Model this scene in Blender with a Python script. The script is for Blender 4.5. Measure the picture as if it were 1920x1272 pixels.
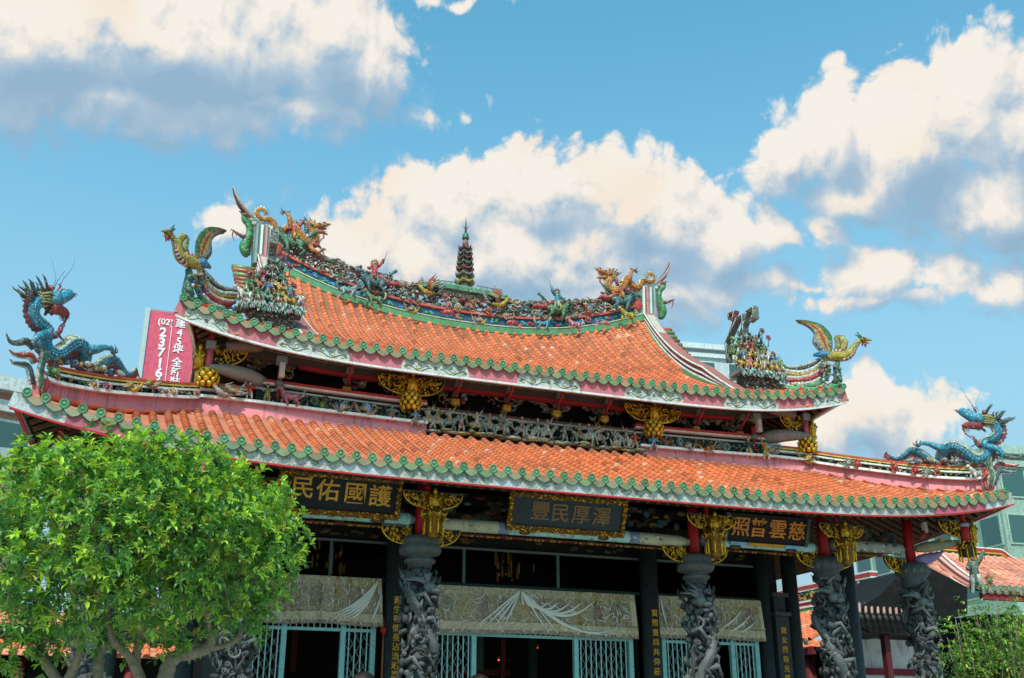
import bpy, math, random
from math import sin, cos, pi, radians, atan2, asin, sqrt, hypot
from mathutils import Vector, Matrix, noise as mn

S = bpy.context.scene
for _o in list(bpy.data.objects):
    bpy.data.objects.remove(_o)
COL = S.collection

# ---------------------------------------------------------------- camera
F_PX, YAW, PITCH = 1994.8659, 0.3668784, 0.3616533
CP = Vector((-7.24197, -16.41538, 1.6))
FW = Vector((sin(YAW)*cos(PITCH), cos(YAW)*cos(PITCH), sin(PITCH)))
RT = Vector((cos(YAW), -sin(YAW), 0))
UPV = RT.cross(FW)
cam_d = bpy.data.cameras.new("camera")
cam = bpy.data.objects.new("camera", cam_d)
COL.objects.link(cam)
cam.location = CP
cam.rotation_euler = Matrix((RT, UPV, -FW)).transposed().to_euler()
cam_d.sensor_width = 36
cam_d.lens = 36*F_PX/1920
cam_d.clip_end = 5000
S.camera = cam

def ray(x, y):
    return FW + RT*((x-960)/F_PX) + UPV*((636-y)/F_PX)
def at(x, y, Y=0.0):
    "point of the vertical plane Y=const seen at photo position x, y"
    d = ray(x, y)
    return CP + d*((Y-CP.y)/d.y)
def atd(x, y, D):
    "point at horizontal distance D"
    d = ray(x, y)
    return CP + d*(D/hypot(d.x, d.y))
def atplane(x, y, p, n):
    d = ray(x, y)
    return CP + d*((Vector(p)-CP).dot(n)/d.dot(n))

# ---------------------------------------------------------------- render look
S.view_settings.view_transform = 'Standard'
S.view_settings.look = 'None'
S.view_settings.gamma = 1
S.view_settings.exposure = 0.0
S.render.engine = 'CYCLES'
S.cycles.max_bounces = 6
S.cycles.use_denoising = True

def lin(h):
    h = h.lstrip('#')
    v = [int(h[i:i+2], 16)/255 for i in (0, 2, 4)]
    return tuple(c/12.92 if c <= .04045 else ((c+.055)/1.055)**2.4 for c in v)+(1,)

# ---------------------------------------------------------------- sun
SUN_EL, SUN_AZ = radians(52), radians(-150)     # azimuth from +Y towards +X
sun_d = bpy.data.lights.new("sun", 'SUN')
sun_d.energy = 3.7
sun_d.angle = radians(3)
sun_d.color = (1, .95, .87)
sun = bpy.data.objects.new("sun", sun_d)
COL.objects.link(sun)
_sd = Vector((sin(SUN_AZ)*cos(SUN_EL), cos(SUN_AZ)*cos(SUN_EL), sin(SUN_EL)))
sun.rotation_euler = _sd.to_track_quat('Z', 'Y').to_euler()
sun.location = (0, -20, 40)

#SKY#
# ---------------------------------------------------------------- node helpers
class NT:
    def __init__(s, tree): s.t = tree
    def n(s, typ, **kw):
        nd = s.t.nodes.new(typ)
        ins = kw.pop('ins', {})
        for k, v in kw.items(): setattr(nd, k, v)
        for k, v in ins.items():
            if isinstance(v, bpy.types.NodeSocket): s.t.links.new(v, nd.inputs[k])
            else: nd.inputs[k].default_value = v
        return nd
    def math(s, op, a, b=None, c=None, clamp=False):
        ins = {0: a}
        if b is not None: ins[1] = b
        if c is not None: ins[2] = c
        nd = s.n('ShaderNodeMath', operation=op, ins=ins); nd.use_clamp = clamp
        return nd.outputs[0]
    def mix(s, f, a, b, blend='MIX'):
        nd = s.n('ShaderNodeMix', data_type='RGBA', blend_type=blend, ins={0: f, 6: a, 7: b})
        return nd.outputs[2]
    def ramp(s, f, stops, interp='LINEAR'):
        nd = s.n('ShaderNodeValToRGB', ins={0: f})
        cr = nd.color_ramp; cr.interpolation = interp
        while len(cr.elements) > 1: cr.elements.remove(cr.elements[-1])
        cr.elements[0].position = stops[0][0]; cr.elements[0].color = stops[0][1]
        for p, c in stops[1:]:
            e = cr.elements.new(p); e.color = c
        return nd.outputs[0]
    def link(s, a, b): s.t.links.new(a, b)
    def smooth(s, x, lo, hi, a=0.0, b=1.0):
        nd = s.n('ShaderNodeMapRange', interpolation_type='SMOOTHSTEP', ins={0: x, 1: lo, 2: hi, 3: a, 4: b})
        return nd.outputs[0]

# ---------------------------------------------------------------- sky with clouds
def azel(x, y):
    d = ray(x, y).normalized()
    return atan2(d.x, d.y), asin(d.z)
# soft ellipses of cloud: photo x, y of the centre, half width, half height, tilt degrees, weight
BLOBS = [
 # big cloud, upper left
 (90,60,330,150,0),(330,60,330,170,0),(620,60,120,160,0),(200,190,520,75,3),(520,205,280,50,0),(690,120,90,120,0),
 # long bank over the roof
 (850,380,130,100,0),(1010,365,120,108,0),(1180,385,150,105,0),(960,480,380,110,0),(1240,430,170,90,0),(1350,450,110,80,0),(660,470,120,80,0),(420,420,55,50,0),(1100,545,360,70,0),(600,500,90,60,0),(800,500,200,80,0),
 # tall cloud, right
 (1480,290,85,85,0),(1570,250,90,105,0),(1700,280,160,140,0),(1830,190,110,130,0),(1900,260,100,200,0),(1600,350,200,55,0),(1850,380,200,90,0),
 # low puffs, right
 (1450,430,60,50,0),(1540,420,52,48,0),(1370,455,60,35,0),(1640,520,150,62,0),(1400,535,125,40,0),(1800,528,130,52,0),(1910,520,90,52,0),(1520,545,140,30,0),
 # low cloud behind the right dragon
 (1600,760,100,70,0),(1700,800,140,60,0),(1520,800,90,60,0),
 (850,0,90,14,0),(1240,500,160,60,0),(1000,580,420,45,0),(1600,575,300,28,0)]
w = bpy.data.worlds.new("World"); S.world = w; w.use_nodes = True
w.node_tree.nodes.clear()

def blob_field(T, vec):
    sp = T.n('ShaderNodeSeparateXYZ', ins={0: vec})
    az, el = sp.outputs[0], sp.outputs[1]
    acc = None
    for (x, y, rx, ry, tl) in BLOBS:
        a0, e0 = azel(x, y)
        a1, e1 = azel(x+rx*cos(radians(tl)), y+rx*sin(radians(tl)))
        a2, e2 = azel(x-ry*sin(radians(tl)), y+ry*cos(radians(tl)))
        m = Matrix(((a1-a0, a2-a0), (e1-e0, e2-e0))).inverted()      # maps the ellipse to the unit circle
        u = T.math('MULTIPLY_ADD', el, m[0][1], T.math('MULTIPLY_ADD', az, m[0][0], -(m[0][0]*a0+m[0][1]*e0)))
        v = T.math('MULTIPLY_ADD', el, m[1][1], T.math('MULTIPLY_ADD', az, m[1][0], -(m[1][0]*a0+m[1][1]*e0)))
        r = T.math('SQRT', T.math('MULTIPLY_ADD', u, u, T.math('MULTIPLY', v, v)))
        f = T.math('MULTIPLY', T.math('SUBTRACT', 1.32, r), (min(rx, ry)/75)**.6)
        acc = f if acc is None else T.math('SMOOTH_MAX', acc, f, .12)
    return acc
def cloud_group():
    g = bpy.data.node_groups.new("cloud_field", 'ShaderNodeTree')
    g.interface.new_socket("Dir", in_out='INPUT', socket_type='NodeSocketVector')
    g.interface.new_socket("Field", in_out='OUTPUT', socket_type='NodeSocketFloat')
    g.interface.new_socket("Moved", in_out='OUTPUT', socket_type='NodeSocketVector')
    T = NT(g)
    gi = g.nodes.new('NodeGroupInput'); go = g.nodes.new('NodeGroupOutput')
    P0 = gi.outputs[0]
    # billowy distortion of the azimuth-elevation position
    wn = T.n('ShaderNodeTexNoise', noise_dimensions='2D', ins={'Vector': P0, 'Scale': 9.0, 'Detail': 3.0, 'Roughness': .5})
    off = T.n('ShaderNodeVectorMath', operation='SUBTRACT', ins={0: wn.outputs['Color'], 1: (.5, .5, .5)})
    off2 = T.n('ShaderNodeVectorMath', operation='SCALE', ins={0: off.outputs[0], 'Scale': .05})
    d0 = T.n('ShaderNodeVectorMath', operation='ADD', ins={0: P0, 1: off2.outputs[0]})
    # billows: puffs of several sizes
    vo = T.n('ShaderNodeTexVoronoi', voronoi_dimensions='2D', feature='SMOOTH_F1', ins={'Vector': d0.outputs[0], 'Scale': 24.0, 'Detail': 3.0, 'Roughness': .5, 'Lacunarity': 2.3, 'Smoothness': .5})
    vn = T.n('ShaderNodeTexNoise', noise_dimensions='2D', ins={'Vector': P0, 'Scale': 30.0, 'Detail': 6.0, 'Roughness': .6})
    b = T.math('MULTIPLY', T.math('SUBTRACT', .52, vo.outputs['Distance']), .85)
    n2 = T.math('MULTIPLY', T.math('SUBTRACT', vn.outputs[0], .48), .5)
    T.link(T.math('ADD', b, n2), go.inputs[0]); T.link(d0.outputs[0], go.inputs[1])
    return g
cg = cloud_group()
T = NT(w.node_tree)
geo = T.n('ShaderNodeTexCoord')
dirv = geo.outputs['Generated']
sd_ = T.n('ShaderNodeSeparateXYZ', ins={0: dirv})
ae = T.n('ShaderNodeCombineXYZ', ins={0: T.math('ARCTAN2', sd_.outputs[0], sd_.outputs[1]), 1: T.math('ARCSINE', sd_.outputs[2]), 2: 0.0}).outputs[0]
sky = T.n('ShaderNodeTexSky', sky_type='NISHITA', sun_disc=False, sun_elevation=SUN_EL, sun_rotation=SUN_AZ,
          air_density=1.0, dust_density=1.2, ozone_density=1.5)
skyc = T.mix(1.0, T.mix(1.0, sky.outputs[0], (.118, .118, .118, 1), 'MULTIPLY'), (1.15, 2.4, 2.15, 1), 'MULTIPLY')
g0 = T.n('ShaderNodeGroup', node_tree=cg, ins={0: ae})
dv2 = T.n('ShaderNodeVectorMath', operation='ADD', ins={0: ae, 1: (-.006, .016, 0)})
g1 = T.n('ShaderNodeGroup', node_tree=cg, ins={0: dv2.outputs[0]})
dv3 = T.n('ShaderNodeVectorMath', operation='ADD', ins={0: ae, 1: (-.012, .036, 0)})
low1 = blob_field(T, g0.outputs[1])
low2 = blob_field(T, dv3.outputs[0])
dens = T.math('MULTIPLY_ADD', low1, 1.2, g0.outputs[0])
relief = T.math('SUBTRACT', g0.outputs[0], g1.outputs[0])          # >0 : faces the light
big = T.math('SUBTRACT', low1, low2)
bigs = T.smooth(big, -.40, .15)                            # 0 on the soft undersides, 1 on crisp sunlit tops
alpha = T.smooth(dens, T.math('MULTIPLY_ADD', bigs, .22, -.22), T.math('MULTIPLY_ADD', bigs, -.35, .80))
lit = T.math('ADD', T.math('MULTIPLY_ADD', T.math('MULTIPLY', relief, T.math('MULTIPLY_ADD', bigs, .5, .25)), 1.0, .54), T.math('MULTIPLY', big, .85))
ccol = T.ramp(lit, [(0.0, lin('#94B5CE')), (.25, lin('#A5BFD4')), (.45, lin('#BFCEDA')), (.6, lin('#D4DADD')), (.76, lin('#E6E4E0')), (1.0, lin('#F6F0E6'))])
wn = T.n('ShaderNodeTexNoise', ins={'Vector': dirv, 'Scale': 12.0, 'Detail': 1.0})
ccol = T.mix(T.math('MULTIPLY', T.math('MULTIPLY', T.smooth(wn.outputs[0], .5, .75), .6), T.smooth(lit, .5, 1.0)), ccol, lin('#F7E4CF'))
sepd = T.n('ShaderNodeSeparateXYZ', ins={0: dirv})
haze = T.smooth(sepd.outputs[2], .05, .66, .95, 0.0)
skyh = T.mix(haze, skyc, lin('#A8C7D8'))
fin = T.mix(alpha, skyh, ccol)
# below the horizon a plain grey-green
fin = T.mix(T.smooth(sepd.outputs[2], -.02, .0), (.12, .12, .11, 1), fin)
bg = T.n('ShaderNodeBackground', ins={'Color': fin, 'Strength': 1.0})
out = T.n('ShaderNodeOutputWorld')
T.link(bg.outputs[0], out.inputs[0])
w.cycles.sampling_method = 'MANUAL'; w.cycles.sample_map_resolution = 512

# ---------------------------------------------------------------- mesh builder
class MB:
    def __init__(s): s.v = []; s.f = []; s.c = []; s.sm = []
    def add(s, vs, fs, col, smooth=True):
        b = len(s.v); s.v += [tuple(p) for p in vs]
        for f in fs:
            s.f.append(tuple(i+b for i in f)); s.sm.append(smooth)
            s.c.append(col)
    def box(s, c, sz, col, M=None):
        x, y, z = sz[0]/2, sz[1]/2, sz[2]/2
        vs = [Vector((a*x, b_*y, d*z)) for a in (-1, 1) for b_ in (-1, 1) for d in (-1, 1)]
        if M is not None: vs = [M @ v for v in vs]
        c = Vector(c)
        s.add([v+c for v in vs], [(0,1,3,2),(4,6,7,5),(0,4,5,1),(2,3,7,6),(0,2,6,4),(1,5,7,3)], col, False)
    def tube(s, pts, r, col, n=7, sq=1.0, up=None, cap=True, col2=None, smooth=True):
        "tube through pts; r radius or list; sq flattens across; col2 colours the belly side"
        pts = [Vector(p) for p in pts]; k = len(pts)
        if k < 2: return
        rs = r if isinstance(r, (list, tuple)) else [r]*k
        ref = Vector(up) if up else Vector((0, 1, 0))
        vs = []
        for i, p in enumerate(pts):
            t = (pts[min(i+1, k-1)]-pts[max(i-1, 0)])
            if t.length < 1e-9: t = Vector((0, 0, 1))
            t.normalize()
            a = ref - t*ref.dot(t)
            if a.length < .15:
                a = Vector((1, 0, .3)) - t*t.dot(Vector((1, 0, .3)))
            a.normalize(); b = t.cross(a)
            for j in range(n):
                th = 2*pi*j/n
                vs.append(p + a*(cos(th)*rs[i]*sq) + b*(sin(th)*rs[i]))
        base = len(s.v); s.v += [tuple(p) for p in vs]
        for i in range(k-1):
            for j in range(n):
                j2 = (j+1) % n
                s.f.append((base+i*n+j, base+i*n+j2, base+(i+1)*n+j2, base+(i+1)*n+j)); s.sm.append(smooth)
                cc = col
                if col2 is not None and sin(2*pi*(j+.5)/n) < -.35: cc = col2
                s.c.append(cc[i] if isinstance(cc, list) else cc)
        if cap:
            c0 = col[0] if isinstance(col, list) else col
            s.f.append(tuple(base+j for j in range(n))[::-1]); s.c.append(c0); s.sm.append(False)
            s.f.append(tuple(base+(k-1)*n+j for j in range(n))); s.c.append(c0); s.sm.append(False)
    def ell(s, c, r, col, n=8, m=6, M=None):
        c = Vector(c); r = r if isinstance(r, (tuple, list)) else (r, r, r)
        vs = []; fs = []
        for i in range(1, m):
            ph = pi*i/m
            for j in range(n):
                th = 2*pi*j/n
                vs.append(Vector((r[0]*sin(ph)*cos(th), r[1]*sin(ph)*sin(th), r[2]*cos(ph))))
        vs += [Vector((0, 0, r[2])), Vector((0, 0, -r[2]))]
        if M is not None: vs = [M @ v for v in vs]
        T_, B_ = len(vs)-2, len(vs)-1
        for j in range(n):
            j2 = (j+1) % n
            fs.append((T_, j, j2)); fs.append((B_, (m-2)*n+j2, (m-2)*n+j))
            for i in range(m-2):
                fs.append((i*n+j, (i+1)*n+j, (i+1)*n+j2, i*n+j2))
        s.add([v+c for v in vs], fs, col)
    def lathe(s, c, prof, col, n=16, ax='Z', cap=True):
        "prof: (radius, height[, colour])"
        c = Vector(c); vs = []; k = len(prof)
        for p in prof:
            for j in range(n):
                th = 2*pi*j/n; a, b, h = p[0]*cos(th), p[0]*sin(th), p[1]
                vs.append(c+Vector((a, b, h) if ax == 'Z' else ((a, h, b) if ax == 'Y' else (h, a, b))))
        base = len(s.v); s.v += [tuple(v) for v in vs]
        for i in range(k-1):
            for j in range(n):
                j2 = (j+1) % n
                s.f.append((base+i*n+j, base+i*n+j2, base+(i+1)*n+j2, base+(i+1)*n+j))
                s.c.append(prof[i][2] if len(prof[i]) > 2 else col); s.sm.append(True)
        if cap:
            s.f.append(tuple(base+j for j in range(n))[::-1]); s.c.append(prof[0][2] if len(prof[0]) > 2 else col); s.sm.append(False)
            s.f.append(tuple(base+(k-1)*n+j for j in range(n))); s.c.append(prof[-1][2] if len(prof[-1]) > 2 else col); s.sm.append(False)
    def prism(s, poly, d, col, y=0.0, P=None):
        "poly in (x,z); thickness d along y from y; P optional placement matrix (4x4)"
        k = len(poly)
        vs = [Vector((p[0], y, p[1])) for p in poly]+[Vector((p[0], y+d, p[1])) for p in poly]
        if P is not None: vs = [P @ v for v in vs]
        a = sum(poly[i][0]*poly[(i+1) % k][1]-poly[(i+1) % k][0]*poly[i][1] for i in range(k))
        fr = tuple(range(k)); bk = tuple(range(2*k-1, k-1, -1))
        sides = [(i+k, (i+1) % k+k, (i+1) % k, i) for i in range(k)]
        if a < 0: fr = fr[::-1]; bk = bk[::-1]; sides = [q[::-1] for q in sides]
        s.add(vs, [fr, bk]+sides, col, False)
    def grid(s, fn, nu, nv, col, smooth=True):
        vs = [fn(i/nu, j/nv) for i in range(nu+1) for j in range(nv+1)]
        base = len(s.v); s.v += [tuple(p) for p in vs]
        for i in range(nu):
            for j in range(nv):
                q = base+i*(nv+1)+j
                s.f.append((q, q+1, q+nv+2, q+nv+1)); s.sm.append(smooth)
                s.c.append(col(i/nu, j/nv) if callable(col) else col)
    def strip(s, path, w, th, col, up=(0, 0, 1)):
        "rectangular bar along path, w across (perpendicular to up), th along up"
        pts = [Vector(p) for p in path]; k = len(pts); up = Vector(up); base = len(s.v)
        for i, p in enumerate(pts):
            t = (pts[min(i+1, k-1)]-pts[max(i-1, 0)]).normalized()
            sd = t.cross(up).normalized(); u = sd.cross(t).normalized()
            for a, b in ((-1, -1), (1, -1), (1, 1), (-1, 1)):
                s.v.append(tuple(p+sd*(a*w/2)+u*(b*th/2)))
        for i in range(k-1):
            for j in range(4):
                j2 = (j+1) % 4
                s.f.append((base+i*4+j, base+(i+1)*4+j, base+(i+1)*4+j2, base+i*4+j2)); s.c.append(col); s.sm.append(False)
        s.f.append((base, base+1, base+2, base+3)); s.c.append(col); s.sm.append(False)
        e = base+(k-1)*4; s.f.append((e+3, e+2, e+1, e)); s.c.append(col); s.sm.append(False)
    def build(s, name, mat, parent=None, mirror=False, **tags):
        me = bpy.data.meshes.new(name)
        v = [(-p[0], p[1], p[2]) for p in s.v] if mirror else s.v
        f = [q[::-1] for q in s.f] if mirror else s.f
        me.from_pydata(v, [], f)
        at_ = me.color_attributes.new('Col', 'FLOAT_COLOR', 'CORNER')
        buf = []
        for q, c in zip(s.f, s.c): buf += list(c)*len(q)
        at_.data.foreach_set('color', buf)
        me.polygons.foreach_set('use_smooth', s.sm)
        me.materials.append(mat); me.update()
        o = bpy.data.objects.new(name, me); COL.objects.link(o)
        if parent is not None:
            o.parent = parent
            # local frame of the parent (parents are never rotated here)
            me.transform(Matrix.Translation(-wloc(parent)))
        for k_, v_ in tags.items(): o[k_] = v_
        return o
def wloc(o):
    l = Vector((0, 0, 0))
    while o is not None: l += o.location; o = o.parent
    return l
def thing(name, label, cat, loc=(0, 0, 0), group=None):
    o = bpy.data.objects.new(name, None); COL.objects.link(o)
    o.location = loc; o['label'] = label; o['category'] = cat
    o.empty_display_size = .3
    if group: o['group'] = group
    return o
def tag(o, label, cat, group=None):
    o['label'] = label; o['category'] = cat
    if group: o['group'] = group
    return o
def spl(pts, k=6):
    "Catmull-Rom through points (any dimension)"
    out = []; n = len(pts)
    for i in range(n-1):
        p0, p1, p2, p3 = pts[max(i-1, 0)], pts[i], pts[i+1], pts[min(i+2, n-1)]
        for j in range(k):
            t = j/k
            out.append(tuple(.5*((2*b)+(-a+c)*t+(2*a-5*b+4*c-d)*t*t+(-a+3*b-3*c+d)*t**3) for a, b, c, d in zip(p0, p1, p2, p3)))
    out.append(tuple(pts[-1])); return out
def vary(c, rnd, a=.12):
    k = 1+rnd.uniform(-a, a)
    return (c[0]*k*(1+rnd.uniform(-a, a)*.4), c[1]*k, c[2]*k*(1+rnd.uniform(-a, a)*.4), 1)

# ---------------------------------------------------------------- materials
def mat_col(name, rough=.5, metal=0.0, dirt=.25, dirtcol='#3A352C', scale=6.0, bump=.15, bscale=40.0, coat=0.0, spec=.5, streak=0, shard=0):
    m = bpy.data.materials.new(name); m.use_nodes = True
    nt = m.node_tree; T = NT(nt); bs = nt.nodes['Principled BSDF']
    a = T.n('ShaderNodeAttribute', attribute_name='Col').outputs['Color']
    tc = T.n('ShaderNodeNewGeometry').outputs['Position']
    n1 = T.n('ShaderNodeTexNoise', ins={'Vector': tc, 'Scale': scale, 'Detail': 5.0, 'Roughness': .65}).outputs[0]
    n2 = T.n('ShaderNodeTexNoise', ins={'Vector': tc, 'Scale': bscale, 'Detail': 3.0, 'Roughness': .6}).outputs[0]
    v = T.smooth(n2, .3, .7, .82, 1.15)
    c = T.mix(1.0, a, T.n('ShaderNodeCombineColor', ins={0: v, 1: v, 2: v}).outputs[0], 'MULTIPLY')
    c = T.mix(T.math('MULTIPLY', T.smooth(n1, .45, .75), dirt), c, lin(dirtcol))
    T.link(c, bs.inputs['Base Color'])
    bs.inputs['Roughness'].default_value = rough; bs.inputs['Metallic'].default_value = metal
    bs.inputs['Specular IOR Level'].default_value = spec
    bs.inputs['Coat Weight'].default_value = coat; bs.inputs['Coat Roughness'].default_value = .15
    if streak:
        sv = T.n('ShaderNodeVectorMath', operation='MULTIPLY', ins={0: tc, 1: (7.0, 7.0, .7)}).outputs[0]
        n3 = T.n('ShaderNodeTexNoise', ins={'Vector': sv, 'Scale': 1.6, 'Detail': 4.0, 'Roughness': .6}).outputs[0]
        c = T.mix(T.math('MULTIPLY', T.smooth(n3, .50, .72), streak), c, lin('#5A4E46'))
        T.link(c, bs.inputs['Base Color'])
    if shard:
        vo = T.n('ShaderNodeTexVoronoi', ins={'Vector': tc, 'Scale': shard})
        ve = T.n('ShaderNodeTexVoronoi', feature='DISTANCE_TO_EDGE', ins={'Vector': tc, 'Scale': shard})
        sc3 = T.n('ShaderNodeSeparateColor', ins={0: vo.outputs['Color']})
        k = T.math('MULTIPLY_ADD', sc3.outputs[0], .75, .55)
        c = T.mix(1.0, c, T.n('ShaderNodeCombineColor', ins={0: k, 1: k, 2: k}).outputs[0], 'MULTIPLY')
        c = T.mix(T.math('MULTIPLY', T.smooth(sc3.outputs[1], .82, .9), .35), c, lin('#C9C6B4'))
        c = T.mix(T.smooth(ve.outputs['Distance'], .10, .0, 0, .75), c, lin('#4A453C'))
        T.link(c, bs.inputs['Base Color'])
    if bump:
        if shard: n2 = T.math('ADD', n2, T.math('ADD', T.math('MULTIPLY', sc3.outputs[2], .8), T.smooth(ve.outputs['Distance'], 0, .15)))
        b = T.n('ShaderNodeBump', ins={'Strength': bump, 'Distance': .01, 'Height': n2})
        T.link(b.outputs[0], bs.inputs['Normal'])
    return m
M_TILE = mat_col('roof_tile', .5, streak=.22, dirt=.4, dirtcol='#7A5442', scale=1.6, bump=.3, bscale=60, spec=.35)
M_GLAZE = mat_col('ceramic', .34, dirt=.38, dirtcol='#3C3A34', scale=7, bump=.5, bscale=70, spec=.5, shard=26)
M_GLZ2 = mat_col('glazed_tile', .36, dirt=.5, dirtcol='#5A4A3A', scale=5, bump=.35, bscale=70, spec=.45, streak=.3)
M_PAINT = mat_col('paint', .6, dirt=.32, scale=5, bump=.2, spec=.3, streak=.35)
M_WOOD = mat_col('dark_wood', .65, dirt=.3, scale=5, bump=.3, spec=.2)
M_GOLD = mat_col('gilding', .36, metal=.6, dirt=.75, dirtcol='#1A0F06', scale=22, bump=.5, bscale=60)  # dark mottling is grime and also paints the shaded gaps of the carving
M_STONE = mat_col('carved_stone', .6, dirt=.5, dirtcol='#121414', scale=9, bump=.6, bscale=60, spec=.3)
M_PLASTER = mat_col('plaster', .8, dirt=.4, dirtcol='#8B6B66', scale=2.5, bump=.5, bscale=90, spec=.2, streak=.55)
M_METAL = mat_col('painted_metal', .45, dirt=.2, scale=8, bump=.1)
M_FACADE = mat_col('facade', .7, streak=.3, dirt=.2, dirtcol='#6E7472', scale=.6, bump=.1, bscale=8)

ORANGE, ORANGE2 = lin('#DB7448'), lin('#E2936F')
GREEN, GREEN2, GREEN3 = lin('#5C9A6C'), lin('#76875A'), lin('#3F8F55')
PINK, WHITE, RED, CRIM = lin('#E8A0A0'), lin('#E6E4DC'), lin('#B92B2B'), lin('#8E1B20')
GOLD, GOLD2 = lin('#E0AE2E'), lin('#B5801F')
DARK, BROWN, GREY = lin('#1A1A18'), lin('#4A382A'), lin('#8E9390')
BLUE, TEAL, CREAM, YEL = lin('#2FA3BD'), lin('#2F8A80'), lin('#D8CDB0'), lin('#C9A22A')

# ---------------------------------------------------------------- ground
mg = mat_col('paving', .8, dirt=.3, scale=.6, bump=.2)
m = MB(); m.box((0, 150, -.05), (900, 900, .1), lin('#A8A398')); o = m.build('ground', mg); o['kind'] = 'structure'

# ---------------------------------------------------------------- the temple
TEMPLE = thing('temple', 'two tiered Taiwanese temple hall with orange tiled roofs, green eave tiles and carved stone columns', 'temple', (0, 5.4, 0))
YR = 5.3                    # ridge
UE_Y, UE_X = .47, 6.5       # upper eave
LE_Y, LE_X = -1.4, 8.6      # lower eave
def gU(v): return .6*v+.4*v**3
def zeU(u): return 7.915+.45*(min(abs(u), 6.7)/6.5)**4.5
def zrU(u): return 10.5+.9*(min(abs(u), 4.6)/4.6)**2.3
def zU(u, t):
    v = max(0, min(1, t/4.83)); return zeU(u)*(1-gU(v))+zrU(u)*gU(v)-.45*(abs(u)/6.5)**4.5*min(1, t/1.6)*.6*(1-gU(v))
def zeL(u): return 5.495+.48*(min(abs(u), 8.8)/8.5)**4.5
def zL(u, t):
    v = max(0, t/2.55); return 5.495+(zeL(u)-5.495)*max(0, 1-v)+1.2*(.88*v+.12*v*v)

def slope(m, us, tmax, Z, W, du, ln, r, rnd, pan=.065, tmin=0.0, dirty=True, c1=None, c2=None):
    c1 = c1 or ORANGE; c2 = c2 or ORANGE2
    "rows of round cover tiles with pan tiles between; W(u,t,z)->world point"
    for u in us:
        T1 = tmax(u)
        if T1 < .08: continue
        # cover tiles
        k = max(1, round(T1*1.12/ln))
        for i in range(k):
            ta, tb = T1*i/k, T1*(i+1)/k
            pa = Vector(W(u, ta, Z(u, ta))); pb = Vector(W(u, tb, Z(u, tb))); ax = (pb-pa).normalized()
            sd = (Vector(W(u+.01, ta, 0))-Vector(W(u, ta, 0))).normalized()
            nm = sd.cross(ax).normalized()
            if nm.z < 0: nm = -nm
            c = vary(c1, rnd, .18)
            if rnd.random() < .05: c = tuple(v*.62 for v in c)
            elif rnd.random() < .04: c = vary(lin('#E5A27E'), rnd, .08)
            if dirty and i >= k-1: c = tuple(a*.45+b*.35 for a, b in zip(c, lin('#8B7B70')))
            elif dirty and i == k-2: c = tuple(a*.75+b*.12 for a, b in zip(c, lin('#8B7B70')))
            vs = []; K = 7
            for (p, rr) in ((pa, r*1.08), (pb, r*.9)):
                for j in range(K):
                    th = pi*(-.08+1.16*j/(K-1))
                    vs.append(p+sd*(cos(th)*rr)+nm*(sin(th)*rr))
            m.add(vs, [(j, j+1, K+j+1, K+j) for j in range(K-1)], c)
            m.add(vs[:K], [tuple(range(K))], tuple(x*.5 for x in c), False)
    # pan tiles
    for a, b in zip(us[:-1], us[1:]):
        u = (a+b)/2; T1 = max(tmax(a), tmax(b))
        if T1 < .06: continue
        k = max(1, round(T1*1.12/pan)); h = (b-a)/2
        for i in range(k):
            ta, tb = T1*i/k, T1*(i+1)/k+.004
            c = vary(c2, rnd, .16)
            vs = []
            for (t, dz) in ((ta, .026), (tb, -.006)):
                for q in (-1, -.5, 0, .5, 1):
                    uu = u+q*h
                    vs.append(W(uu, t, Z(uu, t)+dz-.022*(1-q*q)))
            vs += [Vector(v)-Vector((0, 0, .018)) for v in vs[:5]]+[Vector(v)-Vector((0, 0, .034)) for v in vs[:5]]
            m.add(vs, [(j, j+1, 6+j, 5+j) for j in range(4)], c)
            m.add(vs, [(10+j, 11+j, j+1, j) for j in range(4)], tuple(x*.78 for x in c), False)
            m.add(vs, [(15+j, 16+j, j+11, j+10) for j in range(4)], tuple(x*.25 for x in c), False)  # shadow gap below each pan lip, painted into the tile colour

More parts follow.
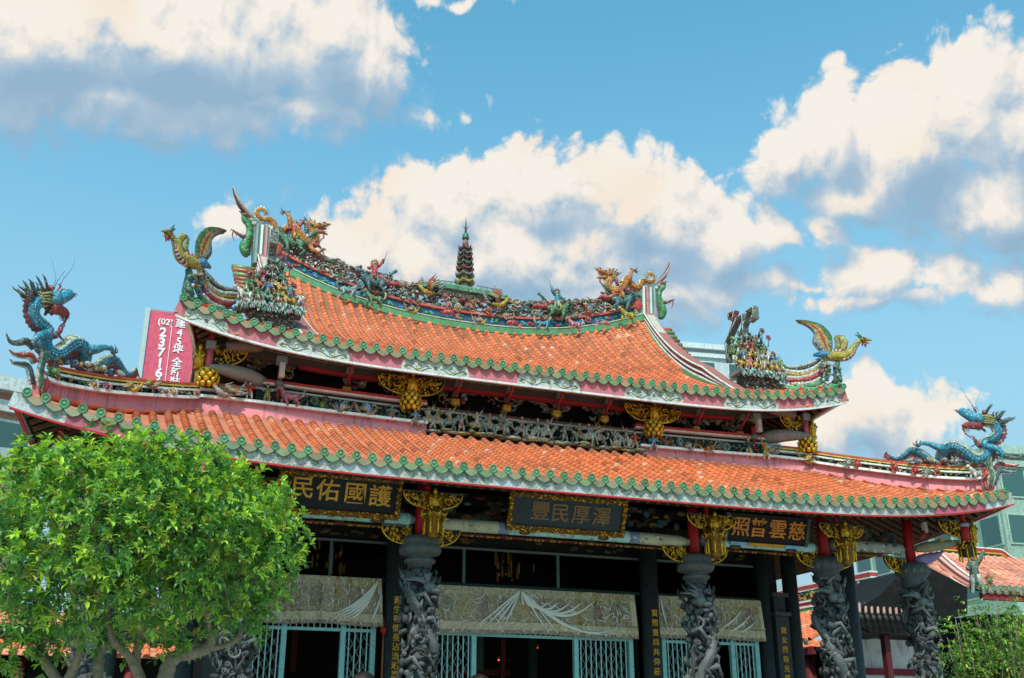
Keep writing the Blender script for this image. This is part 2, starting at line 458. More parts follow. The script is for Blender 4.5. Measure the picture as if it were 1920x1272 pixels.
def eave_line(md, mp, us, Z, W, out, rnd):
    "green end discs and hanging drip tiles; out = outward unit vector"
    out = Vector(out)
    for i, u in enumerate(us):
        c = Vector(W(u, 0, Z(u, 0)+.025))+out*.012
        sd = (Vector(W(u+.01, 0, 0))-Vector(W(u, 0, 0))).normalized(); upv = Vector((0, 0, 1))
        g = vary(GREEN, rnd, .18)
        rings = [(.062, -.05), (.064, .0), (.06, .014), (.047, .014), (.041, .004), (.024, .004), (.02, .014), (.0005, .014)]
        N = 14; vs = []
        for (rr, h) in rings:
            for j in range(N):
                th = 2*pi*j/N
                k = 1+(.22 if rr > .045 else 0)*max(0, -sin(th))**6
                vs.append(c+sd*(cos(th)*rr)+upv*(sin(th)*rr*k)+out*h)
        for q in range(len(rings)-1):
            cc = g if q not in (3, 4) else tuple(x*.55 for x in g)
            m_ = md; m_.add(vs[q*N:(q+2)*N], [(j, (j+1) % N, N+(j+1) % N, N+j) for j in range(N)], cc, True)
    for a, b in zip(us[:-1], us[1:]):
        u = (a+b)/2; w = abs(b-a)*.46
        c = Vector(W(u, 0, Z(u, 0)-.0))+out*.0
        sd = (Vector(W(u+.01, 0, 0))-Vector(W(u, 0, 0))).normalized()
        dzdu = (Z(b, 0)-Z(a, 0))/(b-a)
        pl = []
        for q in range(-5, 6):
            x = q/5; pl.append((x*w, -.035*(1-x*x)+.015))
        for q in range(5, -6, -1):
            x = q/5*.97; pl.append((x*w, -.03-.088*(1-x*x)**.55-.012*max(0, 1-abs(x)*2.5)))
        g = vary(tuple(p*.38+q*.55 for p, q in zip(GREEN2, lin(rnd.choice(['#A87A60', '#7F8A5E', '#9A7E66', '#A87A60'])))), rnd, .15)
        def pt(x, z, d): return c+sd*x+Vector((0, 0, z+x*dzdu))+out*(d-.25*z*.6)
        k = len(pl)
        vs = [pt(x, z, .004) for x, z in pl]+[pt(x, z, -.012) for x, z in pl]
        mp.add(vs, [tuple(range(k)), tuple(range(2*k-1, k-1, -1))]+[(i+k, (i+1) % k+k, (i+1) % k, i) for i in range(k)], g, False)
        # raised rim
        rim = [pt(x, z, .006) for x, z in pl[11:]]
        mp.tube(rim, .007, vary(GREEN, rnd, .15), n=4)

def flU(u): return .45*(1-min(1, abs(u)/4.83)**4)
def flL(u): return .42*(1-min(1, abs(u)/6.8)**4)
rnd = random.Random(5)
DU = .2375
# --- lower roof
lus = [i*DU+DU/2 for i in range(-36, 36)]
def tmaxL(u): return max(0, min(2.52, LE_X-abs(u)+.0))
WLf = lambda u, t, z: (u, LE_Y+t, z)
roofL = MB(); slope(roofL, lus, tmaxL, zL, WLf, DU, .165, .062, rnd)
# sides
YC = 5.4; SLh = YC-LE_Y
sus = [i*.2375+.11875 for i in range(-28, 28)]
def zLs(u, t): return zL(LE_X-.0-(SLh-abs(u)), t) if abs(u) > SLh-4 else zL(LE_X-4, t)
def tmaxLs(u): return max(0, min(2.52, SLh-abs(u)))
for sgn in (1, -1):
    slope(roofL, sus, tmaxLs, zLs, (lambda u, t, z, s_=sgn: (s_*(LE_X-t-flL(u)*max(0, 1-t/2.5)), YC+u, z)), DU, .33, .062, rnd, pan=.3)
slope(roofL, lus[::1], tmaxL, zL, lambda u, t, z: (u, 2*YC-LE_Y-t, z), DU, .5, .062, rnd, pan=.6)
# --- upper roof
UUS = [i*.2325 for i in range(-28, 29)]
def tmaxU(u): return 4.83 if abs(u) < 4.5 else max(0, UE_X-abs(u))
WUf = lambda u, t, z: (u, UE_Y+t, z)
roofU = MB(); slope(roofU, UUS, tmaxU, zU, WUf, .2325, .16, .058, rnd, dirty=False)
UY2 = 2*YR-UE_Y
slope(roofU, UUS, tmaxU, zU, lambda u, t, z: (u, UY2-t, z), .2325, .5, .058, rnd, pan=.6, dirty=False)
SUh = YR-UE_Y
def zUs(u, t): return zU(UE_X-(SUh-abs(u)), t) if abs(u) > SUh-3 else zU(UE_X-3, t)
def tmaxUs(u): return max(0, min(2.0, SUh-abs(u)))
uus = [i*.2325 for i in range(-20, 21)]
for sgn in (1, -1):
    slope(roofU, uus, tmaxUs, zUs, (lambda u, t, z, s_=sgn: (s_*(UE_X-t-flU(u)*max(0, 1-t/2)), YR+u, z)), .2325, .3, .058, rnd, pan=.3, dirty=False)
LR = roofL.build('lower_roof', M_TILE, TEMPLE)
UR = roofU.build('upper_roof', M_TILE, TEMPLE)
# --- eave tiles
for par in (LR, UR):
    for side in (0, 1, -1):
        md, mp = MB(), MB()
        if par is LR:
            if side == 0: eave_line(md, mp, lus, zL, WLf, (0, -1, 0), rnd)
            else: eave_line(md, mp, sus, zLs, (lambda u, t, z, s_=side: (s_*(LE_X-t-flL(u)), YC+u, z)), (side, 0, 0), rnd)
        else:
            if side == 0: eave_line(md, mp, UUS, zU, WUf, (0, -1, 0), rnd)
            else: eave_line(md, mp, uus, zUs, (lambda u, t, z, s_=side: (s_*(UE_X-t-flU(u)), YR+u, z)), (side, 0, 0), rnd)
        md.build('eave_disc_tiles', M_GLZ2, par); mp.build('drip_tiles', M_GLZ2, par)

# --- fascia boards and soffits
def frange(a, b, n): return [a+(b-a)*i/n for i in range(n+1)]
def board(m, pts, h0, h1, th, col, out):
    "vertical board following pts from z+h0 to z+h1"
    m.strip([Vector(p)+Vector((0, 0, (h0+h1)/2)) for p in pts], th, abs(h1-h0), col)
M_FASC = bpy.data.materials.new('painted_cloud_fascia'); M_FASC.use_nodes = True
def fasc():
    T = NT(M_FASC.node_tree); bs = M_FASC.node_tree.nodes['Principled BSDF']
    p = T.n('ShaderNodeNewGeometry').outputs['Position']
    n1 = T.n('ShaderNodeTexVoronoi', feature='SMOOTH_F1', ins={'Vector': p, 'Scale': 5.0, 'Smoothness': .3})
    n2 = T.n('ShaderNodeTexNoise', ins={'Vector': p, 'Scale': 9.0, 'Detail': 5.0, 'Distortion': 2.0}).outputs[0]
    n3 = T.n('ShaderNodeTexNoise', ins={'Vector': p, 'Scale': 1.1, 'Detail': 1.0}).outputs[0]
    w1 = T.math('SINE', T.math('MULTIPLY_ADD', n2, 34.0, T.math('MULTIPLY', n1.outputs['Distance'], 26.0)))
    c = T.ramp(n2, [(.3, lin('#6E7A74')), (.45, lin('#969A92')), (.6, lin('#C6C4B8')), (.7, lin('#8A928A'))])
    c = T.mix(T.math('MULTIPLY', T.smooth(w1, .86, .98), .7), c, lin('#3F544D'))
    c = T.mix(T.math('MULTIPLY', T.smooth(n3, .52, .62), .5), c, lin('#C9CFDA'))
    v = T.n('ShaderNodeTexNoise', ins={'Vector': p, 'Scale': 16.0, 'Detail': 2.0}).outputs[0]
    c = T.mix(T.math('MULTIPLY', T.smooth(v, .66, .7), .8), c, lin('#D5A33A'))
    c = T.mix(T.math('MULTIPLY', T.smooth(v, .34, .3), .7), c, lin('#B8545A'))
    T.link(c, bs.inputs['Base Color']); bs.inputs['Roughness'].default_value = .7
fasc()
# lower fascia: painted clouds, red lower edge
fl = [Vector((u, LE_Y+.06, zeL(u))) for u in frange(-8.62, 8.62, 60)]
m = MB(); board(m, fl, -.02, -.235, .05, WHITE, None)
for s_ in (1, -1):
    board(m, [Vector((s_*(LE_X-.06-flL(y-YC)), y, zLs(y-YC, 0))) for y in frange(LE_Y+.06, YC+SLh, 30)], -.02, -.235, .05, WHITE, None)
m.build('cloud_painted_fascia', M_FASC, LR)
m = MB()
board(m, [p+Vector((0, -.008, 0)) for p in fl], -.237, -.262, .05, RED, None)
for s_ in (1, -1):
    board(m, [Vector((s_*(LE_X-.05-flL(y-YC)), y, zLs(y-YC, 0))) for y in frange(LE_Y+.06, YC+SLh, 30)], -.237, -.262, .05, RED, None)
    # pink-red corner ends of the fascia
    board(m, [Vector((s_*x, LE_Y+.028, zeL(x))) for x in frange(6.7, 7.9, 12)], -.05-.0, -.235, .012, lin('#B8606C'), None)
m.build('fascia_edge', M_PAINT, LR)
# upper fascia: pink with white lower bead
fu = [Vector((u, UE_Y+.07, zeU(u))) for u in frange(-6.6, 6.6, 60)]
m = MB(); board(m, fu, -.02, -.30, .05, lin('#C9757C'), None)
for s_ in (1, -1):
    board(m, [Vector((s_*(UE_X-.07-flU(y-YR)), y, zUs(y-YR, 0))) for y in frange(UE_Y+.07, YR+SUh, 24)], -.02, -.30, .05, lin('#C9757C'), None)
m.build('pink_fascia', M_PLASTER, UR)
m = MB(); board(m, [p+Vector((0, -.01, 0)) for p in fu], -.30, -.335, .06, lin('#D8DADA'), None)
for s_ in (1, -1):
    board(m, [Vector((s_*(UE_X-.06-flU(y-YR)), y, zUs(y-YR, 0))) for y in frange(UE_Y+.07, YR+SUh, 24)], -.30, -.335, .06, lin('#D8DADA'), None)
m.build('fascia_bead', M_PAINT, UR)
# scroll panels on the pink fascia
def scroll_panel(m, xc, w, rnd):
    def F(x, z, d=.0): return Vector((xc+x, UE_Y+.04-d, zeU(xc+x)-.3+z))
    top = []
    n = 24
    for i in range(n+1):
        x = -w/2+w*i/n; q = abs(x)/(w/2)
        top.append((x, .26 if q < .45 else .26-.06*(q-.45)/.55-.03*abs(sin(q*14))))
    vs = [F(x, z*max(0, min(1, (1-abs(x)/(w/2))*14+.35)), .002) for x, z in top]+[F(x, .005, .002) for x, z in top]
    k = n+1
    m.add(vs, [(k+i, k+i+1, i+1, i) for i in range(n)], lin('#BFC3B8'), False)
    for s in (1, -1):
        for (x0, z0, r0, d0) in ((.16, .13, .055, 1), (.3, .10, .06, -1), (.44, .14, .05, 1), (.54, .08, .04, -1), (.24, .19, .035, 1)):
            if x0 > w/2-.04: continue
            pts = []
            for i in range(14):
                th = i/13*4.4*pi/2; r = r0*(1-i/16)
                pts.append(F(s*(x0+cos(th*d0)*r), z0+sin(th*d0)*r, .008))
            m.tube(pts, .005, rnd.choice([lin('#4E6E58'), lin('#5B6B6B'), lin('#7A8E84')]), n=4)
        pts = [F(s*x, .05+.04*sin(x*16), .007) for x in frange(.08, w/2-.05, 12)]
        m.tube(pts, .006, lin('#556A5C'), n=4)
        for (x, z) in ((.12, .215), (.34, .05), (.5, .045)):
            m.ell(F(s*x, z, .006), (.035, .008, .014), lin('#D8B83A'), 6, 4)
    for a in range(4):
        th = a*pi/2+pi/4
        m.ell(F(cos(th)*.022, .09+sin(th)*.022, .008), (.014, .007, .014), lin('#5A4A52'), 6, 4)
for xc_, w_ in [(k*2.15-.02, 1.24) for k in range(-2, 3)]+[(6.1, .7), (-6.1, .7)]:
    m = MB(); scroll_panel(m, xc_, w_, rnd); m.build('scroll_panel', M_PAINT, UR)

# soffits with rafters (dark timber seen from below)
def soffit(m, xe, fl_, ye1, ye, Zf, zoff, depth, rise, Zs, raf, yc, sh):
    n = 40
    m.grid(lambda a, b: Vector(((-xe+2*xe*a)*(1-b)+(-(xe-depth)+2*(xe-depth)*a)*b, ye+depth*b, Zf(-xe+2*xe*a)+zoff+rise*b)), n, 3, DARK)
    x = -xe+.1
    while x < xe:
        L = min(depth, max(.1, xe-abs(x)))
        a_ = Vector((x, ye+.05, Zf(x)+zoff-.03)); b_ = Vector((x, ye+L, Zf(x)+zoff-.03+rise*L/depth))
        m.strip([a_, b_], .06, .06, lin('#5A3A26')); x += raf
    for s in (1, -1):
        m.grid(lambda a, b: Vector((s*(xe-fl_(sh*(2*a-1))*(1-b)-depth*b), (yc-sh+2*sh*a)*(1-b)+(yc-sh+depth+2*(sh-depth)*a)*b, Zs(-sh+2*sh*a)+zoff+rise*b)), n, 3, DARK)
        y = yc-sh+.1
        while y < yc+sh:
            L = min(depth, max(.1, sh-abs(y-yc)))
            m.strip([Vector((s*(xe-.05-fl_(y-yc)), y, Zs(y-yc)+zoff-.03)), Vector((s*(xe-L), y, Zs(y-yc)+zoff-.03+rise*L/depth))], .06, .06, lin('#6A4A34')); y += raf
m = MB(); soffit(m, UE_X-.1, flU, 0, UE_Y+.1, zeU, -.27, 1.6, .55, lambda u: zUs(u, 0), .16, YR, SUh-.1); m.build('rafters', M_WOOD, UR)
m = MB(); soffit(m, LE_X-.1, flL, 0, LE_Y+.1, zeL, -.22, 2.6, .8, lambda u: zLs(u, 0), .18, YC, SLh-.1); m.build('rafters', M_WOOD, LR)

# ---------------------------------------------------------------- walls, boards and ridges of the temple
rnd = random.Random(11)
# central dark mass of the hall
m = MB()
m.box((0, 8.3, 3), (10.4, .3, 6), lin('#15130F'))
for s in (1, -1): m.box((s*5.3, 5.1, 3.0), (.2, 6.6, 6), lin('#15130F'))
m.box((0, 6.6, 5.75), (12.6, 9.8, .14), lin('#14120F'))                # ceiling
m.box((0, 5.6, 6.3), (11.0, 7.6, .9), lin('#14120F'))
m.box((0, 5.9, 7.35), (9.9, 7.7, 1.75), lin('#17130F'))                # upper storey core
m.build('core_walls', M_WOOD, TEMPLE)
m = MB(); m.box((0, 5.4, .22), (17.2, 14.2, .44), lin('#8C8A84')); m.build('platform', M_STONE, TEMPLE)
for s in (1, -1):
    m = MB(); m.prism([(-3.0, 8.6), (3.0, 8.6), (2.0, 9.1), (1.0, 9.9), (.3, 10.8), (-.3, 10.8), (-1.0, 9.9), (-2.0, 9.1)], .2, lin('#8C5A50'), 0, Matrix.Translation((s*4.62, YR, 0)) @ Matrix.Rotation(pi/2, 4, 'Z')); m.build('gable_wall', M_PLASTER, TEMPLE)

# pink parapet with white cap on top of the lower roof, turning down the hips
HB = 6.05      # x where the parapet turns down the corner
def par_top(x):
    a = abs(x)
    return 6.87+.06*min(1, max(0, (a-2.1)/3))**1.5
hip = []       # from the bend to the corner
HIPZ = [(5.9, 6.93), (6.05, 6.91), (6.42, 6.77), (7.0, 6.57), (7.46, 6.42), (7.81, 6.33), (8.15, 6.26), (8.4, 6.27), (8.7, 6.33)]
def lerp(T_, a):
    for (x0, z0), (x1, z1) in zip(T_[:-1], T_[1:]):
        if a <= x1: return z0+(z1-z0)*(a-x0)/(x1-x0)
    return T_[-1][1]
def hipP(q, dz=0.0): # q 0..1 from bend to corner tip
    x = HB+(8.4-HB)*q
    return x, 1.16-(x-HB), lerp(HIPZ, x)+dz
def parapet(sg):
    m = MB(); cap = MB(); crv = MB()
    top = [Vector((sg*x, 1.16, par_top(x))) for x in frange(2.12, HB, 12)]+[Vector((sg*hipP(q)[0], hipP(q)[1], hipP(q)[2])) for q in frange(0.04, 1, 22)]
    # wall body: from the tiles up to the cap
    vs = []
    for p in top: vs += [p+Vector((0, -.02, 0)), Vector((p.x, p.y-.02, p.z-.42)), p+Vector((sg*-.0, .14, 0)), Vector((p.x, p.y+.14, p.z-.42))]
    fs = []
    for i in range(len(top)-1):
        a, b = 4*i, 4*i+4
        fs += [(a, a+1, b+1, b), (a+2, b+2, b+3, a+3), (a, b, b+2, a+2)]
    m.add(vs, fs, lin('#E3878C'), True)
    m.add(vs, [(0, 2, 3, 1)], lin('#E3878C'), False)
    cap.strip([p+Vector((0, .03, .02)) for p in top], .24, .045, lin('#ECEBE6'))
    return m, cap, top
WALLP = {}
for sg in (1, -1):
    m, cap, top = parapet(sg); o = m.build('pink_parapet', M_PLASTER, TEMPLE); cap.build('white_cap', M_PAINT, o); WALLP[sg] = top
# boards above the parapet: back wall dark green-black, rails
m = MB(); rl = MB()
for sg in (1, -1):
    m.box((sg*3.6, 1.36, 7.1), (3.0, .06, .55), lin('#26332F'))
    b = [Vector((sg*x, 1.30, par_top(x)+.42)) for x in frange(2.1, 5.2, 8)]
    rl.strip([p+Vector((0, -.03, .035)) for p in b], .1, .05, lin('#C2332F'))
    rl.strip([p+Vector((0, -.05, -.015)) for p in b], .1, .04, lin('#E5C3B8'))
    rl.strip([p+Vector((0, -.01, -.10)) for p in b], .06, .03, lin('#B9B6AC'))
    # low rail over the hips: red top, yellow and white lines, openwork below
    hp = [Vector((sg*x, y, z)) for x, y, z in [hipP(q) for q in frange(0.0, .93, 22)]]
    pre = [Vector((sg*x, 1.16, par_top(x))) for x in frange(5.2, HB, 3)]
    hh = pre+hp
    rl.strip([p+Vector((0, .03, .255)) for p in hh], .13, .035, lin('#C9543C'))
    rl.strip([p+Vector((0, .02, .215)) for p in hh], .11, .025, lin('#D9B95A'))
    rl.strip([p+Vector((0, .01, .15)) for p in hh], .12, .03, lin('#E2E0D6'))
    m.strip([p+Vector((0, .07, .13)) for p in hh], .04, .2, lin('#27352C'))
rl.strip([Vector((x, 1.30, 7.20+.012*abs(x))) for x in frange(-2.1, 2.1, 4)], .10, .05, lin('#6E3531'))
rl.strip([Vector((x, 1.28, 7.155+.012*abs(x))) for x in frange(-2.1, 2.1, 4)], .10, .035, lin('#B5AEA0'))
m.box((0, 1.36, 6.95), (4.3, .06, .52), lin('#20241F'))
m.build('ornament_board', M_WOOD, TEMPLE); rl.build('board_rails', M_PAINT, TEMPLE)

# --- eave beams of the upper storey
m = MB()
m.strip([Vector((x, 1.42, zeU(x)-.14)) for x in frange(-5.9, 5.9, 30)], .14, .18, lin('#5A4E46'))
m.strip([Vector((x, 1.34, zeU(x)-.06)) for x in frange(-5.9, 5.9, 30)], .1, .06, lin('#8E9B8E'))
m.strip([Vector((x, 1.38, zeU(x)-.255)) for x in frange(-4.4, 4.4, 20)], .1, .06, lin('#A52A30'))
m.build('upper_eave_beam', M_WOOD, TEMPLE)
# red posts and brackets
def bracket(m, x, y0=1.5):
    m.tube([Vector((x, y0-.02, 7.43)), Vector((x, y0-.52, 7.78))], .03, lin('#A22C34'), n=6)
    m.box((x, y0-.1, 7.43), (.14, .12, .08), lin('#C9952B')); m.ell((x, y0-.12, 7.4), (.09, .07, .06), lin('#D9A32F'))
    m.box((x, y0-.30, 7.72), (.11, .11, .10), lin('#8D918C')); m.box((x, y0-.12, 7.57), (.09, .1, .09), lin('#77807C'))
for k in range(-4, 5):
    x = (k+.5)*1.01 if False else k*1.01+.5
    if abs(x) > 4.6: continue
    m = MB(); bracket(m, x); m.build('roof_bracket', M_PAINT, TEMPLE)
# carved timber spandrels in the shade between the brackets (arched openings)
def spandrel(m, xc, w, z0, z1, y, rnd, n=110):
    for _ in range(n):
        u = rnd.uniform(-w/2, w/2); q = abs(u)/(w/2)
        zlo = z0+(z1-z0)*(.75*(1-q**1.6)); z = rnd.uniform(zlo, z1)
        c = rnd.choice([lin('#7A6252'), lin('#8A6A5C'), lin('#5A524A'), lin('#94806A'), lin('#8A4440'), lin('#8A928C'), lin('#B08A40'), lin('#6A5A52')])
        r = rnd.uniform(.025, .06)
        if rnd.random() < .5: m.ell((xc+u, y-rnd.uniform(0, .12), z), (r, .04, r*.8), c, 6, 4)
        else:
            a = rnd.uniform(0, 6.3)
            pts = [Vector((xc+u+cos(a+t*3)*.06, y-.05-.05*rnd.random(), z+sin(a+t*3)*.05)) for t in frange(0, 1, 5)]
            m.tube(pts, .016, c, n=5)
for k in range(-4, 4):
    x = k*1.01+1.0
    m = MB(); spandrel(m, x, 1.0, 7.22, 7.85, 1.58, rnd); m.build('carved_spandrel', M_WOOD, TEMPLE)
m = MB()
for s in (1, -1): spandrel(m, s*4.85, .8, 7.5, 8.0, 1.7, rnd)
m.build('carved_spandrel', M_WOOD, TEMPLE)
for s in (1, -1):
    for (x, y, r) in ((s*5.15, 1.75, .1), (s*4.75, 1.1, .035)):
        m = MB(); m.lathe((x, y, 0), [(r, 6.75, CRIM), (r, 7.75, CRIM)], CRIM, 12)
        if r < .05:
            m.v = []; m.f = []; m.c = []; m.sm = []
            m.box((x, y, 7.72), (.17, .17, .13), lin('#8D8F8A')); m.box((x, y-.1, 7.52), (.09, .09, .26), lin('#C8B9B2')); m.box((x, y+.1, 7.42), (.07, .07, .25), lin('#A8302E'))
            m.lathe((x, y+.1, 0), [(.05, 7.28), (.08, 7.32), (.08, 7.36), (.04, 7.4)], lin('#6B7A70'), 10)
            m.tube([Vector((x, y+.1, 7.3)), Vector((x, y+.14, 7.05))], .03, lin('#A8332E'))
        m.build('upper_post', M_PAINT, TEMPLE)
    # curved moon beams towards the corner
    m = MB()
    m.tube([Vector((s*(5.0+.95*t), 1.3-.3*t, 7.36+.04*sin(pi*t)+.06*t)) for t in frange(0, 1, 8)], [.10, .13, .14, .14, .13, .12, .10, .08, .05], lin('#8A7F76'), n=8)
    m.tube([Vector((s*(5.1+.6*t), 1.1, 7.98-.12*t)) for t in frange(0, 1, 5)], [.13, .14, .13, .12, .1, .08], lin('#7A6A60'), n=8)
    m.build('moon_beam', M_PAINT, TEMPLE)

# --- gilded hanging pendants
def gold_fan(m, x0, y, ztop, w, h, s, rnd, dens=60):
    "quarter disc of gilded openwork; s=+1 spreads to +x"
    arc = [(x0+s*w*sin(t)**.8, ztop-h*cos(t)) for t in frange(0.0, pi/2, 10)]
    poly = [(x0, ztop)]+arc
    m.prism(poly, .045, lin('#2A1808'), y)
    m.tube([Vector((a, y-.01, b)) for a, b in arc], .014, vary(GOLD, rnd), n=5)
    m.strip([Vector((x0, y-.005, ztop)), Vector((x0+s*w, y-.005, ztop))], .04, .02, lin('#5E6B5E'))
    for _ in range(dens):
        q = rnd.random()**.5; t = rnd.uniform(.05, pi/2-.08)
        x = x0+s*w*q*.93*sin(t)**.8; z = ztop-h*q*.93*cos(t)
        c = vary(rnd.choice([GOLD, GOLD, GOLD2, lin('#8A5A18')]), rnd, .2)
        if rnd.random() < .55:
            a = rnd.uniform(0, 6.3); k = rnd.choice((-1, 1)); R_ = rnd.uniform(.02, .045)
            m.tube([Vector((x+cos(a+k*u*3.6)*R_, y-.01-.03*rnd.random()*u, z+sin(a+k*u*3.6)*R_)) for u in frange(0, 1, 5)], [.006, .011, .013, .012, .009, .004], c, n=5)
        else:
            m.ell((x, y-.015, z), (rnd.uniform(.012, .028), .02, rnd.uniform(.012, .04)), c, 6, 4)
def gold_fig(m, x, y, z0, h, rnd, w=.1):
    "small gilded standing figure with robes"
    for i in range(6):
        a = i/6*2*pi
        m.tube([Vector((x+cos(a)*w*.55, y+sin(a)*w*.4, z0)), Vector((x+cos(a)*w*.42, y+sin(a)*w*.35, z0+h*.5)), Vector((x+cos(a)*w*.5, y+sin(a)*w*.3, z0+h*.78))], [.025, .028, .02], vary(GOLD, rnd, .2), n=5)
    m.ell((x, y-.02, z0+h*.45), (w*.5, w*.42, h*.45), vary(GOLD, rnd), 8, 6)
    m.ell((x, y-.03, z0+h*.9), (.035, .035, .045), vary(GOLD, rnd))
    m.ell((x, y-.03, z0+h*.99), (.025, .025, .03), vary(GOLD2, rnd))
    for s in (1, -1):
        m.tube([Vector((x+s*w*.4, y-.02, z0+h*.75)), Vector((x+s*w*.75, y-.06, z0+h*.58)), Vector((x+s*w*.3, y-.09, z0+h*.5))], [.022, .02, .014], vary(GOLD, rnd), n=5)
        m.tube([Vector((x+s*w*.6, y, z0+h*(.1+.18*k))) if k % 2 else Vector((x+s*w*.8, y-.02, z0+h*(.1+.18*k))) for k in range(5)], .012, vary(GOLD2, rnd), n=4)
def lotus(m, x, y, z0, r, h, rnd, rows=4):
    m.lathe((x, y, z0), [(.005, 0), (r*.6, h*.2), (r*.85, h*.55), (r*.8, h*.8), (r*.4, h)], lin('#7A4A12'), 12)
    for k in range(rows):
        zz = z0+h*(.14+.7*k/(rows-1)); rr = r*(.62+.36*sin(pi*(.2+.65*k/(rows-1))))
        n = 9
        for i in range(n):
            a = (i+.5*(k % 2))/n*2*pi
            M_ = Matrix.Rotation(a, 3, 'Z') @ Matrix.Rotation(.35, 3, 'Y')
            m.ell((x+cos(a)*rr, y+sin(a)*rr, zz), (.02, r*.28, h*.17), vary(GOLD, rnd, .2), 6, 4, M_)
for i, (sx, y) in enumerate(((-2.43, 1.13), (2.43, 1.13), (-5.95, 1.1), (5.95, 1.1))):
    p = thing('pendant', '', '', (0, 0, 0)); del p['label']; del p['category']; p.name = 'hanging_pendant'; p.parent = TEMPLE; p.location = (sx, y-5.4, 7.0)
    corner = abs(sx) > 4; s = 1 if sx > 0 else -1
    zt = 7.76 if not corner else 7.95
    m = MB(); lotus(m, sx, y, 7.08, .19, .32, rnd); m.lathe((sx, y, 7.38), [(.13, 0), (.15, .02), (.13, .045), (.1, .06)], GOLD, 12)
    m.build('lotus_bud', M_GOLD, p)
    if corner:
        m = MB(); m.lathe((sx, y, 0), [(.06, 7.38), (.06, 7.78)], lin('#D0606A'), 12); m.box((sx, y, 7.84), (.16, .16, .14), lin('#8C8F8A')); m.lathe((sx, y, 0), [(.045, 7.9), (.045, 8.15)], lin('#B0262B'), 10); m.build('pink_post', M_PAINT, p)
        m = MB(); gold_fan(m, sx-s*.07, y, 7.86, .55, .36, -s, rnd, 70); m.build('gilded_fan', M_GOLD, p)
        m = MB(); gold_fig(m, sx+s*.16, y, 7.40, .42, rnd, .1); m.strip([Vector((sx+s*.16, y+.03, 7.38)), Vector((sx+s*.16, y+.03, 7.9))], .14, .02, lin('#6A4512'), (0, -1, 0)); m.build('gilded_figure', M_GOLD, p)
    else:
        for q in (1, -1):
            m = MB(); gold_fan(m, sx+q*.06, y, zt-.04, .56, .34, q, rnd, 90); m.build('gilded_fan', M_GOLD, p)
        m = MB(); gold_fig(m, sx, y-.07, 7.42, .36, rnd, .13); m.build('gilded_figure', M_GOLD, p)
        m = MB(); m.box((sx, y+.05, 7.6), (.06, .06, .4), CRIM); m.build('red_post', M_PAINT, p)

# --- gable ridges of the upper roof
def gx(t): return 4.22+.42*t              # t 0 eave end .. 1 top
def gableP(t):
    d = .35+4.6*t
    return Vector((gx(t), UE_Y+d, zU(4.2, d)))
for s in (1, -1):
    m = MB(); g = MB()
    pts = [gableP(t) for t in frange(0.02, 1.0, 26)]
    def off(dx, dz, a=0, b=27): return [Vector((s*(p.x+dx), p.y, p.z+dz*min(1, .12+i/9))) for i, p in enumerate(pts[a:b])]
    hgt = lambda i: .30+.10*i/26
    g.strip(off(-.02, .05), .10, .10, GREEN)
    m.strip(off(.10, .17, 6), .20, .34, lin('#B9B0A4')); m.strip(off(.10, .1, 0, 8), .20, .12, lin('#B9B0A4'))
    m.tube(off(-.005, .125), .032, lin('#E6E4DC'), n=6)
    m.tube(off(-.01, .185), .022, lin('#7A2A2E'), n=6)
    m.tube(off(-.01, .235), .03, lin('#E6E4DC'), n=6)
    m.tube(off(-.0, .30), .025, lin('#9A5A50'), n=6)
    m.strip(off(.10, .375), .26, .05, lin('#A5675C'))
    m.tube(off(-.03, .375), .022, lin('#D9D6CC'), n=6)
    m.tube(off(.23, .375), .022, lin('#D9D6CC'), n=6)
    for k in range(5): m.tube(off(.215, .06+.07*k), .024, [lin('#E6E4DC'), lin('#C9A0A0'), lin('#E6E4DC'), lin('#B04A48'), lin('#E6E4DC')][k], n=6)
    o = m.build('gable_ridge', M_PAINT, TEMPLE); g.build('green_edge', M_GLZ2, o)
    # verge tiles along the outside of the gable
    v = MB()
    for i in range(30):
        t = .12+.86*i/29; p = gableP(t); p = Vector((s*(p.x+.25), p.y, p.z-.02))
        v.lathe(p, [(.055, 0), (.06, s*.5), (.045, s*.5), (.04, s*.47), (.001, s*.47)], rnd.choice([lin('#A0523A'), lin('#7C8A5E'), lin('#B8683F')]), 9, 'X')
    v.build('verge_tiles', M_GLZ2, o)
# --- main ridge
def rt(x):       # top rail height
    a = abs(x); P_ = [(0, 11.32), (1.0, 11.36), (1.7, 11.43), (2.8, 11.62), (3.5, 11.79), (4.0, 12.0), (4.46, 12.24), (4.85, 12.52), (5.1, 12.76), (5.34, 12.98), (5.53, 13.22)]
    for (x0, z0), (x1, z1) in zip(P_[:-1], P_[1:]):
        if a <= x1: return z0+(z1-z0)*(a-x0)/(x1-x0)
    return P_[-1][1]
RY = YR+.12
m = MB(); g = MB(); q = MB(); rr = MB()
xs = frange(-4.72, 4.72, 48)
g.strip([Vector((x, RY-.14, zrU(x)+.055)) for x in xs], .08, .17, GREEN)
g.strip([Vector((x, RY-.15, zrU(x)+.145)) for x in xs], .09, .022, lin('#C9CBA8'))
m.strip([Vector((x, RY, zrU(x)+.25)) for x in xs], .2, .26, lin('#2F5570'))
for i in range(150):
    x = rnd.uniform(-4.6, 4.6); m.ell((x, RY-.11, zrU(x)+.28+rnd.uniform(-.06, .06)), (rnd.uniform(.03, .07), .02, rnd.uniform(.02, .045)), vary(rnd.choice([lin('#B03A4A'), lin('#3F8F9A'), lin('#2F6FA0'), GREEN3, lin('#4A90A8')]), rnd), 6, 4)
rr.strip([Vector((x, RY-.05, zrU(x)+.41)) for x in xs], .2, .05, lin('#C4604E'))
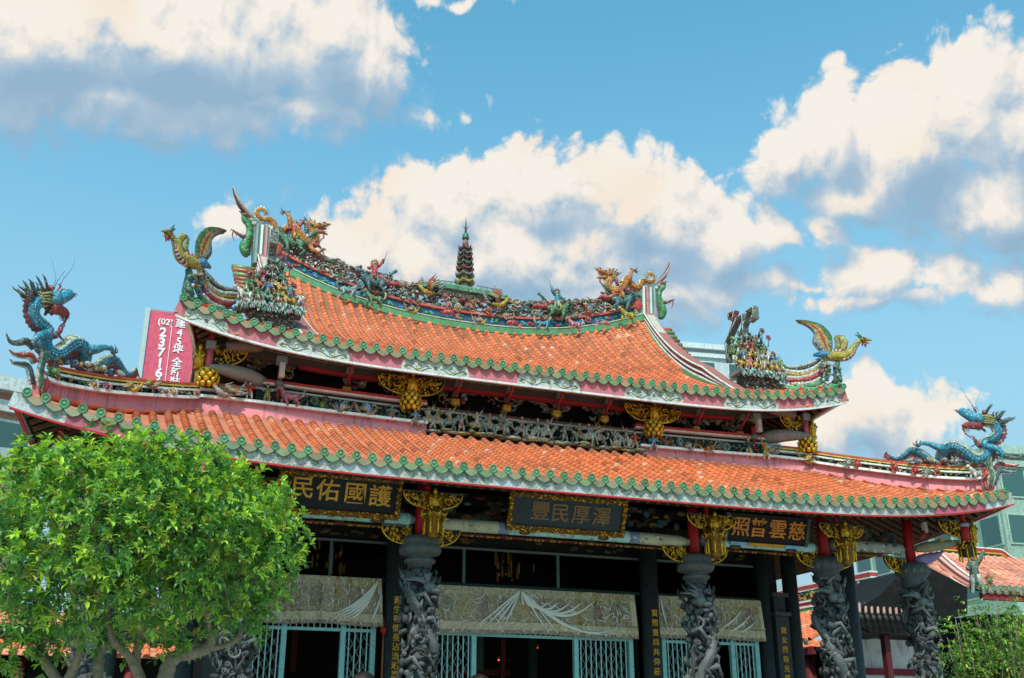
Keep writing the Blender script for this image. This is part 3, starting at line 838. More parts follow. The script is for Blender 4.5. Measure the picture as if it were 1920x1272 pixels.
# top rail
xt = frange(-4.35, 4.35, 60)
rr.strip([Vector((x, RY, rt(x))) for x in xt], .22, .045, lin('#A08A7C'))
rr.strip([Vector((x, RY-.02, rt(x)-.035)) for x in xt], .16, .03, lin('#C9918A'))
rr.strip([Vector((x, RY-.09, rt(x)+.03)) for x in xt], .03, .02, lin('#B9C0B0'))
for s in (1, -1):
    tp_ = []
    for (x, y, r) in ((625,90,4),(640,142,7),(668,198,10),(708,256,12),(756,310,13),(812,360,14),(872,408,15),(936,450,15),(1000,486,15)):
        p = at(280+x/3.975, 330+y/3.975, RY); tp_.append((s*abs(p.x), p.y, p.z, r*.0031))
    sp_ = spl(tp_, 5)
    for a, b in zip(sp_[:-1], sp_[1:]):
        w_ = .05+a[3]*3.6
        rr.strip([Vector(a[:3]), Vector(b[:3])], w_, a[3]*2.2, lin('#7A564C'))
    rr.tube([Vector(p[:3])+Vector((0, -.03-p[3]*1.8, p[3]*.5)) for p in sp_], .014, lin('#C9B9A8'), n=4)
    rr.tube([Vector(p[:3])+Vector((0, -.03-p[3]*1.8, -p[3]*.9)) for p in sp_], .014, lin('#A8807A'), n=4)
    rr.tube([Vector((s*abs(at(280+x/3.975, 330+y/3.975, RY).x), RY, at(280+x/3.975, 330+y/3.975, RY).z)) for x, y in ((645,200),(665,232),(690,262),(705,280))], [.004, .012, .014, .012], lin('#3A3A36'), n=5)
# openwork posts
for x in (-3.9, -3.0, -2.2, -1.2, 1.2, 2.05, 3.0, 3.7, 0.0): rr.box((x, RY, (zrU(x)+.4+rt(x))/2), (.07, .12, rt(x)-zrU(x)-.42), lin('#C07A6C'))
RG = m.build('main_ridge', M_PAINT, TEMPLE); g.build('green_base', M_GLZ2, RG); rr.build('ridge_rails', M_PAINT, RG)
# openwork ceramic lace between the rails
m = MB()
for i in range(520):
    x = rnd.uniform(-4.45, 4.45); lo, hi = zrU(x)+.42, rt(x)-.05
    if rnd.random() < .45: continue
    z = rnd.uniform(lo, hi); a = rnd.uniform(0, 6.3); R_ = rnd.uniform(.04, .09); k = rnd.choice((-1, 1))
    c = vary(rnd.choice([lin('#6E8A72'), lin('#4F6B5A'), lin('#B9BDB0'), lin('#8A6A5A'), lin('#3F5A58'), lin('#A8433F'), lin('#C99A3A'), lin('#D8D6CC')]), rnd, .2)
    m.tube([Vector((x+cos(a+k*u*3.2)*R_*1.3, RY+rnd.uniform(-.06, .04), max(lo-.03, min(hi+.03, z+sin(a+k*u*3.2)*R_)))) for u in frange(0, 1, 5)], .014, c, n=5)
m.build('openwork_lace', M_GLAZE, RG)
# solid ends of the ridge behind the gable ridges
for s in (1, -1):
    m = MB()
    m.prism([(s*4.35, 11.3), (s*4.95, 11.35), (s*5.02, 12.45), (s*4.75, 12.3), (s*4.35, 12.02)], .26, lin('#6E8580'), RY-.13)
    for k, c in enumerate((WHITE, lin('#C98A86'), WHITE, lin('#8FA8A0'))): m.strip([Vector((s*(4.60+.1*k), RY-.15, 11.35)), Vector((s*(4.62+.1*k), RY-.15, 12.28))], .05, .05, c, (0, 1, 0))
    m.ell((s*4.45, RY-.15, 11.75), (.1, .03, .16), lin('#B8433F'))
    m.build('ridge_end', M_PAINT, RG)

# ---------------------------------------------------------------- lower storey
rnd = random.Random(21)
SLATE, SLATE2 = lin('#4E5150'), lin('#686A68')
def stone_column(x, outer, seed, right=True):
    rnd = random.Random(seed)
    zc = 4.43 if not outer else 4.62
    m = MB()
    m.lathe((x, 0, 0), [(.34, .44), (.36, .6), (.3, .8), (.165, .95), (.165, zc-.1)], SLATE, 20)
    # writhing dragon body
    ph0 = rnd.uniform(0, 6.3); hand = 1 if seed % 2 else -1
    def hel(z, r, ph=0): a = ph0+ph+hand*(z-1)*2.35; return Vector((x+cos(a)*r, sin(a)*r, z))
    top = zc-.35
    zz = frange(1.1, top, 90)
    pts = [hel(z, .215+.045*sin(z*9), 0) for z in zz]
    m.tube(pts, [.062+.03*sin(i/90*pi) for i in range(91)], SLATE2, n=9)
    for i in range(2, 89):
        o = (pts[i]-Vector((x, 0, pts[i].z))).normalized()
        for q_ in (-.6, 0, .6): m.ell(pts[i]+o*.075*cos(q_)+Vector((0, 0, .075*sin(q_))), (.022, .022, .018), SLATE, 5, 3)
    for i in range(0, 91, 2): # back fins
        p = pts[i]; o = Vector((p.x-x, p.y, 0)).normalized()
        m.tube([p+o*.05, p+o*.10+Vector((0, 0, .05))], [.02, .004], SLATE2, n=4)
    # head of the dragon near the top
    a = -1.9 if right else -1.2
    hp = Vector((x+cos(a)*.28, sin(a)*.28, top-.25))
    m.ell(hp, (.11, .1, .09), SLATE2); m.ell(hp+Vector((.08, -.08, -.05)), (.09, .06, .05), SLATE2); m.ell(hp+Vector((.06, -.06, -.15)), (.07, .05, .035), SLATE)
    for k in range(7):
        b = rnd.uniform(-1, 1)
        m.tube([hp+Vector((-.02, 0, .05)), hp+Vector((-.12+.1*b, -.02, .16+.05*b)), hp+Vector((-.2+.25*b, .02, .2+.1*b))], [.03, .022, .008], SLATE2, n=5)
    # legs with claws
    for z in (top-.75, top-1.35, top-.4, top-1.9):
        a = rnd.uniform(-2.8, -.4); b = Vector((x+cos(a)*.22, sin(a)*.22, z))
        e = Vector((x+cos(a+.7)*.33, sin(a+.7)*.33, z+.05)); h = Vector((x+cos(a+1.1)*.34, sin(a+1.1)*.34, z-.14))
        m.tube([b, e, h], [.055, .04, .025], SLATE2, n=6)
        for k in (-1, 0, 1): m.tube([h, h+Vector((.05*k, -.03, -.06))], [.014, .003], SLATE2, n=4)
    # high relief clouds, waves, small riders: curls and lumps all round
    for i in range(330):
        z = .95+(top-.95)*rnd.random()**.6; a = rnd.uniform(-pi, pi) if i % 3 == 0 else rnd.uniform(-pi, 0)
        r = rnd.uniform(.17, .31); c = vary(rnd.choice([SLATE, SLATE2, lin('#3E403F')]), rnd, .15)
        P_ = lambda aa, rr, zz_: Vector((x+cos(aa)*rr, sin(aa)*rr, zz_))
        t = rnd.random()
        if t < .2:
            R_ = rnd.uniform(.04, .11); k = rnd.choice((-1, 1)); s0 = rnd.uniform(0, 6.3); L = rnd.uniform(2.2, 4.5)
            m.tube([P_(a+cos(s0+k*u*L)*R_*3.4, r+.03*u, z+sin(s0+k*u*L)*R_) for u in frange(0, 1, 7)], [.008, .018, .024, .026, .022, .018, .012, .005], c, n=5)
        elif t < .45:
            R_ = rnd.uniform(.03, .06); s0 = rnd.uniform(0, 6.3); k = rnd.choice((-1, 1))
            m.tube([P_(a+cos(s0+k*u*9)*R_*(1-.8*u)*3.6, r+.035*u, z+sin(s0+k*u*9)*R_*(1-.8*u)) for u in frange(0, 1, 12)], [.012, .02]+[.018]*9+[.016, .014], c, n=5)
        elif t < .65:
            s0 = rnd.uniform(-.6, .6); L = rnd.uniform(.1, .22)
            m.tube([P_(a, r-.02, z), P_(a+s0*.5, r+.03, z+L*.5), P_(a+s0*1.3, r+.05, z+L)], [.035, .028, .006], c, n=5)
        else:
            m.ell(P_(a, r-.02, z), (rnd.uniform(.03, .07), rnd.uniform(.03, .07), rnd.uniform(.03, .08)), c, 7, 5)
    o = m.build('dragon_column', M_STONE, TEMPLE)
    c = MB()
    if not outer:
        c.lathe((x, 0, zc), [(.19, -.28), (.2, -.2), (.245, -.185), (.255, -.15), (.22, -.12), (.2, -.1), (.22, -.08), (.31, -.06), (.345, -.0), (.335, .05), (.30, .09), (.305, .13), (.30, .20), (.2, .24)], lin('#565957'), 8 if seed % 2 else 20)
    else:
        c.lathe((x, 0, zc), [(.17, -.34), (.2, -.3), (.255, -.27), (.26, -.2), (.22, -.13), (.26, -.1), (.315, -.02), (.31, .06), (.26, .14), (.12, .18)], lin('#505452'), 20)
        for k in range(14):
            a = k/14*2*pi; c.ell((x+cos(a)*.29, sin(a)*.29, zc+.0), (.05, .05, .07), lin('#5A5F5C'), 6, 4)
    c.build('capital', M_STONE, o)
    c = MB(); c.lathe((x, 0, 0), [(.095, zc+.1), (.095, 5.6)], lin('#B3171C'), 14); c.build('red_post', M_PAINT, o)
for i, x in enumerate((-7.24, -5.25, -2.5, 2.5, 5.25, 7.24)): stone_column(x, abs(x) > 3, 40+i, x > 0)

# beams between the front columns, with painted ends and flowers
for (a, b, z, c) in ((-7.1, -5.35, 4.97, '#9AA59A'), (-5.1, -2.6, 4.92, '#9CCBC6'), (-2.4, 2.4, 4.88, '#A8B7A8'), (2.6, 5.1, 4.93, '#A9CFC6'), (5.35, 7.1, 5.02, '#9A9C90')):
    m = MB(); L = b-a; n = 24; pts = []; cs = []
    for i in range(n+1):
        t = i/n; pts.append(Vector((a+L*t, 0, z+.02*sin(pi*t)))); e = min(t, 1-t)
        cs.append(lin('#6A7270') if e < .035 else (lin('#B5B292') if e < .24 else (lin('#7B86A0') if e < .29 else lin('#A5D3CC'))) if L > 4 else (lin('#77807E') if e < .05 else lin(c)))
    m.tube(pts, [.05]+[.105]*(n-1)+[.05], cs, n=12)
    if L > 4:
        for i in range(60):
            t = rnd.gauss(.5, .06) if i < 20 else rnd.uniform(.06, .94); th = rnd.uniform(-1.2, .6)
            cc = rnd.choice([lin('#C98AA0'), lin('#D9A38A'), lin('#5A8A6A')]) if .4 < t < .6 else rnd.choice([lin('#8A8A6A'), lin('#6E7A66'), lin('#C9C6A8'), lin('#5F6F7A')])
            m.ell((a+L*t, -.1*cos(th), z+.02+.1*sin(th)), (rnd.uniform(.02, .06), .012, .02), cc, 6, 4)
    elif L > 2:
        for i in range(26):
            t = rnd.uniform(.1, .9); th = rnd.uniform(-1.2, .6)
            m.ell((a+L*t, -.1*cos(th), z+.02+.1*sin(th)), (rnd.uniform(.02, .09), .01, .012), rnd.choice([lin('#5F7F78'), lin('#3F5A52'), lin('#C9C6A8'), lin('#8A7A3A')]), 6, 4)
    else:
        for i in range(30):
            t = rnd.uniform(.05, .95); th = rnd.uniform(-1.2, .6)
            m.ell((a+L*t, -.1*cos(th), z+.02+.1*sin(th)), (.035, .012, .03), rnd.choice([lin('#C9C6B8'), lin('#3F5A72'), lin('#7A8A6A')]), 6, 4)
    m.build('painted_beam', M_PAINT, TEMPLE)
    # gilt strip hung below, carved panel above
    m = MB(); m.strip([Vector((a+.3, .02, z-.14)), Vector((b-.3, .02, z-.14))], .05, .035, lin('#6A2018'))
    for i in range(int(L*14)): m.ell((a+.3+(L-.6)*rnd.random(), -.01, z-.15), (.03, .02, .02), vary(lin('#A8781E'), rnd, .3), 6, 4)
    m.build('gilded_moulding', M_GOLD, TEMPLE)
    m = MB()
    for i in range(int(L*26)):
        x = rnd.uniform(a, b); zz = rnd.uniform(z+.15, 5.45); cc = rnd.choice([lin('#3A3028'), lin('#4A3A2A'), lin('#3F5560'), lin('#7A5A20'), lin('#4A2420'), lin('#55625E')])
        if rnd.random() < .4: m.box((x, .15+.2*rnd.random(), zz), (rnd.uniform(.06, .2), .08, rnd.uniform(.04, .1)), cc)
        else: m.ell((x, .15+.1*rnd.random(), zz), (rnd.uniform(.04, .12), .05, rnd.uniform(.03, .07)), cc, 7, 5)
    m.build('carved_bracket_panel', M_WOOD, TEMPLE)
m = MB(); m.strip([Vector((x, -.95, zeL(x)-.12)) for x in frange(-8.0, 8.0, 40)], .14, .14, lin('#2C2F2C')); m.strip([Vector((x, -1.04, zeL(x)-.15)) for x in frange(-8.0, 8.0, 40)], .04, .05, lin('#3E4D48')); m.build('lower_eave_beam', M_WOOD, TEMPLE)

# gilded fans under the beam beside each column
for x in (-7.24, -5.25, -2.5, 2.5, 5.25, 7.24):
    for s in (1, -1):
        if abs(x) > 7 and s*x > 0: continue
        m = MB(); z = 4.80 if abs(x) < 3 else 4.86
        gold_fan(m, x+s*.17, -.03, z, .48, .28, s, rnd, 60); m.build('gilded_fan', M_GOLD, TEMPLE)
# hanging lantern pendants with figure
def lantern(m, x, y, z0, rnd):
    R_ = .155
    m.lathe((x, y, z0), [(.03, 0), (.09, .03), (.11, .07), (.07, .10), (.12, .12), (.12, .30), (.17, .34), (.2, .40), (.17, .42), (.18, .46), (.12, .5)], lin('#8A5E1A'), 6)
    for i in range(8):
        a = i/8*2*pi+.2; p = Vector((x+cos(a)*R_, y+sin(a)*R_, z0+.08))
        m.tube([p, p+Vector((0, 0, .24))], .016, vary(GOLD, rnd), n=5)
        m.ell(p+Vector((0, 0, .30)), (.03, .03, .03), vary(GOLD, rnd), 6, 4)
        m.tube([p+Vector((cos(a)*.02, sin(a)*.02, .27)), p+Vector((cos(a)*.07, sin(a)*.07, .34))], [.02, .006], vary(GOLD, rnd), n=4)
    for i in range(60):
        a = rnd.uniform(-pi, pi); z = rnd.uniform(.3, .5)
        m.ell((x+cos(a)*.17, y+sin(a)*.17, z0+z), (.022, .022, .02), vary(rnd.choice([GOLD, GOLD2, lin('#8A5A18')]), rnd, .2), 5, 4)
for (x, sc) in ((-2.5, 1), (2.5, 1), (5.2, 1), (-5.2, 1), (-7.97, 2), (7.97, 2)):
    y = -.7; s = 1 if x > 0 else -1; corner = sc == 2
    p = bpy.data.objects.new('lantern_pendant', None); COL.objects.link(p); p.parent = TEMPLE; p.location = (x, y-5.4, 4.5)
    z0 = 4.5 if abs(x) < 3 else 4.52
    if corner: z0 = 4.78
    m = MB()
    if corner:
        m.lathe((x, y, 0), [(.06, z0+.05), (.16, z0+.07), (.17, z0+.28), (.08, z0+.33)], lin('#4A3410'), 6)
        for i in range(8):
            a = i/8*2*pi; m.tube([Vector((x+cos(a)*.15, y+sin(a)*.15, z0-.02)), Vector((x+cos(a)*.15, y+sin(a)*.15, z0+.24))], .016, vary(GOLD, rnd), n=5)
        for i in range(50): a = rnd.uniform(-pi, pi); m.ell((x+cos(a)*.16, y+sin(a)*.16, z0+rnd.uniform(.2, .34)), .024, vary(rnd.choice([GOLD, GOLD2]), rnd), 5, 4)
        m.build('gilded_lantern', M_GOLD, p)
        m = MB(); m.lathe((x, y, 0), [(.085, z0+.3), (.085, z0+.66)], lin('#C2272D'), 14); m.lathe((x, y, 0), [(.1, z0+.62), (.1, z0+.69)], lin('#9AA0A8'), 14); m.lathe((x, y, 0), [(.05, z0+.69), (.05, z0+1.0)], lin('#B3171C'), 10); m.build('red_post', M_PAINT, p)
        m = MB(); gold_fig(m, x+s*.2, y, z0+.34, .42, rnd, .1); m.build('gilded_figure', M_GOLD, p)
        m = MB(); gold_fan(m, x-s*.1, y, z0+.72, .5, .3, -s, rnd, 60); m.build('gilded_fan', M_GOLD, p)
    else:
        lantern(m, x, y, z0, rnd); m.build('gilded_lantern', M_GOLD, p)
        m = MB(); gold_fig(m, x, y-.02, z0+.42, .36, rnd, .12); m.build('gilded_figure', M_GOLD, p)
        m = MB(); m.box((x-.08, y+.1, z0+.65), (.07, .07, .4), lin('#A5181C')); m.build('red_post', M_PAINT, p)
        for q in (1, -1):
            m = MB(); gold_fan(m, x+q*.08, y+.06, z0+.74, .40, .24, q, rnd, 50); m.build('gilded_fan', M_GOLD, p)
# right-hand bracket with painted fish beams near the corner
for s in (1, -1):
    m = MB()
    m.tube([Vector((s*(7.2+.7*t), -.2-.4*t, 5.02+.1*t)) for t in frange(0, 1, 6)], [.06, .09, .1, .1, .08, .07, .05], lin('#8E8A6A'), n=8)
    m.tube([Vector((s*(7.25+.5*t), -.1-.2*t, 4.82+.16*t*t)) for t in frange(0, 1, 6)], [.06, .1, .11, .1, .08, .06, .02], lin('#8D7AA0'), n=8)
    m.box((s*7.62, -.45, 5.14), (.1, .1, .12), lin('#C9A22A')); m.box((s*7.4, -.3, 5.42), (.08, .08, .2), lin('#D6C8C2')); m.tube([Vector((s*7.3, -.25, 5.2)), Vector((s*7.4, -.3, 5.35))], .05, lin('#A8302E'))
    m.build('fish_bracket', M_PAINT, TEMPLE)

# inner columns and pilasters
def dcol(x, y, r, z1, c='#3A3E3E'):
    m = MB(); m.lathe((x, y, 0), [(r*1.4, .44), (r*1.4, .6), (r, .7), (r, z1)], lin(c), 20); return m.build('inner_column', M_STONE, TEMPLE)
IC = {}
for x in (-2.45, 2.45): IC[x] = dcol(x, 1.64, .17, 5.6)
for s in (1, -1):
    dcol(s*5.02, 1.75, .13, 5.6, '#333838'); dcol(s*5.78, 1.9, .15, 5.6); dcol(s*6.98, 1.64, .17, 5.8, '#474C4C')
    m = MB(); m.box((s*5.36, 1.75, 2.1), (.30, .2, 3.6), lin('#3A3F3F')); m.box((s*5.36, 1.72, 3.93), (.36, .26, .07), lin('#4A4F4E')); m.box((s*5.36, 1.8, 4.1), (.26, .2, .34), lin('#333838')); m.box((s*5.36, 1.76, 4.30), (.36, .26, .08), lin('#454A4A'))
    IC[s*5.36] = m.build('stone_pilaster', M_STONE, TEMPLE)

# ---- gates
TEALG = lin('#8FC4BF')
def gate(xs_posts, bays, name='gate'):
    "xs_posts post positions; bays = (x0,x1,open)"
    root = bpy.data.objects.new('gate_screen', None); COL.objects.link(root); root.parent = TEMPLE; root.location = (0, 1.7-5.4, 0)
    for x in xs_posts:
        m = MB(); m.box((x, 1.7, 2.0), (.085, .085, 3.1), TEALG); m.build('gate_post', M_METAL, root)
    m = MB()
    m.box(((xs_posts[0]+xs_posts[-1])/2, 1.7, 3.34), (xs_posts[-1]-xs_posts[0], .05, .05), TEALG)
    m.box(((xs_posts[0]+xs_posts[-1])/2, 1.7, 3.53), (xs_posts[-1]-xs_posts[0], .05, .05), TEALG)
    m.build('crossbar', M_METAL, root)
    m = MB(); L = MB()
    for (a, b, op) in bays:
        n = max(2, round((b-a)/.097))
        for i in range(1, n):
            x = a+(b-a)*i/n; z0 = 3.34 if op else .5
            m.box((x, 1.69, (z0+3.52)/2), (.018, .018, 3.52-z0), lin('#A5CFCA'))
        if not op:
            k = int((b-a)/.13)+1
            for i in range(-k-8, k+9):
                for s in (1, -1):
                    # diagonals of the folding lattice, clipped to the bay
                    pts = []
                    x0 = (a+b)/2+i*.13
                    z = .6
                    for zz in frange(2.3, 3.3, 5):
                        x = x0+s*(zz-2.3)*.55
                        if a < x < b: pts.append(Vector((x, 1.78, zz)))
                    if len(pts) > 1: L.tube([pts[0], pts[-1]], .009, lin('#7F9793'), n=4)
    m.build('gate_bars', M_METAL, root); L.build('folding_lattice', M_METAL, root)
gate([-4.93, -4.28, -3.30, -2.79], [(-4.93, -4.28, 0), (-4.28, -3.30, 1), (-3.30, -2.79, 0)])
gate([-2.04, -1.0, 1.0-.06, 2.04], [(-2.04, -1.0, 0), (-1.0, .94, 1), (.94, 2.04, 0)])
gate([2.72, 3.30, 4.20, 4.74], [(2.72, 3.30, 0), (3.30, 4.20, 1), (4.20, 4.74, 0)])
m = MB()
for x in (-3.55, -1.15, .68, 3.5): m.box((x, 1.85, 4.5), (.05, .05, .75), lin('#4E6B69'))
m.build('transom_posts', M_METAL, TEMPLE)
m = MB()
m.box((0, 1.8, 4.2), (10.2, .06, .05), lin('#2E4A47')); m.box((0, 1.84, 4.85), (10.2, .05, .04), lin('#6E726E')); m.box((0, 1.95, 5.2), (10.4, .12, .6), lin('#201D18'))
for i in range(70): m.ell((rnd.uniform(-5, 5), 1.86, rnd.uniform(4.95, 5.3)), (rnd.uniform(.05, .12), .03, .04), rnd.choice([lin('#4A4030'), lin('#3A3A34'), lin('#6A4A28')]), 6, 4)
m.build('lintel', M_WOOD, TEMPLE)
# glimmers inside: gilded shrine fittings, seen above the curtains
m = MB()
for i in range(46):
    x = rnd.choice([rnd.gauss(.15, .18), rnd.gauss(-3.3, .3)]); z = rnd.uniform(4.5, 5.0)
    m.box((x, 3.1, z), (.03, .03, rnd.uniform(.05, .25)), vary(rnd.choice([GOLD2, lin('#A86A3A'), lin('#8A6A30')]), rnd))
m.build('shrine_fittings', M_GOLD, TEMPLE)
m = MB()
for x in (-4.0, -3.5, -.6, 0.0, .5, 3.5, 3.9): m.box((x, 4.2+rnd.random(), 3.3), (rnd.uniform(.06, .2), .06, rnd.uniform(.8, 1.6)), vary(rnd.choice([lin('#5A2A20'), lin('#3F4A40'), lin('#6A5030')]), rnd, .3))
m.box((0, 4.9, 2.9), (1.6, .5, .12), lin('#5A2018')); m.build('altar_front', M_WOOD, TEMPLE)
for s in (1, -1): m = MB(); m.lathe((s*1.2, 4.4, 0), [(.12, .5), (.12, 4.6)], lin('#2A3A36'), 12); m.build('altar_column', M_WOOD, TEMPLE)
M_RL = bpy.data.materials.new('red_lamp'); M_RL.use_nodes = True
q_ = M_RL.node_tree.nodes['Principled BSDF']; q_.inputs['Base Color'].default_value = lin('#C01010'); q_.inputs['Emission Color'].default_value = (1, .05, .03, 1); q_.inputs['Emission Strength'].default_value = 4
for (x_, y_) in ((935, 1238), (1008, 1215)):
    p = at(x_, y_, 4.0); t = thing('altar_lamp', 'small glowing red altar lamp deep inside the central doorway' if x_ < 1000 else 'second faint red altar lamp higher inside the central doorway', 'lamp', p)
    m = MB(); m.ell(p, (.018 if x_ < 1000 else .010,)*3, RED); m.build('bulb', M_RL, t); m = MB(); m.lathe(p, [(.02, .03), (.035, .05), (.01, .08)], GOLD2, 8); m.build('cap', M_GOLD, t)

# ---------------------------------------------------------------- writing
def text_obj(txt, size, mat, name, parent, M4, depth=.006, ext_w=None, bold=.0):
    cu = bpy.data.curves.new(name, 'FONT'); cu.body = txt; cu.size = size; cu.extrude = depth; cu.offset = bold*size
    cu.align_x = 'CENTER'; cu.align_y = 'CENTER'; cu.space_line = .98
    cu.resolution_u = 3
    o = bpy.data.objects.new(name, cu); COL.objects.link(o)
    dg = bpy.context.evaluated_depsgraph_get()
    me = bpy.data.meshes.new_from_object(o.evaluated_get(dg)); bpy.data.objects.remove(o)
    me.transform(M4)
    at_ = me.color_attributes.get('Col') or me.color_attributes.new('Col', 'FLOAT_COLOR', 'CORNER')
    at_.data.foreach_set('color', list(mat[1])*len(me.loops))
    me.materials.clear(); me.materials.append(mat[0])
    o = bpy.data.objects.new(name, me); COL.objects.link(o)
    if parent is not None:
        me.transform(Matrix.Translation(-wloc(parent))); o.parent = parent
    return o
FRONT = Matrix.Rotation(pi/2, 4, 'X')         # text faces -Y, reads towards +X
GTXT = (M_PAINT, lin('#E2A52C'))
def vtext(x, y, z_list, chars, size, parent, mat=GTXT, sc=(1, 1)):
    for ch, z in zip(chars, z_list):
        text_obj(ch, size, mat, 'gilded_character', parent, Matrix.Translation((x, y, z)) @ FRONT @ Matrix.Diagonal((sc[0], sc[1], 1, 1)), .005, bold=.012)
def zz_of(x, ys, X, Y): return [at(x, yy, Y).z for yy in ys]
vtext(-2.45, 1.64-.175, [at(738, 1126+17.6*i, 1.46).z for i in range(9)], '蒼生有情長沾浩瀚恩', .135, IC[-2.45])
vtext(2.45, 1.64-.175, [at(1215, 1150+18.3*i, 1.46).z for i in range(7)], '寶殿重興共仰莊', .135, IC[2.45])
vtext(5.36, 1.64, [at(1468, 1183+18.0*i, 1.64).z for i in range(6)], '龍女獻珠光騰', .135, IC[5.36])
vtext(-5.36, 1.64, [at(1468, 1183+18.0*i, 1.64).z for i in range(4)], '人天共仰', .135, IC[-5.36]) if False else None

def plaque(x0, x1, z0, z1, chars, board_c, text_c, frame, label, ch_sc, tilt=.36, fr=.07, tx=None):
    xc, w, h = (x0+x1)/2, x1-x0, z1-z0
    t = thing('plaque', label, 'plaque', (xc, -.12, z0), 'carved name plaques under the eaves')
    R_ = Matrix.Translation((xc, -.12, z0)) @ Matrix.Rotation(tilt, 4, 'X')
    b = MB(); M3 = R_.to_3x3()
    b.box(R_ @ Vector((0, 0, h/2)), (w, .04, h), lin(board_c), M3); B_ = b.build('board', M_WOOD, t)
    f = MB()
    def bar(cx, cz, sx, sz, c): f.box(R_ @ Vector((cx, -.01, cz)), (sx, .08, sz), c, M3)
    if frame == 'carved':
        for (cx, cz, sx, sz) in ((0, -.03, w+.14, .09), (-w/2-.035, h/2, .07, h+.05), (w/2+.035, h/2, .07, h+.05), (0, h+.03, w+.14, .07)):
            bar(cx, cz, sx, sz, lin('#6A4510'))
            for _ in range(int(60*max(sx, sz))):
                p = R_ @ Vector((cx+rnd.uniform(-sx/2, sx/2), -.055, cz+rnd.uniform(-sz/2, sz/2)))
                f.ell(p, (rnd.uniform(.012, .035), .014, rnd.uniform(.01, .025)), vary(rnd.choice([GOLD, GOLD2, lin('#8A5A18')]), rnd, .2), 6, 4)
        f.build('gilded_frame', M_GOLD, t)
    else:
        bar(0, -.025, w*.5, .06, lin('#C98F2A')); bar(-w*.34, -.025, w*.22, .06, lin('#7FB3D6')); bar(w*.34, -.025, w*.22, .06, lin('#7FB3D6'))
        bar(w/2+.03, h/2, .06, h, lin('#4A5658')); bar(-w/2-.03, h/2, .06, h, lin('#4A5658'))
        f.build('frame', M_PAINT, t)
    for i, ch in enumerate(chars):
        u, s_, vz = tx[i]
        text_obj(ch, ch_sc*s_, (M_PAINT, lin(text_c)), 'character', t, R_ @ Matrix.Translation((u*w, -.026, h*vz)) @ FRONT @ Matrix.Diagonal((1.02, .95, 1, 1)), .005, bold=.012)
    for s in (1, -1):
        k = MB(); k.ell(R_ @ Vector((s*w*.36, .02, -.1)), (.12, .05, .05), lin('#6A4A1C'), 8, 6); k.build('bracket', M_GOLD, t)
    return t, R_, w, h
pl1 = plaque(-4.78, -2.98, 4.95, 5.46, '民佑國護', '#22262A', '#E2A43A', 'carved', 'black plaque with large bright gold characters and carved gilt lower frame, nearest the round tree', .37, tx=[(-.33, 1, .60), (-.11, 1, .57), (.13, 1, .55), (.35, 1, .52)])
pl2 = plaque(-1.02, .98, 4.93, 5.42, '豐民厚澤', '#3A4246', '#8A6A42', 'carved', 'slate grey plaque with dull brown gold characters in a gilt frame above the central gate', .35, tx=[(-.25, 1, .52), (-.07, 1, .5), (.12, 1, .5), (.31, 1, .48)])
for k, ch in enumerate('甲申秋'): text_obj(ch, .07, (M_PAINT, lin('#7A6A3A')), 'small_character', pl2[0], pl2[1] @ Matrix.Translation((-.38*pl2[2], -.026, .40-.09*k)) @ FRONT, .003) if False else None
pl3 = plaque(3.08, 4.72, 4.93, 5.44, '照普雲慈', '#1E1A18', '#D9822F', 'plain', 'black plaque with orange brush characters and blue tipped lower edge, rightmost of the three', .38, tx=[(-.34, 1, .5), (-.12, 1, .5), (.13, 1, .5), (.38, 1, .48)])

# ---------------------------------------------------------------- embroidered curtains under clear plastic
M_CURT = bpy.data.materials.new('embroidered_cloth'); M_CURT.use_nodes = True
def curt():
    T = NT(M_CURT.node_tree); bs = M_CURT.node_tree.nodes['Principled BSDF']
    p = T.n('ShaderNodeNewGeometry').outputs['Position']
    a = T.n('ShaderNodeAttribute', attribute_name='Col').outputs['Color']
    n = T.n('ShaderNodeTexNoise', ins={'Vector': p, 'Scale': 9.0, 'Detail': 6.0, 'Roughness': .6, 'Distortion': 1.2}).outputs[0]
    f = T.n('ShaderNodeTexNoise', ins={'Vector': p, 'Scale': 28.0, 'Detail': 4.0, 'Roughness': .7, 'Distortion': .6}).outputs[0]
    c = T.ramp(n, [(.36, lin('#5E4E2A')), (.46, lin('#94804A')), (.52, lin('#BCA878')), (.60, lin('#A48E66')), (.68, lin('#E0D2B4'))])
    c = T.mix(T.smooth(f, .50, .64), c, lin('#E0D4BE'))
    c = T.mix(.55, c, T.mix(1.0, a, (1.35, 1.2, .95, 1), 'MULTIPLY'))
    T.link(c, bs.inputs['Base Color']); bs.inputs['Roughness'].default_value = .35
    bs.inputs['Coat Weight'].default_value = 1.0; bs.inputs['Coat Roughness'].default_value = .16; bs.inputs['Metallic'].default_value = .15
    b = T.n('ShaderNodeBump', ins={'Strength': 1.0, 'Distance': .06, 'Height': T.n('ShaderNodeTexNoise', ins={'Vector': p, 'Scale': 14.0, 'Detail': 4.0, 'Distortion': 1.5}).outputs[0]})
    T.link(b.outputs[0], bs.inputs['Normal'])
curt()
M_PLAS = bpy.data.materials.new('crease_glint_plastic'); M_PLAS.use_nodes = True
b_ = M_PLAS.node_tree.nodes['Principled BSDF']; b_.inputs['Base Color'].default_value = lin('#F2EEE2'); b_.inputs['Roughness'].default_value = .25; b_.inputs['Alpha'].default_value = .85
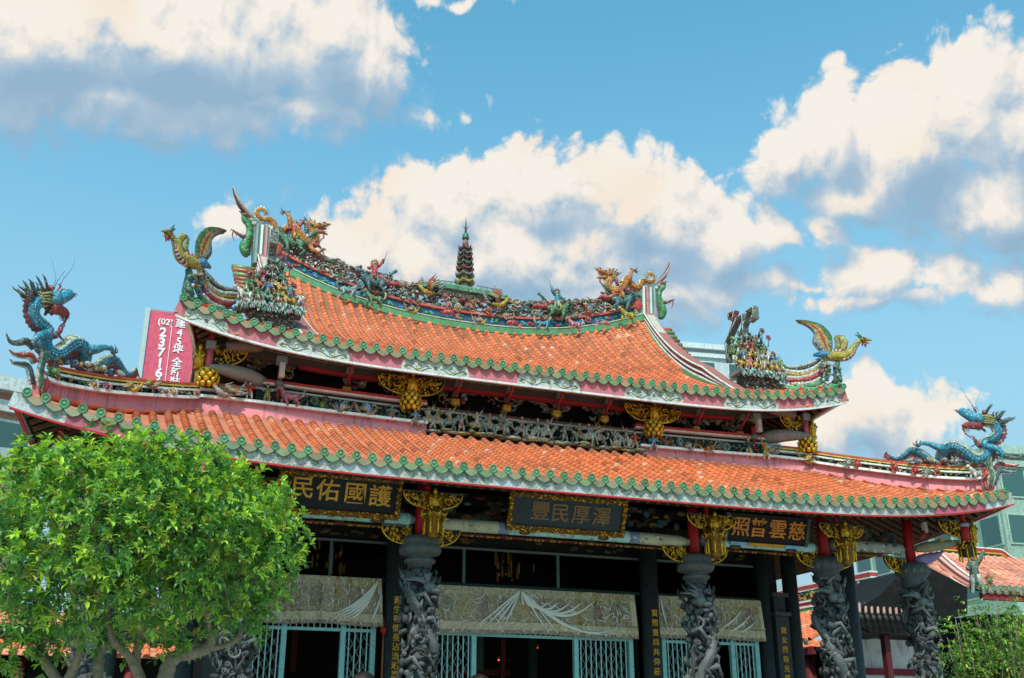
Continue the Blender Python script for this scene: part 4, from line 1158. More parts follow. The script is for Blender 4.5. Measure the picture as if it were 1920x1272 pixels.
def curtain(x0, x1, z0, z1, label, seed, swag):
    rnd = random.Random(seed)
    t = thing('embroidered_curtain', label, 'curtain', ((x0+x1)/2, 1.6, z1), 'embroidered valances above the gates')
    m = MB(); w = x1-x0; h = z1-z0
    def P_(u, v):
        x = x0+w*u; z = z1-h*v-.015*sin(u*9)*v
        return Vector((x+(.05*v*(2*u-1)), 1.60-.03*v-.012*sin(u*60+3*sin(u*7))*(.4+v), z))
    def cc(u, v):
        if v > .88: return lin('#5E4436') if int(u*w*40) % 2 else lin('#86705A')
        if v > .72: return lin('#CFC6AE')
        if v > .68: return lin('#7A5A30')
        if v < .14: return lin('#A89A70')
        if u < .03 or u > .97: return lin('#D6CDB4')
        k = int(u*w/.36); uu = (u*w/.36)-k-.5; vv = (v-.42)/.24
        body = uu*uu*9+vv*vv < 1
        return (lin('#9A861E'), lin('#6A3218'), lin('#5E4E1E'))[(k*7+seed) % 3] if body else lin('#8E7E50')
    m.grid(P_, int(w*60), 24, cc); m.build('cloth', M_CURT, t)
    # creases of the sheet, their white highlights put into the colour
    s = MB()
    def crease(a, b, sag, r, n=12):
        pts = []
        for i in range(n+1):
            q = i/n; u = a[0]+(b[0]-a[0])*q; v = a[1]+(b[1]-a[1])*q+sag*4*q*(1-q)*.5
            p = P_(max(.005, min(.995, u)), max(.01, min(.97, v))); pts.append(p+Vector((0, -.022, 0)))
        s.tube(pts, [r*1.7*(.25+.75*sin(pi*i/n)) for i in range(n+1)], lin('#F4F0E6'), n=5, sq=.5)
    for (a, b, sg, r) in swag: crease(a, b, sg, r)
    for i in range(int(w*9)):
        u = rnd.random(); v = rnd.random()*.5; crease((u, v), (u+rnd.uniform(-.02, .02), v+rnd.uniform(.08, .25)), 0, .005, 4)
    for i in range(int(w*16)):
        u = rnd.random(); v = .1+rnd.random()*.6; crease((u, v), (u+rnd.uniform(-.05, .05), v+rnd.uniform(.02, .14)), rnd.uniform(-.2, .2), .006, 5)
    for i in range(int(w*7)):
        u = rnd.random(); crease((u, .9), (u+rnd.uniform(-.01, .02), .97), 0, .006, 3)
    s.build('crease_highlights', M_PLAS, t)
sw1 = [((.97, .02), (.72-.03*k, .86-.02*k), .35-.03*k, .016) for k in range(5)]+[((.99, .3), (.9, .9), .1, .012)]
sw2 = [((.455, .02), (.26+.04*k, .85), .05, .012) for k in range(4)]+[((.46, .03), (.80-.055*k, .18+.02*k), .9-.1*k, .02-.001*k) for k in range(7)]+[((.46, .05), (.92, .72), .9, .014), ((.47, .05), (.58, .95), .1, .012), ((.5, .1), (.62, .97), .1, .01), ((.48, .1), (.86, .9), .55, .014)]
sw3 = [((.58, .75), (.8, .25), .1, .014), ((.66, .8), (.88, .35), .1, .016), ((.74, .8), (.92, .5), .1, .014), ((.04, .05), (.09, .7), .0, .012)]
curtain(-4.72, -2.70, 3.41, 4.20, 'olive embroidered valance in creased plastic, half hidden by the round green tree', 3, sw1)
curtain(-2.08, 2.12, 3.36, 4.15, 'widest embroidered valance with long white plastic swags, over the central gate', 4, sw2)
curtain(2.56, 4.86, 3.40, 4.16, 'olive embroidered valance partly behind a carved column, on the right of the central gate', 5, sw3)
# small red lantern on a cord by the inner column
t = thing('red_lantern', 'tiny red lantern ball hanging beside the left curtain', 'lantern', (-2.66, 1.5, 3.4))
m = MB(); m.ell((-2.66, 1.5, 3.34), (.055, .055, .06), lin('#C8141A')); m.tube([Vector((-2.66, 1.5, 3.4)), Vector((-2.66, 1.5, 3.55))], .008, lin('#8A3A2A')); m.build('ball', M_PAINT, t)
m = MB(); m.tube([Vector((-2.66, 1.5, 3.29)), Vector((-2.66, 1.5, 2.4))], .014, lin('#A5643A')); m.build('tassel', M_PAINT, t)

# ---------------------------------------------------------------- roof ornaments
rnd = random.Random(77)
def pairthing(name, labels, cat, loc, group, parts):
    "parts: list of (part name, MB, material[, parent part name]); builds the left one and its mirror image"
    for k, mir in ((0, False), (1, True)):
        l = (-loc[0], loc[1], loc[2]) if mir else tuple(loc)
        t = thing(name, labels[k], cat, l, group); made = {}
        for p in parts:
            par = made[p[3]] if len(p) > 3 else t
            made[p[0]] = p[1].build(p[0], p[2], par, mirror=mir)
def teeth(m, a, b, n, d, L, r=.012):
    for i in range(n):
        p = Vector(a).lerp(Vector(b), (i+.5)/n); m.tube([p, p+Vector(d)*L], [r, .002], lin('#E9E6D6'), n=4)
def spikes(m, pts, side, L, r, col, step=1, rnd=rnd):
    for i in range(1, len(pts)-1, step):
        t = (Vector(pts[i+1])-Vector(pts[i-1])).normalized(); o = t.cross(Vector(side)).normalized()
        p = Vector(pts[i]); l = L*rnd.uniform(.75, 1.2)
        m.tube([p, p+o*l*.6+t*-.2*l, p+o*l-t*.5*l], [r, r*.6, r*.15], col, n=4)
def fin(m, pts, rs, side, h, col, col2):
    "continuous dorsal fin along the outer side of a body"
    vs = []; side = Vector(side)
    for i, p in enumerate(pts):
        t = (Vector(pts[min(i+1, len(pts)-1)])-Vector(pts[max(i-1, 0)])).normalized(); o = t.cross(side).normalized()
        q = Vector(p)+o*(rs[i]*.8); hh = h*(1+.35*(i % 2))*min(1, i/4, (len(pts)-1-i)/3+.2)
        vs += [q+side*.02, q+o*hh, q-side*.02]
    fs = []
    for i in range(len(pts)-1): a = 3*i; fs += [(a, a+3, a+4, a+1), (a+1, a+4, a+5, a+2)]
    m.add(vs, fs, col, False)

# ---- blue dragons on the lower hips
N1 = Vector((1, -1, 0)).normalized()
def HD(x, y, off=0): return atplane(x/3.975, 480+y/3.975, (-6.05, 1.16, 0), (1, -1, 0)) + N1*off
KD = .00215
def hd_path(raw, k=5):
    out = spl([tuple(HD(a, b, o))+(r*KD,) for a, b, r, o in raw], k)
    return [Vector(q[:3]) for q in out], [q[3] for q in out]
BLUEB, BELLY, REDF = lin('#2A8FAC'), lin('#B9BD98'), lin('#8E3236')
raw = [(1012,832,8,0),(990,868,15,0),(940,878,22,0),(898,835,28,0),(860,780,31,0),(815,772,34,0),(765,800,37,0),(728,838,38,-.05),(690,856,38,-.1),(655,820,42,-.08),(640,745,50,-.03),(610,685,54,0),(555,655,56,0),(495,672,56,.03),(440,712,52,.05),(385,738,50,.06),(335,715,50,.05),(312,665,48,.04),(322,610,47,.03),(340,565,46,.02),(318,525,44,0),(276,492,43,0),(247,450,43,0),(242,400,44,0),(262,355,44,0),(305,330,46,0),(350,335,46,0)]
pts, rs = hd_path(raw, 5)
pts, rs = pts[::-1], rs[::-1]
body = MB()
cols = [vary(BLUEB, rnd, .12) for _ in pts]
body.tube(pts, rs, cols, n=12, up=N1, col2=BELLY)
# belly plates
for i in range(3, len(pts)-2):
    t = (pts[i+1]-pts[i-1]).normalized(); o = t.cross(N1).normalized()
    body.tube([pts[i]-o*rs[i]*.75+N1*rs[i]*.62, pts[i]-o*rs[i]*1.04, pts[i]-o*rs[i]*.75-N1*rs[i]*.62], .011, lin('#D8D4C0'), n=4)
    for q in (.35, 0, -.35):  # scale rows on the visible side
        body.ell(pts[i]+o*rs[i]*q+N1*rs[i]*.93, (rs[i]*.16, rs[i]*.12, rs[i]*.2), vary(lin('#3FA3BC') if i % 2 else lin('#1F6F8C'), rnd, .1), 5, 4)
finm = MB(); fin(finm, pts, rs, N1, .075, REDF, RED)
spikes(finm, pts, N1, .15, .008, lin('#6A3A34'), 1)
head = MB()
hd = lambda x, y, o=0: HD(x, y, o)
def hk(raw): return [HD(a, b, (c if len(e) == 0 else c)) for a, b, c, *e in raw]
for sd in (-1, 1):
    head.ell(hd(385, 325, .05*sd), (.10, .07, .09), lin('#2F8FA6'), 10, 8)
head.tube([hd(350,325), hd(400,325), hd(440,318), hd(480,300), hd(520,286), hd(538,288)], [.11, .115, .105, .095, .08, .045], lin('#2FA0BE'), n=10, up=N1)
head.tube([hd(365,365), hd(400,390), hd(440,402), hd(480,418), hd(508,440)], [.095, .095, .085, .065, .035], lin('#A53A3E'), n=9, up=N1)
head.tube([hd(385,352), hd(430,378), hd(480,400)], [.05, .04, .02], lin('#D8A0A0'), n=8, up=N1)
head.ell(hd(470, 272), (.05, .05, .06), lin('#B22A2E')); head.ell(hd(455, 292), (.06, .05, .04), lin('#2E6B4A'))
for sd in (-1, 1):
    head.ell(hd(408, 292, .06*sd), (.03, .03, .03), lin('#F0EDE0')); head.ell(hd(412, 290, .085*sd), (.014, .014, .014), lin('#111111'))
    head.ell(hd(352, 245, .05*sd), (.045, .035, .045), lin('#B3262B'))
    head.tube([hd(345,270,.04*sd), hd(325,205,.05*sd), hd(308,165,.06*sd), hd(290,142,.06*sd)], [.025, .02, .014, .004], lin('#4A5A58'), n=6)
    head.tube([hd(405,262,.05*sd), hd(430,235,.06*sd), hd(412,215,.07*sd)], .012, lin('#A8383A'), n=5)
    head.tube([hd(420,250,.05*sd), hd(450,180,.05*sd), hd(505,110,.06*sd), hd(530,60,.06*sd), hd(533,20,.06*sd)][:3+2*(sd > 0)], [.006, .004, .003, .002, .002][:3+2*(sd > 0)], lin('#5A5550'), n=4)
    for i in range(6): head.tube([hd(500-8*i, 440-5*i, .02*sd), hd(505-10*i, 465+rnd.uniform(0, 30), .03*sd)], [.012, .003], lin('#7A2A2E'), n=4)
head.tube([hd(480,425), hd(498,455), hd(480,500), hd(450,520), hd(430,548)], [.016, .02, .016, .012, .003], lin('#A2242C'), n=6, up=N1)
head.tube([hd(395,245), hd(418,170), hd(400,90), hd(378,5)], [.005, .003, .002, .0015], lin('#5A5550'), n=4)
teeth(head, hd(430,335), hd(525,305), 8, (0, 0, -1), .05); teeth(head, hd(420,385), hd(500,415), 7, (0, 0, 1), .05)
for i in range(16): a = rnd.uniform(-.4, 1.2); head.tube([hd(525, 292), hd(525+70*cos(a)*rnd.uniform(.4, .8), 292+70*sin(a)*rnd.uniform(.3, .7), rnd.uniform(-.05, .05))], [.006, .002], lin('#4A5A60'), n=4)
for i in range(14):
    a = i/13; head.tube([hd(400-60*a, 400+14*a), hd(395-70*a, 440+10*sin(a*9))], [.012, .003], lin('#6E2A30'), n=4)
mane = MB()
for i in range(8):
    q = i/7
    for sd in (1, -1):
        mane.tube([hd(385-25*q, 300+70*q, .07*sd), hd(330-25*q, 285+75*q, .10*sd), hd(280-10*q, 290+70*q, .08*sd), hd(262-2*q, 265+90*q, .05*sd)], [.016, .024, .02, .006], lin('#B9AE4A') if i % 2 == 0 else lin('#4C4A2E'), n=5)
for (a, b) in ((110,218),(148,232),(163,275),(186,172),(205,185),(238,195),(268,212),(180,310)):
    for sd in (1, -1): mane.tube([hd(275, 330, .03*sd), hd((275+a)/2+8, (330+b)/2+18, .05*sd), hd(a+18, b+22, .06*sd), hd(a, b, .05*sd)], [.024, .022, .012, .003], lin('#2F4F54') if sd > 0 else lin('#7C7A4A'), n=5)
LEGS = []
def leg(raw, fingers, col, fr=.02):
    legs = MB(); LEGS.append(legs)
    legs.tube([HD(*p[:3]) if len(p) > 3 else HD(p[0], p[1]) for p in [(a, b, o, 0) for a, b, r, o in raw]], [r*KD for a, b, r, o in raw], col, n=8, up=N1)
    for f in fingers: legs.tube([HD(*q) for q in f], [.018, .016, .004][:len(f)], lin('#3E6A72'), n=5)
leg([(620,705,42,.08),(680,705,30,.12),(735,690,22,.12),(785,700,17,.12),(805,735,14,.1)], [[(805,735,.1),(820,700,.12),(808,668,.12)],[(805,735,.1),(790,690,.12),(788,670,.1)],[(805,735,.1),(835,725,.1),(842,700,.1)],[(805,735,.1),(822,760,.1),(815,790,.1)]], lin('#2A93AE'))
leg([(335,600,40,.06),(270,598,30,.14),(215,612,24,.16),(185,655,18,.16),(205,685,14,.16)], [[(205,685,.16),(190,720,.18),(178,705,.18)],[(205,685,.16),(225,715,.16),(228,735,.16)],[(205,685,.16),(240,690,.16),(252,705,.14)]], lin('#2A93AE'))
leg([(350,600,30,.05),(380,600,22,.1),(400,570,16,.12),(415,535,12,.12)], [[(415,535,.12),(430,525,.12),(440,540,.12)],[(400,600,.1),(420,625,.1),(440,640,.1)]], lin('#7C2A40'))
leg([(560,690,36,-.1),(570,760,30,-.05),(548,800,26,.0),(575,835,18,.05)], [[(575,835,.05),(610,850,.08),(600,880,.08)]], lin('#1F4A4E'))
base = MB()
for i in range(46):
    q = i/45; x = 300+560*q; y = 765+ (115*q) + rnd.uniform(-22, 14)
    base.ell(HD(x, y, rnd.uniform(-.05, .12)), (rnd.uniform(.03, .07), .04, rnd.uniform(.025, .05)), vary(rnd.choice([lin('#D9822F'), lin('#C9A22A'), lin('#3F6FA8'), lin('#B9BDB0'), lin('#A8303A'), lin('#8AB8A0'), lin('#4A5A6A')]), rnd, .2), 7, 5)
pairthing('dragon_statue', ['blue ceramic dragon rearing with open mouth on the left corner of the lower roof', 'blue ceramic dragon rearing with open mouth on the right corner of the lower roof'], 'dragon statue', (-7.9, -.7, 6.5), 'blue dragons on the lower roof corners',
  [('body', body, M_GLAZE), ('dorsal_fin', finm, M_GLAZE), ('head', head, M_GLAZE), ('mane', mane, M_GLAZE), ('cloud_base', base, M_GLAZE)]+[('leg', l_, M_GLAZE) for l_ in LEGS])
# corner volutes beneath the dragons: white edged leaves and flying tendrils
vol = MB()
def leaf(m, raw, col, k=1.0, edge=lin('#DAD8CC')):
    p_, r_ = hd_path(raw, 4); m.tube(p_, [r*1.25*k for r in r_], edge, n=7, up=N1, sq=.6); m.tube([p+N1*r*.45 for p, r in zip(p_, r_)], [r*k*.85 for r in r_], col, n=7, up=N1, sq=.6)
leaf(vol, [(300,1035,12,.05),(310,985,26,.05),(315,925,26,.05),(290,870,20,.05),(262,850,10,.05)], lin('#B8383C'))
leaf(vol, [(262,1000,10,.08),(265,940,24,.08),(262,880,24,.08),(285,800,20,.08),(300,740,26,.08),(285,690,16,.08)], lin('#4E7A58'))
leaf(vol, [(235,960,14,0),(225,880,22,0),(200,820,20,0),(140,805,14,0),(95,795,9,0),(72,768,4,0)], lin('#3E5A66'))
leaf(vol, [(250,800,20,.02),(215,745,24,.02),(150,742,18,.02),(95,732,12,.02),(58,700,4,.02)], lin('#A83A34'))
leaf(vol, [(240,690,18,.02),(190,640,22,.02),(120,652,16,.02),(65,638,11,.02),(38,580,4,.02)], lin('#4A5450'), 1, lin('#6E7874'))
pairthing('corner_scroll', ['white edged leaf scroll with black tendrils under the left blue dragon', 'white edged leaf scroll with black tendrils under the right blue dragon'], 'roof ornament', (-8.5, -1.3, 6.2), 'leaf scrolls at the lower roof corners', [('leaf_scroll', vol, M_GLAZE)])

# ---- orange dragons and green fish dragons on the main ridge
NY = Vector((0, -1, 0)); KO = .0029
def OD(x, y, off=0): return at(280+x/3.975, 330+y/3.975, 5.32-off)
def od(raw, k=5):
    out = spl([tuple(OD(a, b, o))+(r*KO,) for a, b, r, o in raw], k)
    return [Vector(q[:3]) for q in out], [q[3] for q in out]
OR1 = lin('#D07F1E')
body = MB(); finm = MB(); head = MB(); legs = MB()
pts, rs = od([(862,292,7,0),(858,262,13,0),(830,250,16,0),(806,272,18,0),(815,305,19,0),(850,325,20,0),(888,322,24,0),(922,345,27,0),(935,380,28,0),(962,405,30,0),(1000,405,30,0),(1035,380,32,0),(1068,365,38,.03),(1095,400,44,.05),(1118,450,46,.05),(1160,490,46,.03),(1205,500,42,0),(1228,468,38,0),(1216,425,34,0),(1185,392,30,0),(1180,362,28,0),(1205,352,28,0)])
body.tube(pts, rs, [vary(OR1, rnd, .1) for _ in pts], n=10, up=NY, col2=lin('#C9C6B0'))
for i in range(3, len(pts)-2, 1):
    t = (pts[i+1]-pts[i-1]).normalized(); o = t.cross(NY).normalized()
    for q in (.4, 0, -.3): body.ell(pts[i]+o*rs[i]*q+NY*rs[i]*.92, (rs[i]*.2, rs[i]*.12, rs[i]*.2), vary(lin('#C46F18') if i % 2 else lin('#DE9530'), rnd, .1), 5, 4)
fin(finm, pts, rs, NY, .05, lin('#B9BDB4'), RED); spikes(finm, pts, NY, .13, .007, lin('#5A5A4E'), 1)
O = OD
head.tube([O(1195,352), O(1235,378), O(1285,372), O(1320,366), O(1352,360)], [.09, .09, .06, .045, .015], lin('#C77A26'), n=9, up=NY)
head.tube([O(1225,400), O(1265,415), O(1300,422), O(1330,440)], [.07, .055, .04, .012], lin('#A8703A'), n=9, up=NY)
head.tube([O(1265,395), O(1320,395)], [.04, .02], lin('#A8262A'), n=7, up=NY)
head.tube([O(1300,425), O(1300,460), O(1278,478), O(1270,500)], [.02, .02, .014, .004], lin('#B2242C'), n=6, up=NY)
head.ell(O(1305, 355), (.05, .05, .04), lin('#8A2A2A')); head.ell(O(1268, 350, .07), (.03, .03, .03), lin('#EDE9DA')); head.ell(O(1270, 350, .1), (.014, .014, .014), DARK)
teeth(head, O(1270,392), O(1340,378), 6, (0, 0, -1), .04, .01); teeth(head, O(1270,405), O(1325,418), 5, (0, 0, 1), .04, .01)
for (a, b) in ((1115,320),(1150,305),(1165,330),(1135,345),(1190,312),(1225,322)):
    for o in (.06, -.06): head.tube([O(1225, 370, o), O((1225+a)/2, (370+b)/2+12, o), O(a+12, b+10, o), O(a, b, o)], [.028, .024, .014, .003], lin('#56605E'), n=5)
for i in range(7): head.tube([O(1205-4*i, 385+4*i, .06), O(1165-3*i, 385+12*i, .09), O(1150+3*i, 420+12*i, .06)], [.02, .02, .005], lin('#8E9AA0') if i % 2 else lin('#4F5C60'), n=5)
LEGS = []
def oleg(raw, fingers):
    legs = MB(); LEGS.append(legs)
    legs.tube([OD(a, b, o) for a, b, r, o in raw], [r*KO for a, b, r, o in raw], lin('#C4751F'), n=8, up=NY)
    for f in fingers: legs.tube([OD(*q) for q in f], [.02, .016, .004][:len(f)], lin('#5E4A2E'), n=5)
oleg([(1070,400,30,.05),(1050,345,24,.1),(1042,300,16,.1),(1015,268,12,.1)], [[(1015,268,.1),(990,258,.1),(978,232,.1)],[(1015,268,.1),(985,275,.1),(968,262,.1)],[(1015,268,.1),(995,285,.1),(975,290,.1)],[(1015,268,.1),(1045,272,.1),(1052,252,.1)]])
oleg([(1195,520,24,.08),(1222,560,18,.1),(1258,572,14,.1),(1285,555,11,.1)], [[(1285,555,.1),(1282,538,.1),(1270,545,.1)],[(1285,555,.1),(1312,550,.1),(1320,560,.1)],[(1285,555,.1),(1300,575,.1),(1305,602,.1)],[(1285,555,.1),(1300,540,.1),(1315,545,.1)]])
oleg([(1100,440,22,-.06),(1130,500,18,-.02),(1140,540,14,.0)], [])
pairthing('dragon_statue', ['orange ceramic dragon prancing on the left end of the main ridge', 'orange ceramic dragon prancing on the right end of the main ridge'], 'dragon statue', (-3.9, 5.32, 12.3), 'orange dragons on the main ridge',
  [('body', body, M_GLAZE), ('dorsal_fin', finm, M_GLAZE), ('head', head, M_GLAZE)]+[('leg', l_, M_GLAZE) for l_ in LEGS])
body = MB(); det = MB()
pts, rs = od([(703,282,18,0),(712,325,26,0),(738,365,24,0),(748,420,26,0),(728,480,34,0),(708,530,40,0),(718,580,30,0),(735,600,14,0)], 5)
body.tube(pts, rs, [vary(lin('#2F8F4A'), rnd, .12) for _ in pts], n=10, up=NY)
spikes(det, [p for p in pts], NY, -.13, .012, lin('#7A6A2E'), 1); fin(det, pts, [-r for r in rs], NY, -.05, lin('#8A3A30'), RED)
det.tube([O(735,455,.03), O(690,452,.06), O(650,425,.06), O(628,408,.06)], [.05, .045, .03, .02], lin('#8E4A3A'), n=7, up=NY)
for f in ([(628,408),(618,440),(634,490)], [(628,408),(645,430),(650,455)], [(628,408),(610,400),(606,415)]): det.tube([O(a, b, .06) for a, b in f], [.018, .014, .003], lin('#7A2A28'), n=5)
det.ell(O(715, 292, .05), (.06, .05, .05), lin('#B2262A')); det.tube([O(700,290), O(680,268), O(665,262)], [.03, .02, .006], lin('#5A4A32'), n=6)
det.ell(O(760, 330, .02), (.07, .05, .05), lin('#A9B6AE')); det.ell(O(780, 355, .02), (.06, .05, .06), lin('#C9CDC4'))
pairthing('fish_dragon_statue', ['green fish dragon with red claw climbing the left end of the main ridge', 'green fish dragon with red claw climbing the right end of the main ridge'], 'dragon statue', (-5.2, 5.32, 12.0), 'green fish dragons at the ridge ends', [('body', body, M_GLAZE), ('claw_and_spines', det, M_GLAZE)])

# ---- phoenixes on the upper corners with streaming tails
NP = Vector((1, -1, 0)).normalized()
def PH(x, y, off=0): return atplane(280+x/3.975, 330+y/3.975, (-6.5, .5, 0), (1, -1, 0)) + NP*off
KP = .0028
def ph(raw, k=5):
    out = spl([tuple(PH(a, b, o))+(r*KP,) for a, b, r, o in raw], k)
    return [Vector(q[:3]) for q in out], [q[3] for q in out]
body = MB(); head = MB(); wing = MB(); tail = MB()
pts, rs = ph([(150,425,16,0),(178,468,18,0),(200,520,24,0),(215,570,30,0),(245,612,38,0),(300,640,42,0),(350,660,34,0),(395,680,22,0)])
body.tube(pts, rs, [vary(lin('#B7A02A'), rnd, .1) for _ in pts], n=10, up=NP)
for i in range(2, len(pts)-2):
    t = (pts[i+1]-pts[i-1]).normalized(); o = -t.cross(NP).normalized()
    for s_ in (1, -1):
        pass
    q = pts[i]+(o if o.z < 0 or o.x < 0 else -o)*rs[i]*.75+NP*rs[i]*.35
    body.ell(q, (rs[i]*.5, rs[i]*.4, rs[i]*.5), [lin('#9A2A2E'), lin('#C9C9BE')][i % 2], 6, 4)
body.tube([PH(330,640,.05), PH(380,655,.08), PH(438,688,.05)], [.06, .09, .03], lin('#2F86B8'), n=7, up=NP, sq=.6)
spikes(body, pts[:22], NP, -.09, .01, lin('#6A7A2A'), 1)
head.ell(PH(142, 425), (.075, .06, .055), lin('#8E8A2A')); head.tube([PH(130,412), PH(100,412), PH(86,412)], [.035, .022, .004], lin('#B89A2E'), n=6); head.tube([PH(130,432), PH(108,445), PH(100,450)], [.025, .014, .004], lin('#A8852A'), n=6)
head.ell(PH(135, 412, .05), (.03, .02, .02), lin('#B02A2E')); head.ell(PH(140, 408, .065), (.012, .012, .012), DARK)
for (a, b) in ((190,362),(175,390),(200,395)): head.tube([PH(155,415), PH((155+a)/2, (415+b)/2-3), PH(a, b)], [.03, .022, .004], lin('#3F6A5A'), n=5)
head.tube([PH(125,445), PH(130,475), PH(122,490)], [.03, .025, .006], lin('#A82A30'), n=6); head.tube([PH(140,445), PH(148,470), PH(145,488)], [.02, .02, .005], lin('#A82A30'), n=6)
# big wing: bands of feathers
outer = [(318,625),(332,590),(335,530),(345,470),(385,412),(430,393),(480,394),(520,403),(552,415)]
inner = [(352,648),(382,622),(405,600),(430,565),(438,520),(440,478),(462,445),(500,425),(552,415)]
oc = spl([tuple(PH(a, b, .05)) for a, b in outer], 5); ic = spl([tuple(PH(a, b, .05)) for a, b in inner], 5)
bands = [(0, .25, lin('#3E7A34')), (.25, .42, lin('#C98A1E')), (.42, .58, lin('#A8302A')), (.58, .75, lin('#C9A22A')), (.75, 1.0, lin('#8E9288'))]
for (a, b, c) in bands:
    vs = []
    for p, q in zip(oc, ic):
        p, q = Vector(p), Vector(q)
        for w_, th in ((a, .035), (b, .03)): vs.append(p.lerp(q, w_)+NP*th)
        for w_, th in ((b, -.03), (a, -.035)): vs.append(p.lerp(q, w_)+NP*th)
    fs = []
    for i in range(len(oc)-1):
        k = 4*i; fs += [(k, k+4, k+5, k+1), (k+2, k+6, k+7, k+3), (k+1, k+5, k+6, k+2), (k+3, k+7, k+4, k)]
    wing.add(vs, fs, c, False)
for i in range(1, len(ic)-1):
    p = Vector(ic[i]); o = (Vector(ic[i])-Vector(oc[i])).normalized()
    wing.tube([p, p+o*.06+Vector((0, 0, -.03))], [.022, .006], lin('#6E6A62'), n=4)
wing.tube([Vector(p) for p in oc], .022, lin('#2E5A2E'), n=5)
wing.tube([PH(290,590,-.08), PH(268,530,-.1), PH(262,480,-.1), PH(285,445,-.1), PH(320,445,-.1)], [.06, .08, .08, .07, .03], lin('#A8942A'), n=8, up=NP, sq=.4)
wing.tube([PH(310,590,-.06), PH(300,530,-.08), PH(310,480,-.08), PH(325,460,-.08)], [.05, .06, .05, .02], lin('#8E8A3A'), n=8, up=NP, sq=.4)
# streaming tail feathers down the hip
P2 = lambda x, y, q: atplane(280+x/3.975, 330+y/3.975, (-6.3+.75*q, .7+.75*q, 0), (1, -1, 0))
st = [([(400,695),(440,745),(500,800),(560,835),(630,848),(705,852)], .040, '#B9BDB8'), ([(395,705),(430,760),(485,815),(550,850),(620,865),(700,868)], .028, '#2F3A3A'),
      ([(385,715),(415,775),(470,840),(540,872),(620,880),(705,895)], .045, '#D8D6CC'), ([(372,705),(400,775),(455,850),(530,895),(610,902),(690,920)], .042, '#C49A22'),
      ([(360,700),(385,780),(440,860),(515,915),(590,935),(640,945)], .045, '#D8D4CA'), ([(352,720),(375,800),(430,880),(500,930),(570,955),(640,940)], .055, '#B8303A'),
      ([(345,750),(362,830),(410,905),(470,955),(520,975),(560,985)], .05, '#D8D4CA'), ([(338,760),(352,840),(395,920),(450,970),(510,1000),(545,975)], .055, '#3F9A62')]
for (pp, r, c) in st:
    raw = spl([tuple(P2(a, b, i/5*.9)) for i, (a, b) in enumerate(pp)], 5); n_ = len(raw)
    tail.tube([Vector(p) for p in raw], [r*(.5+.5*min(1, 6*i/n_, 5*(n_-1-i)/n_+.25)) for i in range(n_)], lin(c), n=7, up=NP, sq=.7)
plinth = MB()
plinth.tube([PH(290,690), PH(300,740), PH(290,800), PH(285,860), PH(300,900)], [.05, .07, .08, .1, .1], lin('#3E6A62'), n=8)
for i in range(34): plinth.ell(PH(rnd.uniform(262, 400), rnd.uniform(720, 900), rnd.uniform(.03, .12)), (rnd.uniform(.02, .05), .03, rnd.uniform(.02, .045)), vary(rnd.choice([lin('#2F4FA0'), lin('#B98A6A'), lin('#8A3A2A'), lin('#4F8A5A'), lin('#C9C6B0'), lin('#5A6A4A')]), rnd, .2), 6, 4)
for i in range(44):
    q = rnd.random(); plinth.ell(P2(350+330*q, 900+95*q*.7+rnd.uniform(10, 45), q*.6), (.035, .03, .03), vary(rnd.choice([lin('#B98A3A'), lin('#A8303A'), lin('#4F7A5A'), lin('#C9C6B0'), lin('#2F6F8F')]), rnd, .2), 6, 4)
ridgeg = MB()
ridgeg.tube([Vector(p) for p in spl([tuple(P2(a, b, i/4*.7)) for i, (a, b) in enumerate([(268,885),(310,930),(390,990),(520,1035),(680,1062)])], 5)], [.06]+[.085]*19+[.07], lin('#4FA870'), n=8)
ridgeg.tube([Vector(p)+Vector((0, 0, .07)) for p in spl([tuple(P2(a, b, i/4*.7)) for i, (a, b) in enumerate([(268,880),(310,922),(390,980),(520,1025),(680,1052)])], 5)], .022, lin('#CFCBA8'), n=6)
pairthing('phoenix_statue', ['ceramic phoenix with raised banded wing on the left tip of the upper roof', 'ceramic phoenix with raised banded wing on the right tip of the upper roof'], 'phoenix statue', (-6.4, .6, 8.9), 'phoenixes on the upper roof corners',
  [('body', body, M_GLAZE), ('head', head, M_GLAZE), ('wings', wing, M_GLAZE), ('tail_feathers', tail, M_GLAZE), ('flower_plinth', plinth, M_GLAZE), ('green_hip_ridge', ridgeg, M_GLAZE)])

